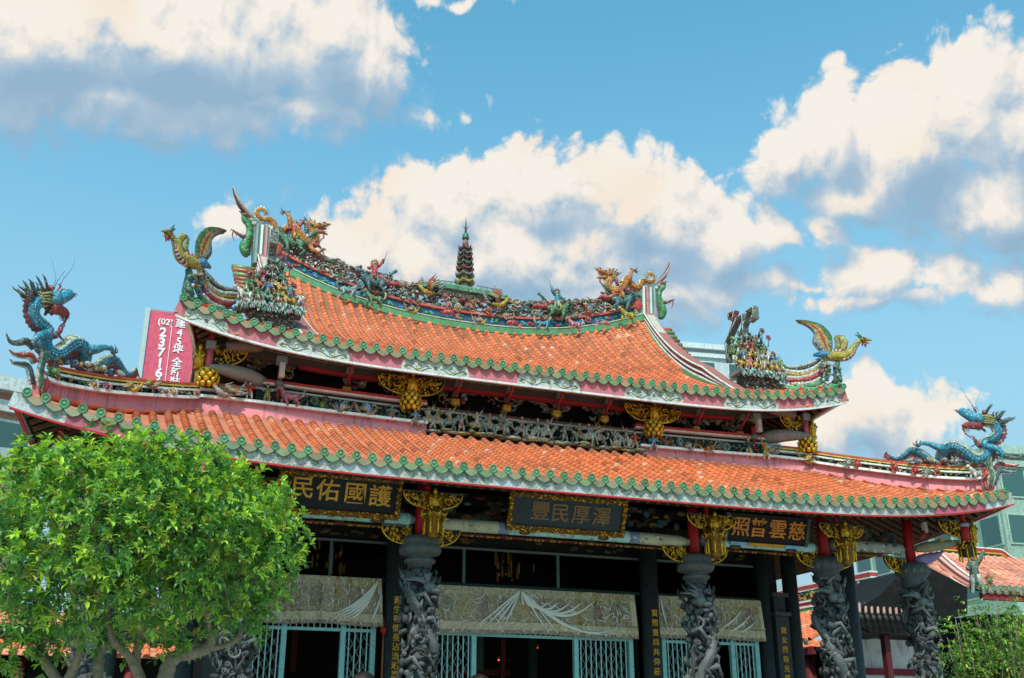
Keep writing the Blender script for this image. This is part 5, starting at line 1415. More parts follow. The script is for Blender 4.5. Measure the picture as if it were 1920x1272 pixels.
# ---- little ceramic people, beasts, birds and flowers
CERS = ['#B8332F', '#3F7A4A', '#2F6FA0', '#C9A22A', '#A8A89A', '#D8D4C6', '#6A8A4A', '#B5603A', '#C76A86', '#3E8E8A']
def person_m(b, c, p, h, col, col2, face=-1, pose=0, rnd=rnd, hat=True):
    "small glazed figure: b body mesh, c clothing mesh; feet at p"
    p = Vector(p); s = h
    hip_, sh, hd_ = p+Vector((0, 0, .46*s)), p+Vector((0, 0, .76*s)), p+Vector((0, -.02*s, .91*s))
    for q in (1, -1):
        f = p+Vector((q*(.13+.08*(pose == 1))*s, -.03*s*q, 0))
        b.tube([f+Vector((0, -.06*s, .02*s)), f+Vector((0, 0, .05*s)), f+Vector((-q*.02*s, -.05*s, .25*s)), hip_+Vector((q*.06*s, 0, 0))], [.035*s, .05*s, .065*s, .08*s], col2, n=7)
        up_ = pose == 2 and q == face
        el = sh+Vector((q*.22*s, -.04*s, .12*s if up_ else -.14*s)); ha = el+Vector((q*.08*s, -.06*s, .2*s if up_ else .02*s))
        c.tube([sh+Vector((q*.1*s, 0, 0)), el, ha], [.075*s, .065*s, .045*s], col, n=7)
        b.ell(ha, (.035*s,)*3, lin('#D9A982'), 6, 4)
        if up_ or (pose == 1 and q == face): b.tube([ha-Vector((0, 0, .2*s)), ha+Vector((q*.12*s, -.02, .32*s))], [.012*s+.003, .004], lin('#6A5A4A'), n=4)
    b.tube([hip_, (hip_+sh)/2, sh, sh+Vector((0, 0, .08*s))], [.11*s, .10*s, .12*s, .05*s], col2, n=8)
    b.ell(hd_, (.075*s, .075*s, .09*s), lin('#D9A982'), 8, 6)
    c.tube([p+Vector((0, .02*s, .18*s)), hip_, (hip_+sh)/2, sh+Vector((0, 0, .02*s))], [.15*s, .13*s, .115*s, .125*s], col, n=9)
    c.tube([hip_+Vector((0, -.13*s, .02*s)), p+Vector((0, -.14*s, .2*s))], [.05*s, .06*s], rnd.choice([lin('#C9A22A'), lin('#B8332F'), lin('#D8D4C6')]), n=5)
    if hat: c.lathe(hd_, [(.08*s, .03*s), (.095*s, .06*s), (.05*s, .1*s), (.02*s, .15*s)], rnd.choice([lin('#2A2A30'), lin('#C9A22A'), lin('#8A2A28'), lin('#4A5A6A')]), 8)
def beast_m(b, p, L, col, d=1, rnd=rnd, mane=None, legs=True):
    "quadruped facing d along x, standing at p"
    p = Vector(p); s = L
    bo = [p+Vector((-d*.42*s, 0, .42*s)), p+Vector((-d*.25*s, 0, .47*s)), p+Vector((0, 0, .42*s)), p+Vector((d*.25*s, 0, .5*s)), p+Vector((d*.38*s, 0, .66*s)), p+Vector((d*.46*s, 0, .78*s))]
    b.tube(bo, [.10*s, .17*s, .15*s, .17*s, .12*s, .08*s], col, n=8)
    b.tube([bo[-1], p+Vector((d*.56*s, 0, .82*s)), p+Vector((d*.68*s, 0, .74*s))], [.09*s, .10*s, .05*s], col, n=7)
    for q in (1, -1):
        b.tube([p+Vector((d*.5*s, q*.05*s, .88*s)), p+Vector((d*.47*s, q*.07*s, .97*s))], [.03*s, .005*s], col, n=4)
        if legs:
            b.tube([bo[1]+Vector((0, q*.08*s, 0)), p+Vector((-d*.22*s, q*.1*s, .26*s)), p+Vector((-d*.38*s, q*.1*s, .16*s)), p+Vector((-d*(.30+.06*q)*s, q*.1*s, 0))], [.12*s, .08*s, .05*s, .045*s], col, n=6)
            b.tube([bo[3]+Vector((0, q*.08*s, 0)), p+Vector((d*(.28+.08*q)*s, q*.1*s, .22*s)), p+Vector((d*(.26+.14*q)*s, q*.1*s, 0))], [.10*s, .06*s, .045*s], col, n=6)
    b.tube([bo[0], p+Vector((-d*.55*s, 0, .55*s)), p+Vector((-d*.6*s, 0, .75*s)), p+Vector((-d*.52*s, 0, .9*s))], [.05*s, .06*s, .06*s, .02*s], mane or col, n=6)
    if mane:
        for i in range(8): b.ell(p+Vector((d*(.36+.02*i)*s, rnd.uniform(-.08, .08)*s, (.6+.045*i)*s)), (.06*s, .07*s, .06*s), mane, 6, 4)
def bird_m(b, wg, p, L, col, wc, d=1, up=1.0, tailc=None, rnd=rnd, fan=True):
    p = Vector(p); s = L
    b.tube([p+Vector((-d*.3*s, 0, .0)), p+Vector((-d*.1*s, 0, -.02*s)), p+Vector((d*.12*s, 0, 0)), p+Vector((d*.25*s, 0, .14*s)), p+Vector((d*.33*s, 0, .27*s))], [.04*s, .11*s, .12*s, .07*s, .05*s], col, n=8)
    b.ell(p+Vector((d*.36*s, 0, .31*s)), (.07*s, .055*s, .055*s), col, 7, 5); b.tube([p+Vector((d*.4*s, 0, .31*s)), p+Vector((d*.52*s, 0, .28*s))], [.025*s, .004*s], lin('#C9852A'), n=5)
    b.tube([p+Vector((d*.33*s, 0, .36*s)), p+Vector((d*.27*s, 0, .47*s))], [.025*s, .006*s], lin('#B02A2E'), n=4)
    for q in (1, -1): b.tube([p+Vector((0, q*.05*s, -.08*s)), p+Vector((.02*s, q*.05*s, -.26*s))], .014*s, lin('#B98A3A'), n=4)
    for k in range(5 if fan else 2): b.tube([p+Vector((-d*.25*s, 0, 0)), p+Vector((-d*(.48+.04*k)*s, 0, (.02+.09*k)*s)), p+Vector((-d*(.62+.02*k)*s, 0, (.0+.15*k)*s))], [.04*s, .04*s, .01*s], tailc or col, n=5)
    for q in (1, -1):
        base = p+Vector((0, q*.08*s, .05*s)); tip = p+Vector((-d*.05*s+q*d*.22*s, q*.18*s, (.15+.55*up)*s))
        for k in range(5):
            c = wc if k < 3 else (lin('#C9A22A') if k == 3 else lin('#8A8E86'))
            e = tip+Vector((-d*.07*k*s, 0, -.09*k*s))
            wg.tube([base+Vector((-d*.03*k*s, 0, 0)), (base+e)/2+Vector((d*.09*s, q*.04*s, .04*s)), e], [.05*s, .06*s, .008*s], c, n=5)
def flower_m(b, p, r, col, core, n=11):
    p = Vector(p)
    for i in range(n):
        a = i/n*2*pi; M_ = Matrix.Rotation(-a, 3, 'Y')
        b.ell(p+Vector((cos(a)*r*.68, 0, sin(a)*r*.68)), (r*.36, r*.16, r*.16), col, 5, 4, M_)
    b.ell(p+Vector((0, -r*.12, 0)), (r*.5, r*.28, r*.5), core, 8, 5)
def fish_m(b, f, p, L, col, d=1):
    p = Vector(p); s = L
    b.tube([p+Vector((d*.42*s, 0, -.02*s)), p+Vector((d*.3*s, 0, .05*s)), p+Vector((d*.05*s, 0, .1*s)), p+Vector((-d*.2*s, 0, .05*s)), p+Vector((-d*.34*s, 0, -.03*s))], [.03*s, .12*s, .15*s, .09*s, .04*s], col, n=8)
    b.ell(p+Vector((d*.3*s, -.1*s, .08*s)), (.03*s,)*3, lin('#EDE9DA'), 5, 4)
    for k in range(5): f.tube([p+Vector((-d*.32*s, 0, -.02*s)), p+Vector((-d*.48*s, -.03*s, (.12-.09*k)*s)), p+Vector((-d*.64*s, -.03*s, (.18-.13*k)*s))], [.035*s, .03*s, .005*s], lin('#D8B8B0') if k % 2 else col, n=5)
    for k in range(5): f.tube([p+Vector((d*(.2-.1*k)*s, 0, .18*s)), p+Vector((d*(.14-.1*k)*s, 0, .3*s))], [.03*s, .005*s], col, n=4)

def fig(x, y, Y, h, c1, c2, label, grp, pose=0, face=-1):
    p = at(x, y, Y); t = thing('warrior_figurine', label, 'figurine', p, grp); b, c = MB(), MB()
    person_m(b, c, p, h, lin(c1), lin(c2), face, pose); b.build('body', M_GLAZE, t); c.build('robe', M_GLAZE, t)
def bird(x, y, Y, L, c, wc, label, grp, d=1, up=1., tc=None, fan=True, name='bird_figurine'):
    p = at(x, y, Y); t = thing(name, label, 'bird figurine', p, grp); b, w_ = MB(), MB()
    bird_m(b, w_, p, L, lin(c), lin(wc), d, up, lin(tc) if tc else None, fan=fan); b.build('body', M_GLAZE, t); w_.build('wings', M_GLAZE, t)
def beast(x, y, Y, L, c, label, grp, d=1, mane=None, name='beast_figurine'):
    p = at(x, y, Y); b = MB(); beast_m(b, p, L, lin(c), d, mane=lin(mane) if mane else None); tag(b.build(name, M_GLAZE), label, 'animal figurine', grp)
def flower(x, y, Y, r, c, k, label, grp):
    b = MB(); flower_m(b, at(x, y, Y), r, lin(c), lin(k)); tag(b.build('ceramic_flower', M_GLAZE), label, 'flower', grp)
def fish(x, y, Y, L, c, label, grp, d=1):
    p = at(x, y, Y); t = thing('fish_figurine', label, 'fish figurine', p, grp); b, f = MB(), MB()
    fish_m(b, f, p, L, lin(c), d); b.build('body', M_GLAZE, t); f.build('fins', M_GLAZE, t)
RGRP = 'small ceramic figures along the main ridge'
YF = RY-.18
bird(801, 548, 5.2, .62, '#B9A02A', '#A8502E', 'yellow bird with two upswept red wings on the ridge, left of the pagoda', 'large birds on the ridge', -1, 1.0, '#8A8E86')
bird(936, 571, 5.2, .62, '#B9A02A', '#A8502E', 'yellow bird with two upswept red wings on the ridge, right of the pagoda', 'large birds on the ridge', 1, .95, '#8A8E86')
bird(776, 585, 5.0, .34, '#B9A81E', '#B5AE86', 'small yellow peacock on the green ridge base below the left large bird', RGRP, 1, .5, '#9A9A6A')
bird(902, 606, 5.0, .34, '#A8A01E', '#B5B092', 'small yellow peacock on the green ridge base right of the pagoda', RGRP, 1, .5, '#9A9A8A')
fish(843, 589, 5.0, .42, '#C8303C', 'bright red fish with pale tail below the ridge flowers', RGRP, -1)
fish(962, 608, 5.0, .40, '#C8303C', 'bright red fish with red tail right of the small yellow peacock', RGRP, -1)
beast(702, 575, 5.0, .42, '#4F7A4A', 'green and brown lion on the ridge base under the left warrior', RGRP, -1, '#B9AE92')
beast(652, 560, 5.0, .44, '#7FA0A0', 'pale teal coiled beast on the ridge base near the left end', RGRP, 1, '#5F8A8F')
beast(1018, 620, 5.0, .38, '#3E8E9A', 'teal beast with white scroll legs below the right warrior', RGRP, 1, '#C9C6B8')
beast(1078, 620, 5.0, .36, '#C9788A', 'pink lion with pale curls on the ridge base, right of the teal beast', RGRP, -1, '#D8B8B0')
fish(1133, 608, 5.0, .40, '#C97A80', 'pink striped fish on the ridge base near the right end', RGRP, 1)
beast(1178, 603, 5.0, .40, '#B9A81E', 'yellow striped tiger on the ridge base at the right end', RGRP, -1)
FGR = 'round flowers along the main ridge'
for i, (x, y, c, k, ds) in enumerate([(834,557,'#D8A0A0','#7A2A30','dark centred pink flower, upper left of the ridge flower cluster'),(868,562,'#8A2A30','#A83A3A','deep red flower just below the pagoda'),(842,573,'#C9A0A0','#A82A3A','pink edged red flower in the second row of the ridge cluster'),(858,578,'#D8C8A0','#B9852A','yellow centred white flower in the lowest row of the ridge cluster'),(878,574,'#C99090','#8A2A34','rose flower right of the yellow centred one'),(887,569,'#C9852A','#8A4A2A','orange flower at the right edge of the ridge cluster'),(917,583,'#C97A5A','#8A2A2A','brick red flower under the right large bird'),(950,593,'#D8C8A8','#B9652A','tan flower under the tail of the right large bird'),(1103,585,'#B8332F','#A83A2A','round red flower in the right half of the ridge openwork'),(1103,599,'#C96A6A','#A82A2A','lower red flower in the right half of the ridge openwork'),(770,565,'#C9606A','#8A2A3A','pink flower behind the small yellow peacock'),(785,572,'#A8303A','#8A2A2A','dark red flower under the left large bird'),(853,563,'#A8C080','#6A8A3A','yellow green flower between the two upper red ones')]):
    flower(x, y, YF, .095 if i < 10 else .075, c, k, ds, FGR)
# riders on beasts on the ridge and near its ends
def rider(x, y, L, d, cb, cm, c1, c2, label, crown='#8A3A28'):
    p = at(x, y, 5.22); t = thing('rider_figurine', label, 'figurine', p, 'mounted warriors on the main ridge')
    b = MB(); beast_m(b, p, L, lin(cb), d, mane=lin(cm)); b.build('beast', M_GLAZE, t)
    b, c = MB(), MB(); q = p+Vector((0, -.02, .34*L)); person_m(b, c, q, .78*L*1.15, lin(c1), lin(c2), -d, 2); hp = q+Vector((0, .03, .82*L))
    for i in range(11): a = i/11*2*pi; c.tube([hp+Vector((cos(a)*.05, 0, sin(a)*.05)), hp+Vector((cos(a)*.12, 0, sin(a)*.12))], [.022, .004], lin(crown), n=4)
    c.tube([q+Vector((-d*.1, .02, .25)), q+Vector((-d*.35, .04, .1)), q+Vector((-d*.55, .04, .12)), q+Vector((-d*.62, .04, .05))], [.06, .07, .05, .02], lin('#B8404A'), n=6)
    c.tube([q+Vector((-d*.25, -.02, .2)), q+Vector((-d*.5, -.02, .42))], [.012, .045], lin('#3F7A5A'), n=5)
    b.build('warrior', M_GLAZE, t); c.build('robe', M_GLAZE, t)
rider(700, 552, .66, -1, '#3E6A70', '#2F5A5A', '#B8404A', '#3F8A7A', 'red warrior with sunburst crown riding a teal beast on the ridge left of the pagoda')
rider(1045, 602, .64, 1, '#4F7A4A', '#5A6A62', '#2F8A94', '#C9A22A', 'blue robed warrior with spiky crown riding a green beast right of the pagoda', '#3A6A80')
rider(548, 478, .66, -1, '#3F7A5A', '#4F7A72', '#B8333A', '#3F8A4A', 'warrior on a green beast under the left orange dragon', '#6A6A5A')
rider(1166, 585, .64, 1, '#3E747A', '#3F4A4A', '#A8303A', '#5F7A2A', 'warrior on a blue beast under the right orange dragon', '#4A5A52')
# pagoda
t = thing('pagoda_finial', 'seven tiered little pagoda standing on the middle of the ridge', 'pagoda', (-.03, 5.5, 11.4))
px, py = -.03, 5.45
plat, tow, spire = MB(), MB(), MB()
plat.strip([Vector((px-1.15, py, 11.40)), Vector((px-.5, py, 11.46)), Vector((px+.5, py, 11.44)), Vector((px+1.0, py, 11.38))], .5, .1, lin('#4A8F66'))
plat.strip([Vector((px-1.05, py, 11.48)), Vector((px-.5, py, 11.53)), Vector((px+.5, py, 11.51)), Vector((px+.9, py, 11.47))], .42, .04, lin('#7FBF98'))
for i in range(12):
    x = px-.85+i*.15
    if abs(x-px) > .24: plat.tube([Vector((x, py-.18, 11.52)), Vector((x, py-.18, 11.62))], .012, lin('#7E8E86'), n=4)
for s in (1, -1): plat.tube([Vector((px+s*.24, py-.18, 11.61)), Vector((px+s*.86, py-.18, 11.59))], .014, lin('#8E9A92'), n=4)
z = 11.52; cols = ['#B9A23A', '#7C8482', '#8E3A44', '#3F7A5A', '#7A2E38', '#5F6E6C', '#7A2A38']
tier = [at(0, 0, py)] and [at(869, 380+y_/3, py).z for y_ in (452, 412, 377, 347, 318, 290, 263)]
prev = z
for i, zt in enumerate(tier):
    R_ = .20-.010*i
    tow.lathe((px, py, 0), [(R_*.62, prev), (R_*.58, zt+.02)], lin('#B9B4A6') if i < 2 else lin('#A8A090'), 6)
    for k in range(6): a = k/6*2*pi; tow.tube([Vector((px+cos(a)*R_*.62, py+sin(a)*R_*.62, prev)), Vector((px+cos(a)*R_*.6, py+sin(a)*R_*.6, zt))], .012, lin('#8A6A5A'), n=4)
    n_ = 36; vs = []
    for (rr, zz, cur) in ((R_*.5, .09, 0), (R_*.8, .03, .01), (R_*1.12, .0, .05), (R_*1.1, -.03, .05), (R_*.6, -.01, 0)):
        for j in range(n_):
            a = j/n_*2*pi; cu = abs(cos(a*3))**5
            vs.append(Vector((px+cos(a)*rr*(1+.16*cu*(rr > R_)), py+sin(a)*rr*(1+.16*cu*(rr > R_)), zt+zz+cur*cu)))
    tow.add(vs, [(q*n_+j, q*n_+(j+1) % n_, (q+1)*n_+(j+1) % n_, (q+1)*n_+j) for q in range(4) for j in range(n_)], lin(cols[i]), False)
    for k in range(6):
        a = k/6*2*pi; r_ = R_*1.28; tow.tube([Vector((px+cos(a)*R_*.7, py+sin(a)*R_*.7, zt+.05)), Vector((px+cos(a)*R_*1.15, py+sin(a)*R_*1.15, zt+.04)), Vector((px+cos(a)*r_, py+sin(a)*r_, zt+.10))], [.016, .016, .004], lin('#4A4A44'), n=4)
    prev = zt+.05
zb = at(870, 380+205/3, py).z
tow.lathe((px, py, 0), [(.09, prev), (.06, zb)], lin('#9A6A62'), 6)
spire.lathe((px, py, zb), [(.05, -.02), (.085, .0), (.085, .05), (.07, .07), (.075, .1), (.05, .14), (.03, .18)], lin('#2E5F4A'), 12)
zs = at(874, 408, py).z
spire.tube([Vector((px, py, zb+.15)), Vector((px, py, zs-.12)), Vector((px, py, zs))], [.03, .014, .004], lin('#5A6460'), n=6)
zm = at(874, 425, py).z
for s in (1, -1):
    spire.tube([Vector((px, py, zm-.08)), Vector((px+s*.05, py, zm-.03)), Vector((px+s*.075, py, zm+.03))], [.012, .01, .003], lin('#4A5450'), n=4)
plat.build('platform', M_GLAZE, t); tow.build('tower', M_GLAZE, t); spire.build('spire', M_METAL, t)

# ---- crowded figure shelves at the ends of the gable ridges
for s in (-1, 1):
    nm = 'left' if s < 0 else 'right'
    C0 = Vector((s*5.0, 1.25, 8.66))
    t = thing('figure_shelf', 'crowded shelf of ceramic warriors, horses and flowers on the %s end of the upper roof' % nm, 'roof ornament', C0, 'figure shelves beside the upper roof corners')
    m = MB(); rr_ = random.Random(9+s)
    m.box(C0+Vector((0, 0, .02)), (1.12, .42, .07), lin('#7E8A84')); m.box(C0+Vector((s*-.02, .05, -.16)), (.75, .3, .3), lin('#4A4A48'))
    for i in range(150):
        e = rr_.uniform(-.57, .57); p = C0+Vector((e, -.22 if rr_.random() < .75 else rr_.uniform(-.2, .2), rr_.uniform(-.05, .09)))
        m.tube([p, p+Vector((rr_.uniform(-.03, .03), -.05, -.08))], [.025, .004], vary(rr_.choice([lin('#A9CDBE'), lin('#7FB3A8'), lin('#C9D0C0'), lin('#8AA8A8'), lin('#5F9A8A'), lin('#B98A90')]), rr_, .15), n=4)
    for i in range(60): m.ell(C0+Vector((rr_.uniform(-.4, .4), -.12, rr_.uniform(-.32, -.06))), (.04, .03, .03), vary(rr_.choice([lin('#6A3A34'), lin('#4A5A5A'), lin('#8E8E86'), lin('#5A4A42')]), rr_, .2), 5, 4)
    m.build('shelf', M_GLAZE, t)
    # stepped rockwork, foliage behind
    m = MB()
    for i in range(190):
        q = rr_.random()**.7; w_ = .5*(1-q*.75); p = C0+Vector((rr_.uniform(-w_, w_), rr_.uniform(-.02, .25), .1+q*.85))
        c = vary(rr_.choice([lin('#3F6A5A'), lin('#5F8A5A'), lin('#2E4A44'), lin('#7A9A86'), lin('#3A3A36'), lin('#8A7A5A'), lin('#A9BDB0'), lin('#46705A')]), rr_, .2)
        if rr_.random() < .5: m.ell(p, (rr_.uniform(.03, .08), .05, rr_.uniform(.03, .07)), c, 6, 4)
        else: m.tube([p, p+Vector((rr_.uniform(-.1, .1), -.05, rr_.uniform(-.03, .14)))], [.03, .006], c, n=4)
    m.build('foliage_rockwork', M_GLAZE, t)
    k = 0
    for row, (zz, n_, hh, w_) in enumerate(((.06, 6, .30, .46), (.30, 5, .27, .36), (.54, 3, .24, .22), (.74, 1, .22, .05))):
        for i in range(n_):
            x = (-w_+2*w_*i/max(1, n_-1) if n_ > 1 else 0)+rr_.uniform(-.03, .03)
            p = C0+Vector((x, -.16+.09*row, zz)); c1, c2 = rr_.choice(CERS), rr_.choice(CERS)
            f = bpy.data.objects.new('figurine', None); COL.objects.link(f); f.parent = t; f.location = p-C0
            b, c = MB(), MB(); yb = 0
            if (i+row) % 2 == 0 and row < 2:
                h_ = MB(); beast_m(h_, p, .32, lin(rr_.choice(['#C9992A', '#D8D4C6', '#B5603A', '#7A8A7A'])), rr_.choice((-1, 1)), rr_); h_.build('horse', M_GLAZE, f); yb = .13
            person_m(b, c, p+Vector((0, -.02, yb)), hh, lin(c1), lin(c2), rr_.choice((-1, 1)), rr_.choice((0, 1, 2)), rr_)
            b.build('body', M_GLAZE, f); c.build('robe', M_GLAZE, f); k += 1
    for (dx, dz, r_, c) in ((-.42, .62, .08, '#A8303A'), (-.22, .66, .07, '#B8332F'), (.12, 1.0, .07, '#9A2A5A'), (.26, .86, .07, '#A83A6A'), (.36, .5, .06, '#B8332F'), (-.05, .8, .06, '#C99A9A'), (-.4, .35, .05, '#3F8A2A'), (.44, .3, .05, '#4F9A3A')):
        b = MB(); p = C0+Vector((dx*-s if False else dx, -.12, dz)); flower_m(b, p, r_, lin(c), lin('#7A2430'))
        b.tube([p, p+Vector((0, .03, -.2))], .01, lin('#3E5A3A'), n=4); b.build('flower', M_GLAZE, t)
    # folded meander frame rising behind the figures
    fr = MB(); g = lin('#5A625E')
    def Q(a_, z_): return Vector((s*(5.0+.12*a_), 1.7-1.15*a_, z_))
    def frame(pts_, c_, w_=.07):
        pp = [Q(*q) for q in pts_]
        for p0, p1 in zip(pp[:-1], pp[1:]):
            d_ = (p1-p0).normalized()*.03; fr.strip([p0-d_, p1+d_], .13, w_, c_, Vector((p1-p0).cross(Vector((1, 0, 0)))).normalized()); fr.tube([p0+Vector((-s*.07, -.02, .02)), p1+Vector((-s*.07, -.02, .02))], .01, lin('#C9CDC4'), n=4)
    frame([(-.42, 9.3), (-.42, 9.72), (-.06, 10.14), (.10, 10.14), (.10, 9.3)], g)
    frame([(.04, 9.8), (.16, 9.98), (.22, 10.16), (.42, 10.2), (.42, 9.98), (.3, 9.96)], lin('#6A7268'))
    frame([(-.32, 9.82), (-.2, 10.1), (-.12, 10.33), (-.28, 10.33), (-.28, 10.24)], lin('#8E4450'), .05)
    for i in range(36): fr.ell(Q(rr_.uniform(-.36, .05), rr_.uniform(9.35, 9.85)), (.05, .05, .05), vary(rr_.choice([lin('#6FA02A'), lin('#8AB83A'), lin('#4F7A3A'), lin('#A9BDB0')]), rr_, .2), 6, 4)
    fr.build('meander_frame', M_GLAZE, t)

# ---- figures along the lower roof board
LG = 'warriors standing on the white capped parapet'
fig(467, 748, 1.12, .30, '#C8282C', '#D8D4C6', 'red vested warrior on the parapet at the left bend', LG, 2)
fig(500, 754, 1.12, .31, '#7A9A3A', '#B9A03A', 'olive green warrior left of the pink lion', LG, 0)
fig(734, 792, 1.12, .32, '#6A8A6A', '#C8303A', 'red and green warrior left of the blue one beside the central board', LG, 1)
fig(778, 799, 1.08, .30, '#7FB3D0', '#D9A982', 'pale blue warrior crouching under the left middle gold pendant', LG, 1)
fig(1191, 842, 1.12, .34, '#C8332F', '#D8D4C6', 'red robed bearded warrior at the right end of the horsemen', LG, 0)
fig(1226, 846, 1.08, .32, '#4F9AB8', '#C9C2B0', 'blue warrior below the right middle gold pendant', LG, 1)
fig(1405, 858, 1.12, .40, '#3A4452', '#D8D0C0', 'dark robed warrior with winged hat near the right bend', LG, 0)
fig(1437, 862, 1.05, .36, '#D9992A', '#C9C2B0', 'yellow robed warrior at the right bend of the parapet', LG, 2)
beast(544, 762, 1.1, .38, '#D0707A', 'pink lion with red muzzle striding along the left parapet', 'animals on the parapet', -1, '#A8A08A')
bird(1322, 845, 1.1, .34, '#D9752A', '#C9602A', 'orange rooster on the right parapet', 'animals on the parapet', -1, .1, '#D9752A')
bird(1294, 843, 1.1, .36, '#A8A296', '#B5AE9E', 'grey rooster with folded tail left of the orange one', 'animals on the parapet', 1, .4, '#A8A296')
bird(637, 772, 1.1, .34, '#8A7A6A', '#A8A8A8', 'grey bird spreading its wings over flowers on the left parapet', 'animals on the parapet', -1, .8)
bird(692, 776, 1.1, .40, '#B98A6A', '#7FA0C0', 'tan bird with pale blue wing right of the white daisy', 'animals on the parapet', 1, .6)
bird(420, 738, 1.0, .5, '#A89A92', '#8A8078', 'grey brown crane crouching on the hip rail under the left corner pendant', 'animals on the parapet', -1, .4)
bird(1452, 848, 1.1, .45, '#A8A296', '#8E8A80', 'pale grey bird head facing right beside the yellow warrior', 'animals on the parapet', 1, .2)
FL = 'round flowers on the dark parapet board'
for (x, y, r, c, k, ds) in [(590,751,.085,'#5FA08A','#8A2A2E','dark red flower with teal edge, first from the pink lion'),(611,750,.08,'#6A3A34','#8A3A3A','plain brick red flower above the yellow one'),(605,761,.09,'#7A8A2A','#B9A82A','yellow green sunflower right of the pink lion'),(651,769,.10,'#DCD9CC','#9A9A2A','white daisy with yellow centre'),(671,773,.09,'#DCD9CC','#8A1F24','white daisy with crimson centre'),(665,761,.075,'#8A3A3A','#A82A34','small crimson flower above the white daisies'),
   (1275,829,.09,'#8FB8A8','#5A1F24','dark plum flower left of the grey rooster'),(1347,834,.10,'#9FCDB8','#4A1A1E','dark centred flower with mint rim right of the orange rooster'),(1363,838,.09,'#9FCDB8','#5A1F22','second mint rimmed flower right of the orange rooster'),(1336,841,.085,'#8A9A2A','#A8A02A','yellow green flower below the orange rooster'),(1350,847,.09,'#D9652A','#C9502A','orange lotus below the mint rimmed flowers'),(1253,840,.07,'#D9752A','#B9502A','orange flower nearest the right middle pendant'),(1246,828,.06,'#D9602A','#8A6A2A','small orange flower beside the olive leaf')]:
    flower(x, y, 1.26, r, c, k, ds, FL)
m = MB()
for i in range(420):
    s = rnd.choice((1, -1)); x = s*rnd.uniform(2.2, 5.0); z = rnd.uniform(par_top(x)+.08, par_top(x)+.34)
    c = vary(rnd.choice([lin('#4F8A7A'), lin('#A9CDD0'), lin('#D8D4C6'), lin('#3F6A8A'), lin('#B5602A'), lin('#2F4A3E'), lin('#7A8A2A'), lin('#A8303A'), lin('#2E5A4A')]), rnd, .2)
    m.ell((x, 1.31, z), (rnd.uniform(.012, .04), .02, rnd.uniform(.012, .03)), c, 5, 4)
for i in range(30):
    s = rnd.choice((1, -1)); x = s*rnd.uniform(2.3, 4.9); z = par_top(x)+.12
    m.tube([Vector((x+.09*u, 1.28, z+.06*sin(u*2.2+i)+.02*u)) for u in frange(0, 3, 8)], .011, lin(rnd.choice(['#B9A02A', '#6A7A3A', '#B5652A', '#7FA090'])), n=4)
m.build('mosaic_vines', M_GLAZE, TEMPLE)
# hips: birds and flowers on the rails
HG = 'flowers on the hip rails'; HB_ = 'birds on the hip rails'
def hq(x, y): return HDp(x, y)
def hipat(x, y, side, off=.12):
    return (atplane(x, y, (-6.05, 1.16, 0), (1, -1, 0))+Vector((-.7, -.7, 0))*0+Vector((.07, -.07, 0))) if side < 0 else atplane(x, y, (6.05, 1.16, 0), (1, 1, 0))+Vector((-.07, -.07, 0))
for (x, y, s, r, c, k, ds) in [(91,698,-1,.09,'#4F8A3A','#8AA86A','green flower below the left blue dragon chest'),(96,708,-1,.06,'#C9602A','#8A2A2A','orange flower beneath the green one, left corner'),(167,722,-1,.085,'#DCD9CC','#B9852A','white daisy with orange centre on the left hip rail'),(191,726,-1,.08,'#C99AA8','#7A2A34','pink rimmed plum flower on the left hip rail'),(302,736,-1,.075,'#DCD9CC','#A8303A','white flower with red centre under the billboard'),(316,736,-1,.08,'#DCD9CC','#C9A22A','white flower with yellow centre under the billboard'),(360,739,-1,.06,'#D9A0A0','#A82A3A','small pink flower at the inner end of the left hip rail'),
   (1609,872,1,.11,'#B8332F','#C8443A','red peony, first from the yellow bird on the right hip rail'),(1679,879,1,.12,'#C8332F','#A82A2A','red peony, second on the right hip rail'),(1717,885,1,.12,'#C8332F','#A82A2A','red peony, third on the right hip rail'),(1757,886,1,.10,'#C8442F','#8A2A2A','red peony beside the spiky ornament, fourth on the right hip rail'),(1849,891,1,.12,'#C8332F','#D9602A','red peony next to the corner scroll, nearest the roof tip')]:
    b = MB(); flower_m(b, hipat(x, y, s), r, lin(c), lin(k)); tag(b.build('ceramic_flower', M_GLAZE), ds, 'flower', HG)
for (x, y, s, L, c, wc, d, ds) in [(240,732,-1,.36,'#C9992A','#B9862A',1,'yellow bird with drooping wings on the left hip rail'),(277,726,-1,.34,'#A0806A','#B5862A',1,'brown bird with raised wing right of the yellow one'),(1495,862,1,.42,'#B8502E','#C97A5A',-1,'red bird on the right hip rail'),(1520,868,1,.44,'#C9952A','#C9A23A',1,'yellow bird right of the red one on the right hip rail'),(395,746,-1,.30,'#8A8E8E','#6A6E72',-1,'slate grey bird on the left hip rail near the bend')]:
    p = hipat(x, y, s); t = thing('bird_figurine', ds, 'bird figurine', p, HB_); b, w_ = MB(), MB(); bird_m(b, w_, p, L, lin(c), lin(wc), d, .35); b.build('body', M_GLAZE, t); w_.build('wings', M_GLAZE, t)
for (x, y, ds) in ((1592,872,'spiky grey crab ornament right of the yellow bird'),(1738,889,'spiky grey crab ornament among the red peonies')):
    b = MB(); p = hipat(x, y, 1)
    b.ell(p, (.08, .05, .06), lin('#8A8A7E'))
    for i in range(12): a = i/12*2*pi; b.tube([p, p+Vector((cos(a)*.12, -.03, sin(a)*.1)), p+Vector((cos(a)*.2, -.02, sin(a)*.12-.03))], [.02, .015, .004], lin('#9A9A8A'), n=4)
    tag(b.build('crab_figurine', M_GLAZE), ds, 'animal figurine', 'crabs on the right hip rail')
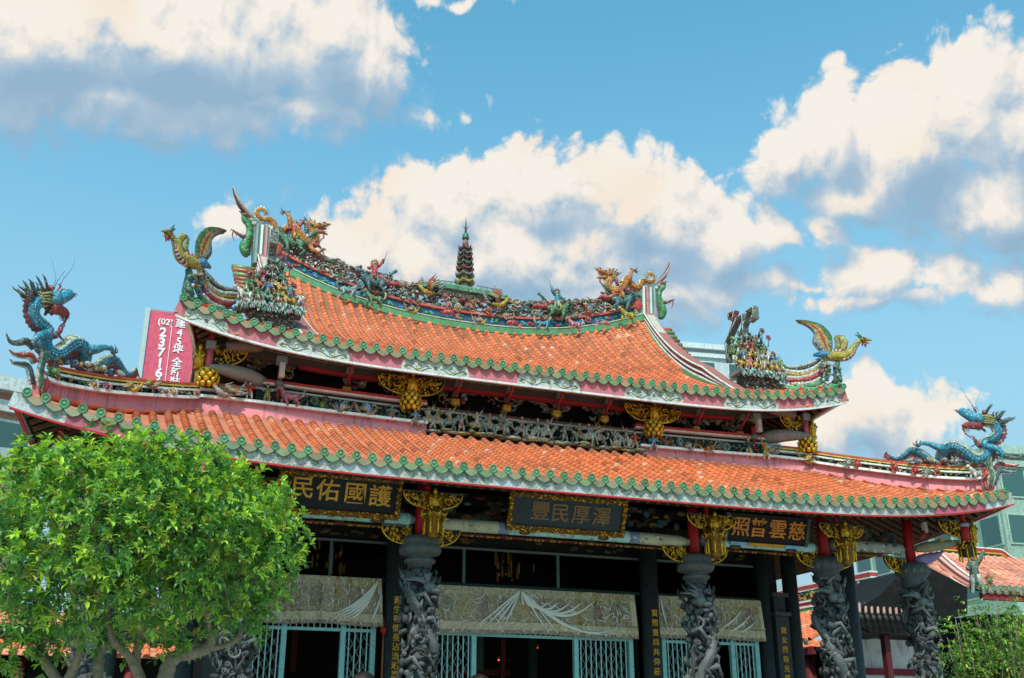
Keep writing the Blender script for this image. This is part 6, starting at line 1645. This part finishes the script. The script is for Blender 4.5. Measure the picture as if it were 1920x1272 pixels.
p = hipat(1832, 893, 1); b = MB(); beast_m(b, p-Vector((0, 0, .12)), .34, lin('#D8D6CC'), -1); tag(b.build('beast_figurine', M_GLAZE), 'white striped horse on the right hip rail near the roof tip', 'animal figurine')
m = MB()
for sg in (1, -1):
    for i in range(150):
        q = rnd.random(); x, y, z = hipP(q*.93)
        m.ell((sg*x-sg*0, y-.02, z+rnd.uniform(.05, .2)), (rnd.uniform(.015, .04), .03, rnd.uniform(.012, .03)), vary(rnd.choice([lin('#4F8A4A'), lin('#B9A02A'), lin('#3F6A5A'), lin('#A8303A'), lin('#C9C6B0'), lin('#2F5A8A'), lin('#6A8A3A')]), rnd, .2), 5, 4)
m.build('hip_mosaic', M_GLAZE, TEMPLE)
# the grey brown horsemen in front of the central board, on a rocky ledge
HR = 'grey brown horsemen on the central board'
HZ = [(803,781),(820,786),(842,800),(865,806),(893,812),(917,813),(938,806),(950,815),(978,822),(1008,826),(1026,829),(1059,832),(1086,828),(1104,838),(1124,840),(1154,846),(1175,848)]
hn = ['first','second','third','fourth','fifth','sixth','seventh','eighth','ninth','tenth','eleventh','twelfth','thirteenth','fourteenth','fifteenth','sixteenth','seventeenth']
GB = ['#A8A08C', '#8E8672', '#B9AE8E', '#9A8E6A', '#8A9088', '#B0A898']
for i, (x, y) in enumerate(HZ):
    p = at(x, y, 1.12); p.z = 6.80
    t = thing('horseman_figurine', 'weathered grey brown horseman, %s from the left on the central board' % hn[i], 'figurine', p, HR)
    d = rnd.choice((-1, 1)); c1 = vary(lin(rnd.choice(GB)), rnd); b, c, h_ = MB(), MB(), MB()
    if i % 4 == 3: person_m(b, c, p, .32, c1, vary(lin(rnd.choice(GB)), rnd), d, 2)
    else:
        beast_m(h_, p, .33, vary(lin(rnd.choice(GB)), rnd), d); person_m(b, c, p+Vector((0, -.02, .10)), .29, c1, vary(lin(rnd.choice(GB)), rnd), d, rnd.choice((1, 2))); h_.build('horse', M_GLAZE, t)
    b.build('body', M_GLAZE, t); c.build('robe', M_GLAZE, t)
m = MB()
for i in range(120):
    x = rnd.uniform(-2.1, 2.1); m.ell((x, rnd.uniform(1.02, 1.2), 6.77+rnd.uniform(-.03, .03)), (rnd.uniform(.06, .18), .07, rnd.uniform(.015, .035)), vary(rnd.choice([lin('#8E8A62'), lin('#6E7862'), lin('#A8903A'), lin('#77786A'), lin('#9A9684')]), rnd, .15), 6, 4)
for i in range(16): x = rnd.choice((1.9, 1.6, -.2, .05, -.1))+rnd.uniform(-.1, .1); m.tube([Vector((x, 1.08, 6.8)), Vector((x+rnd.uniform(-.1, .1), 1.0, 6.8+rnd.uniform(.05, .25)))], [.03, .008], lin('#C9C6B8'), n=5)
m.build('rock_ledge', M_GLAZE, TEMPLE)
m = MB()
for i in range(60):
    x = rnd.uniform(-2.0, 2.0); z = rnd.uniform(6.85, 7.08); m.tube([Vector((x, 1.26, z)), Vector((x+rnd.uniform(-.12, .12), 1.24, z+rnd.uniform(-.05, .12)))], [.025, .01], vary(lin(rnd.choice(GB+['#5A5A50'])), rnd), n=5)
m.build('relief_background', M_GLAZE, TEMPLE)

# ---- dense shard relief on the main ridge: waves, clouds, flowers and robes between the figures
for s in (-1, 0, 1):
    m = MB(); rr_ = random.Random(31+s)
    for i in range(360):
        x = s*3.0+rr_.uniform(-1.5, 1.5); lo, hi = zrU(x)+.42, rt(x)+.02
        k = rr_.random(); z = lo+(hi-lo)*k**1.3
        if abs(s) and abs(x) > 3.6 and rr_.random() < .6: z += rr_.uniform(0, .2)
        c = vary(rr_.choice([lin('#A8332F'), lin('#3F7A4A'), lin('#2F6A70'), lin('#C99A2A'), lin('#8E9286'), lin('#C9C6B8'), lin('#5A7A4A'), lin('#9A5A4A'), lin('#4A4A44'), lin('#6A8A86'), lin('#8A3A44')]), rr_, .2)
        a = rr_.uniform(0, 6.3); R_ = rr_.uniform(.03, .085); kk = rr_.choice((-1, 1)); y = RY-rr_.uniform(.04, .16)
        if rr_.random() < .6: m.tube([Vector((x+cos(a+kk*u*3.3)*R_*1.4, y-.02*u, z+sin(a+kk*u*3.3)*R_)) for u in frange(0, 1, 5)], [.008, .017, .022, .02, .014, .005], c, n=5)
        else: m.ell((x, y, z), (rr_.uniform(.02, .06), .025, rr_.uniform(.02, .04)), c, 6, 4)
    m.build('shard_relief', M_GLAZE, RG)

for (x, y, d) in ((682, 1263, 'dark haired person before the left gate, only the top of the head in view'), (898, 1268, 'person at the central doorway whose head barely reaches into view')):
    p = at(x, y, -1.2); t = thing('person', d, 'person', (p.x, -1.2, .44)); h = (p.z-.46)/1.0
    b, c, k = MB(), MB(), MB(); person_m(b, c, (p.x, -1.2, .44), h, lin('#3A4A5A'), lin('#2A2A30'), 1, 0, hat=False)
    c2 = MB()
    k.ell((p.x, -1.2, .44+h*.925), (.10*h, .11*h, .10*h), lin('#17120E'), 10, 8)
    b.build('body', M_PAINT, t); c.build('clothes', M_PAINT, t); k.build('hair', M_PAINT, t)

# ---------------------------------------------------------------- trees
M_LEAF = bpy.data.materials.new('leaves'); M_LEAF.use_nodes = True
def leafmat():
    nt = M_LEAF.node_tree; T = NT(nt); bs = nt.nodes['Principled BSDF']; out = nt.nodes['Material Output']
    a = T.n('ShaderNodeAttribute', attribute_name='Col').outputs['Color']
    T.link(a, bs.inputs['Base Color']); bs.inputs['Roughness'].default_value = .42; bs.inputs['Specular IOR Level'].default_value = .45
    tr = T.n('ShaderNodeBsdfTranslucent', ins={'Color': T.mix(1.0, a, (1.2, 1.25, .55, 1), 'MULTIPLY')})
    mx = T.n('ShaderNodeMixShader', ins={0: .35, 1: bs.outputs[0], 2: tr.outputs[0]})
    T.link(mx.outputs[0], out.inputs[0])
leafmat()
M_BARK = mat_col('bark', .85, dirt=.5, dirtcol='#2E2A22', scale=12, bump=.8, bscale=40, spec=.2)
def leaf_geo(m, p, d, up, L, W, col):
    d = d.normalized(); s = d.cross(up)
    if s.length < .05: s = d.cross(Vector((1, 0, 0)))
    s.normalize(); n = s.cross(d).normalized()
    a = p; b = p+d*L*.38-n*L*.02; c = p+d*L*.75-n*L*.06; e = p+d*L-n*L*.16
    k = n*W*.28
    m.add([a, b+s*W*.5+k, c+s*W*.42+k, e, c-s*W*.42+k, b-s*W*.5+k, b, c], [(0, 6, 1), (6, 7, 2, 1), (7, 3, 2), (0, 5, 6), (6, 5, 4, 7), (7, 4, 3)], col, False)
def rosette(m, p, out, rnd, n, L, pal, tipc, tipk):
    out = out.normalized()
    base = rnd.choice(pal)
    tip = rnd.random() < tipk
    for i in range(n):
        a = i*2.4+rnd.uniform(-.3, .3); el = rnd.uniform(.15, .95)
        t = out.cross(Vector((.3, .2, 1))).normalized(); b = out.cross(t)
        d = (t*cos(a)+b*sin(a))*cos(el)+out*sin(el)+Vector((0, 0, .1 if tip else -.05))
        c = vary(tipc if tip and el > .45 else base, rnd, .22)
        ll = L*rnd.uniform(.7, 1.15)
        leaf_geo(m, p-out*(.04*i/n), d, Vector((0, 0, 1)), ll, ll*.42, c)
rt_ = random.Random(3)
TR = thing('round_tree', 'dense round clipped tree with glossy bright green leaves and several bent stems', 'tree', (0, 0, 0))
D_T = 9.2
def tp(x, y, dd=0): return atd(x, y, D_T+dd)
tc = tp(245, 1010); pxm = (tp(355, 1000)-tp(255, 1000)).length/100
TR.location = Vector((tc.x, tc.y, 0))
def crown_r(az_, el_):
    v = Vector((cos(az_)*cos(el_), sin(az_)*cos(el_), sin(el_)))
    return 1+.10*mn.noise(v*2.3+Vector((3, 1, 7)))+.07*mn.noise(v*5.1), v
m = MB(); RX, RZ = 322*pxm, 180*pxm
leafpal = [lin('#5F9440'), lin('#6FA04E'), lin('#50803C'), lin('#7CAC50'), lin('#3F6A34'), lin('#8AB06A'), lin('#4A7A44'), lin('#9A9A4A')]
vdir = (CP-tc); vdir.z = 0; vdir.normalize()
cnt = 0
# sub crowns give the lumpy outline
lumps = []
for i in range(70):
    az_, el_ = rt_.uniform(-pi, pi), asin(rt_.uniform(-.75, 1))
    r_, v = crown_r(az_, el_)
    c = tc+Vector((v.x*RX, v.y*RX, v.z*RZ))*.80*r_; lumps.append((c, rt_.uniform(.24, .42)))
for c, R_ in lumps:
    n_ = int(62*R_/.33)
    for k in range(n_):
        d = Vector((rt_.gauss(0, 1), rt_.gauss(0, 1), rt_.gauss(0, 1))); d.normalize()
        o = ((c-tc).normalized()*.6+d+Vector((0, 0, .35))).normalized()
        p = c+d*R_*rt_.uniform(.65, 1.0)
        q = p-tc
        if q.dot(vdir) < -.55*RX and rt_.random() < .6: continue
        rr2 = sqrt((q.x/RX)**2+(q.y/RX)**2+(q.z/RZ)**2)
        if rr2 < .55: continue
        hgt = (p.z-tc.z)/RZ
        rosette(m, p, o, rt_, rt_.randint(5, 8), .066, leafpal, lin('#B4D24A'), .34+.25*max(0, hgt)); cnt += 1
for k in range(420):     # stray twigs out of the outline
    az_, el_ = rt_.uniform(-pi, pi), asin(rt_.uniform(-.85, 1)); r_, v = crown_r(az_, el_)
    p = tc+Vector((v.x*RX, v.y*RX, v.z*RZ))*r_*rt_.uniform(.98, 1.08)
    rosette(m, p, v+Vector((0, 0, .5)), rt_, rt_.randint(4, 7), .072, leafpal, lin('#B8D64C'), .7)
# drooping lower clumps
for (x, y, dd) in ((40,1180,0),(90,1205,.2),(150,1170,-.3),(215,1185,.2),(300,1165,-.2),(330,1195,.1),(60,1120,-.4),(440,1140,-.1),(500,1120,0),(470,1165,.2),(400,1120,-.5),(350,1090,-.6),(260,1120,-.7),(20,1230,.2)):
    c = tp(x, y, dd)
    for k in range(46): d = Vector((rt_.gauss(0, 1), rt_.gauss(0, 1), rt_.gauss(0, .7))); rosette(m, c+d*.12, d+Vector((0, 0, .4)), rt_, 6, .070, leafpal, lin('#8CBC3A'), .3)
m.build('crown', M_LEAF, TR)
m = MB()
bark = lin('#8A7F6C')
def limb(raw, r0, r1):
    sp = spl([tuple(tp(*q)) for q in raw], 6); n_ = len(sp)
    m.tube([Vector(p) for p in sp], [.82*(r0+(r1-r0)*i/(n_-1))*(1+.08*sin(i*1.7)) for i in range(n_)], bark, n=9)
limb([(250,1700,0),(285,1400,0),(305,1310,0),(312,1262,0),(330,1232,0),(385,1218,.05),(398,1180,.05),(372,1110,.1),(330,1020,.1)], .11, .02)
limb([(330,1232,0),(345,1212,.05),(400,1215,.1),(445,1195,.15),(470,1130,.2),(480,1050,.2)], .045, .012)
limb([(250,1700,0),(262,1400,0),(270,1300,0),(255,1245,0),(262,1190,.05),(272,1120,.1),(270,1040,.1),(290,940,.2)], .07, .015)
limb([(268,1290,0),(245,1235,-.05),(215,1205,-.05),(200,1160,-.1),(205,1100,-.1),(170,1000,-.1)], .05, .012)
limb([(240,1700,.1),(200,1400,.1),(185,1290,.1),(188,1225,.15),(205,1185,.2),(190,1110,.2)], .075, .02)
limb([(220,1700,.3),(150,1400,.2),(115,1290,.2),(85,1240,.2),(72,1180,.2),(95,1090,.1),(110,1000,.1)], .07, .02)
limb([(115,1290,.2),(140,1250,.1),(150,1195,0),(130,1130,0)], .05, .02)
limb([(330,1150,.1),(345,1060,.0),(350,960,0)], .03, .01)
for i in range(26):
    a = (rt_.uniform(60, 500), rt_.uniform(1020, 1150)); limb([a+(rt_.uniform(-.6, .4),), (a[0]+rt_.uniform(-40, 40), a[1]-60, rt_.uniform(-.9, 0)), (a[0]+rt_.uniform(-70, 70), a[1]-130, rt_.uniform(-1.1, -.2))], .012, .004)
m.build('trunk', M_BARK, TR)

# shrub at the right
SH = thing('shrub', 'loose twiggy shrub with small yellow green leaves at the lower right', 'shrub', (0, 0, 0))
D_S = 13.5
sc_ = atd(1862, 1215, D_S); pm = (atd(1962, 1215, D_S)-sc_).length/100
SH.location = Vector((sc_.x, sc_.y, 0))
m = MB(); tw = MB()
base = Vector((sc_.x, sc_.y, 0))
pal2 = [lin('#5E8A38'), lin('#739A44'), lin('#4A7030'), lin('#8AA84C'), lin('#3F6430')]
for k in range(90):
    az_ = rt_.uniform(-pi, pi); q = rt_.uniform(.1, 1)**.6; h_ = rt_.uniform(-.9, .95)
    rad = 102*pm*(1-.0*h_)*sqrt(max(.05, 1-h_*h_*.85))
    end = sc_+Vector((cos(az_)*rad*q, sin(az_)*rad*q, h_*112*pm))
    mid = base.lerp(end, .55)+Vector((rt_.uniform(-.1, .1), rt_.uniform(-.1, .1), .1))
    pts = [Vector(p) for p in spl([tuple(base+Vector((cos(az_)*.08, sin(az_)*.08, 0))), tuple(mid), tuple(end)], 7)]
    tw.tube(pts, [.022*(1-.85*i/(len(pts)-1)) for i in range(len(pts))], lin('#8A7A62'), n=5)
    for j in range(26):
        t = rt_.uniform(.72, 1.03); p = base.lerp(end, t) if t > 1 else pts[min(len(pts)-1, int(t*(len(pts)-1)))]
        p = p+Vector((rt_.gauss(0, .09), rt_.gauss(0, .09), rt_.gauss(0, .09)))
        d = (p-sc_)+Vector((rt_.uniform(-.3, .3), rt_.uniform(-.3, .3), rt_.uniform(0, .6)))
        rosette(m, p, d, rt_, rt_.randint(3, 5), .052, pal2, lin('#A9BC4A'), .3)
m.build('crown', M_LEAF, SH); tw.build('trunk', M_BARK, SH)

# ---------------------------------------------------------------- side corridors, right hall, city
CT, CTx = 12.3, 2.3
for s in (1, -1):
    nm = 'right' if s > 0 else 'left'
    t = thing('side_corridor', 'long low side corridor with orange tiled roof and striped decorated ridge, %s of the temple' % nm, 'corridor', (s*12.3, 12, 0), 'side corridors of the courtyard')
    m = MB(); us_ = [i*.26 for i in range(-10, 30)]
    slope(m, us_, lambda u: 2.2, lambda u, tt: 4.12+.50*tt, lambda u, tt, z: (s*(10.6+tt), 10.6+u, z), .26, .2, .075, rnd, pan=.11, dirty=False)
    R1 = m.build('roof', M_TILE, t)
    m = MB()
    for (z, w_, h_, c) in ((5.26, .2, .16, '#4F9A5A'), (5.38, .24, .06, '#E2DFD6'), (5.46, .2, .1, '#9A2A2E'), (5.54, .24, .06, '#E2DFD6'), (5.70, .18, .26, '#4A5A3A'), (5.86, .24, .05, '#E6E4DC'), (5.94, .26, .1, '#B8433F'), (6.01, .28, .05, '#E6E4DC')):
        m.strip([Vector((s*12.85, 7.9, z)), Vector((s*12.85, 18, z))], w_, h_, lin(c))
    for i in range(160): m.ell((s*12.74, rnd.uniform(7.9, 16), 5.70+rnd.uniform(-.1, .1)), (.03, .07, .05), vary(rnd.choice([lin('#B9A02A'), lin('#6A9A3A'), lin('#A8502E'), lin('#C9C6B0'), lin('#2F5A4A'), lin('#B8603A')]), rnd, .2), 6, 4)
    m.build('ridge', M_PAINT, t)
    m = MB()
    for u in us_: m.ell((s*10.55, 10.6+u+.13, 4.08), (.03, .1, .09), vary(lin('#6A8A62'), rnd, .2), 8, 5)
    m.build('eave_tiles', M_GLAZE, R1)
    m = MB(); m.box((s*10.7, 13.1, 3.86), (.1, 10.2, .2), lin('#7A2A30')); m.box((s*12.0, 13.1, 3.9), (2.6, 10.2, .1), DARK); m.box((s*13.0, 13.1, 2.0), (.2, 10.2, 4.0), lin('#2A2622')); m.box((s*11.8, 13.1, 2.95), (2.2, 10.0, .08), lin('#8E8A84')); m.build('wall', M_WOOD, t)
    for y in (8.5, 11.5, 14.5):
        m = MB(); m.lathe((s*10.9, y, 0), [(.14, 0), (.14, 3.8)], lin('#6A1A22'), 14); m.build('column', M_PAINT, t)
# hall at the right edge: front slope, decorated ridge, verge bands
t = thing('side_hall', 'smaller hall with faded orange roof and curling striped ridge at the right edge', 'hall', (15.5, 7, 0))
HX0 = 14.9; EY = 5.6; EZ = 5.36
m = MB()
us_ = [14.25+i*.26 for i in range(0, 32)]
zh = lambda u, tt: EZ+.34*tt+.085*tt*tt
slope(m, us_, lambda u: 2.4, zh, lambda u, tt, z: (u, EY+tt, z), .26, .45, .085, rnd, pan=.16, dirty=False, c1=lin('#D98A70'), c2=lin('#A8604A'))
H1 = m.build('roof', M_TILE, t)
m = MB(); pth = [Vector((-.85*(1-tt/2.4)**1.3 if tt < 2.4 else 0, EY-.05+tt, zh(0, max(0, tt)))) for tt in frange(0, 2.4, 12)]
for (dx, dz, w_, h_, c) in ((.30, .08, .10, .08, '#E3C9BE'), (.20, .08, .08, .07, '#6A2A26'), (.08, .08, .12, .09, '#D9A08E'), (-.04, .05, .08, .07, '#5A2A24'), (-.16, .02, .12, .09, '#C9765E'), (-.27, -.03, .06, .08, '#E3B9A8')):
    m.strip([p+Vector((HX0+dx, 0, dz)) for p in pth], w_, h_, lin(c))
m.build('verge_bands', M_PAINT, t)
m = MB()
ra, rb, rc = at(1872, 1030, 8), at(1903, 1054, 8), at(1920, 1064, 8)
def rz(x):
    if x < ra.x: return ra.z-.10+.04*abs(x-15.8)*0
    if x < rb.x: q = (x-ra.x)/(rb.x-ra.x); return ra.z-.10+(rb.z-ra.z+.1)*(3*q*q-2*q*q*q)
    return rb.z+(rc.z-rb.z)*(x-rb.x)/(rc.x-rb.x)
rxs = frange(14.85, 22.5, 60)
for (dz, w_, h_, c) in ((-.38, .16, .36, '#A8483F'), (-.16, .18, .05, '#E2E0D6'), (-.10, .17, .05, '#2F4A3A'), (-.04, .2, .05, '#D9A23A'), (.03, .22, .08, '#B82F2F'), (.09, .24, .04, '#E6DCD6')):
    m.strip([Vector((x, 8.05, rz(x)+dz)) for x in rxs], w_, h_, lin(c))
for i in range(80): m.ell((rnd.uniform(14.9, ra.x), 7.9, ra.z-.45+rnd.uniform(-.1, .12)), (.06, .04, .05), vary(rnd.choice([lin('#B8333A'), lin('#C9C6B0'), lin('#3F6A4A'), lin('#D98A9A'), lin('#2A3A34')]), rnd, .2), 6, 4)
m.build('ridge', M_PAINT, t)
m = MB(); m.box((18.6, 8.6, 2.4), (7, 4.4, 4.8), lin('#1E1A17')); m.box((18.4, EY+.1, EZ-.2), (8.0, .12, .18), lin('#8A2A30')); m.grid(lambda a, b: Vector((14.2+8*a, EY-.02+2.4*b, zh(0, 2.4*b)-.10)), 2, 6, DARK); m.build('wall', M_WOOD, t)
m = MB()
for x in us_: m.lathe((x, EY, EZ+.02), [(.09, -.03), (.09, .03)], vary(lin('#6A9070'), rnd, .2), 12, 'Y'); m.ell((x+.15, EY, EZ-.07), (.12, .02, .09), vary(lin('#9A8262'), rnd, .2), 8, 5)
m.build('eave_tiles', M_GLAZE, H1)
p = at(1830, 1095, 3.9); t2 = thing('guardian_figurine', 'small standing ceramic guardian at the near eave of the small right hall', 'figurine', p)
b, c = MB(), MB(); person_m(b, c, p-Vector((0, 0, .25)), .95, lin('#4F6A5A'), lin('#8E9A90'), 1, 2); flower_m(b, p+Vector((.42, 0, .1)), .14, lin('#B85A4A'), lin('#6A8A3A')); b.build('body', M_GLAZE, t2); c.build('robe', M_GLAZE, t2)
# pavilion roof between the last columns; shaded eave underside drawn as a black mass
t = thing('rear_pavilion', 'dark low pavilion roof seen between the two rightmost columns', 'pavilion', (10.5, 5.5, 0))
PY = 5.0
def pp(x, y): q = at(x, y, PY); return (q.x, q.z)
m = MB(); m.prism([pp(1600, 1162), pp(1618, 1138), pp(1650, 1120), pp(1680, 1092), pp(1700, 1072), pp(1745, 1060), pp(1822, 1100), pp(1822, 1150), pp(1700, 1190), pp(1640, 1185)], 1.6, lin('#14120F'), PY+.15); m.build('shaded_underside', M_WOOD, t)
m = MB()
for i in range(11):
    q = at(1612+i*11.5, 1150+i*.5, PY); m.tube([q, q+Vector((.22, .25, .26))], .035, vary(lin('#A88A80'), rnd), n=7)
    m.ell(q+Vector((.02, -.02, -.09)), (.07, .03, .07), lin('#2E332F'), 7, 5)
m.build('roof_tiles', M_TILE, t)
m = MB(); q = at(1663, 1230, PY+.5); m.box((q.x, q.y, 2.2), (.16, .16, 4.0), lin('#5A1822')); q = at(1640, 1175, PY+.3); m.box((q.x+.3, q.y, q.z), (2.6, .2, .35), lin('#1E1A17')); m.build('frame', M_PAINT, t)
t = thing('white_wall', 'pale plastered wall piece low between the two rightmost columns', 'wall', (12, 7, 0))
m = MB(); q = at(1640, 1225, 6.5); m.box((q.x, 6.6, q.z-.5), (2.6, .15, 1.7), lin('#C9C6C4')); m.box((q.x, 6.5, q.z-.45), (2.7, .1, .16), lin('#7A1F30')); m.build('plaster', M_PLASTER, t)
# rear hall closing the courtyard
t = thing('rear_hall', 'long rear hall with dark front and orange tiled roof behind the temple', 'hall', (0, 18, 0))
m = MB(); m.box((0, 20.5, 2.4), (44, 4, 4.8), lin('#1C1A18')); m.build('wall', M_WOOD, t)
m = MB(); slope(m, [-22+i*.4 for i in range(111)], lambda u: 3.0, lambda u, tt: 3.9+.5*tt, lambda u, tt, z: (u, 17.8+tt, z), .4, .5, .11, rnd, pan=.5, dirty=False); m.build('roof', M_TILE, t)
for k in range(-7, 8):
    m = MB(); m.lathe((k*3, 18.2, 0), [(.16, 0), (.16, 3.9)], lin('#7A1F26'), 12); m.build('column', M_PAINT, t)

M_GLASS = bpy.data.materials.new('window_glass'); M_GLASS.use_nodes = True
b_ = M_GLASS.node_tree.nodes['Principled BSDF']; b_.inputs['Base Color'].default_value = lin('#3E5E5C'); b_.inputs['Roughness'].default_value = .12
def block(name, label, c, sz, rz_, col, cols, rows, wcol='#4A6A68', base=0, trim='#D6DAD4', parapet=True, cat='building', ww=.62, wh=.55):
    c = Vector(c); t = thing(name, label, cat, c); R_ = Matrix.Rotation(rz_, 3, 'Z')
    m = MB(); m.box(c+Vector((0, 0, sz[2]/2)), sz, lin(col), R_); W_ = m.build('wall', M_FACADE, t)
    if parapet:
        m = MB(); m.box(c+Vector((0, 0, sz[2]+.25)), (sz[0]+1.0, sz[1]+1.0, .5), lin(trim), R_); m.box(c+Vector((0, 0, sz[2]-.5)), (sz[0]+.5, sz[1]+.5, .4), lin(trim), R_); m.build('cornice', M_FACADE, t)
    for face in ('front', 'side_a', 'side_b'):
        L = sz[0] if face == 'front' else sz[1]; n_ = cols if face == 'front' else max(2, int(cols*sz[1]/sz[0]))
        for r in range(rows[0], rows[1]):
            z = sz[2]-(r+.6)*rows[2]
            for k in range(n_):
                q = -L/2+(k+.5)*L/n_
                if face == 'front': pos, s3 = Vector((q, -sz[1]/2-.02, z)), (L/n_*ww, .12, rows[2]*wh)
                else:
                    sg = -1 if face == 'side_a' else 1; pos, s3 = Vector((sg*(sz[0]/2+.02), q, z)), (.12, L/n_*ww, rows[2]*wh)
                f = MB(); f.box(c+R_ @ pos, s3, lin(trim), R_); fo = f.build('window', M_FACADE, t)
                g = MB(); s4 = tuple(v*.88 if v > .13 else .16 for v in s3); g.box(c+R_ @ pos, s4, lin(wcol), R_); g.build('pane', M_GLASS, fo)
    return t
# white block behind the right gable ridge
w0 = at(1285, 640, 60); w1 = at(1368, 634, 60)
block('office_building', 'pale grey concrete tower top behind the right gable ridge', ((w0.x+w1.x)/2+1.0, 66, 0), (w1.x-w0.x+4.5, 10, 34.4), -.15, '#B9C2C4', 3, (0, 3, 3.2), '#7A8E92', trim='#C9D0D0')
w2 = at(1448, 655, 60)
block('office_building', 'grey tower top with stepped teal cornice behind the crowded right figure shelf', (w2.x-.6, 64, 0), (3.4, 6, 34.0), -.15, '#9FB0B2', 2, (0, 3, 3.2), '#6E8488', trim='#7FA0A2')
# glass building at the right edge
g0 = at(1862, 800, 30)
block('glass_building', 'green glass office block with pale mullion bands behind the right blue dragon', (g0.x+9.0, 38, 0), (15.0, 16, 17.6), -.12, '#8FA898', 7, (0, 6, 2.75), '#3F6E66', trim='#9DB5A4', ww=.8, wh=.66)
# left edge building
l0 = at(0, 728, 25)
tb = block('apartment_building', 'brown walled apartment block with pale window bands at the left edge', (l0.x-2.6, 27.0, 0), (6.0, 8, 13.2), .35, '#B98E78', 3, (0, 4, 2.9), '#7E9C9C', trim='#C6CFCC', ww=.75)
t = thing('awning', 'grey blue metal awning strip above the left edge of the round tree', 'awning', at(10, 860, 10))
m = MB(); p = at(10, 860, 10); m.box(p, (3.2, 1.2, .22), lin('#8E9FA6')); m.box(p-Vector((0, 0, .22)), (3.1, 1.1, .2), lin('#3A4546')); m.box(p-Vector((0, .1, .4)), (3.1, 1.1, .06), lin('#B8502E')); m.build('sheet', M_METAL, t)
m = MB(); m.box((p.x-1.2, p.y, p.z/2-.2), (.12, .12, p.z-.5), lin('#5A6464')); m.build('post', M_METAL, t)
# billboard
bb = at(273, 583, 25); t = thing('billboard', 'tall pink billboard with white phone number standing behind the left roof', 'billboard', (bb.x+2.2, 25, 0))
br = Matrix.Identity(3)
m = MB(); W_, Z1 = 4.2, bb.z; m.box((bb.x+.18+W_/2, 25.0, Z1-4.5), (W_, .3, 9.0), lin('#DD5A72')); m.build('panel', M_PAINT, t)
m = MB(); m.box((bb.x+.07, 25.1, Z1-4.5), (.16, .7, 9.1), lin('#B5C2BE')); m.box((bb.x+.18+W_/2, 25.05, Z1+.03), (W_, .4, .06), lin('#8E9A98')); m.box((bb.x+2, 25.5, Z1/2-4), (.3, .3, Z1-8), lin('#5A6464')); m.build('frame', M_METAL, t)
m = MB(); xl = at(319, 640, 24.8).x; m.box((xl, 24.83, Z1-4.6), (.03, .02, 8.6), lin('#F0D8DC')); m.build('divider_line', M_PAINT, t)
BW = (M_PAINT, lin('#F4ECEC'))
def bt(x, y, ch, sz, bold=.02): p = at(x, y, 24.83); text_obj(ch, sz, BW, 'white_character', t, Matrix.Translation(p) @ FRONT, .01, bold=bold)
bt(310.5, 604.5, '(02)', .36)
for y, ch in ((624, '2'), (643, '3'), (662, '7'), (681.5, '1'), (700, '6'), (718, '6')): bt(305.5-(y-624)*.10, y, ch, .52, .035)
for y, ch in ((608, '建'), (625, '4'), (641, '5'), (657, '坪'), (681, '全'), (699, '新'), (717, '裝')): bt(337-(y-624)*.10, y, ch, .40 if ch not in '45' else .44, .02)
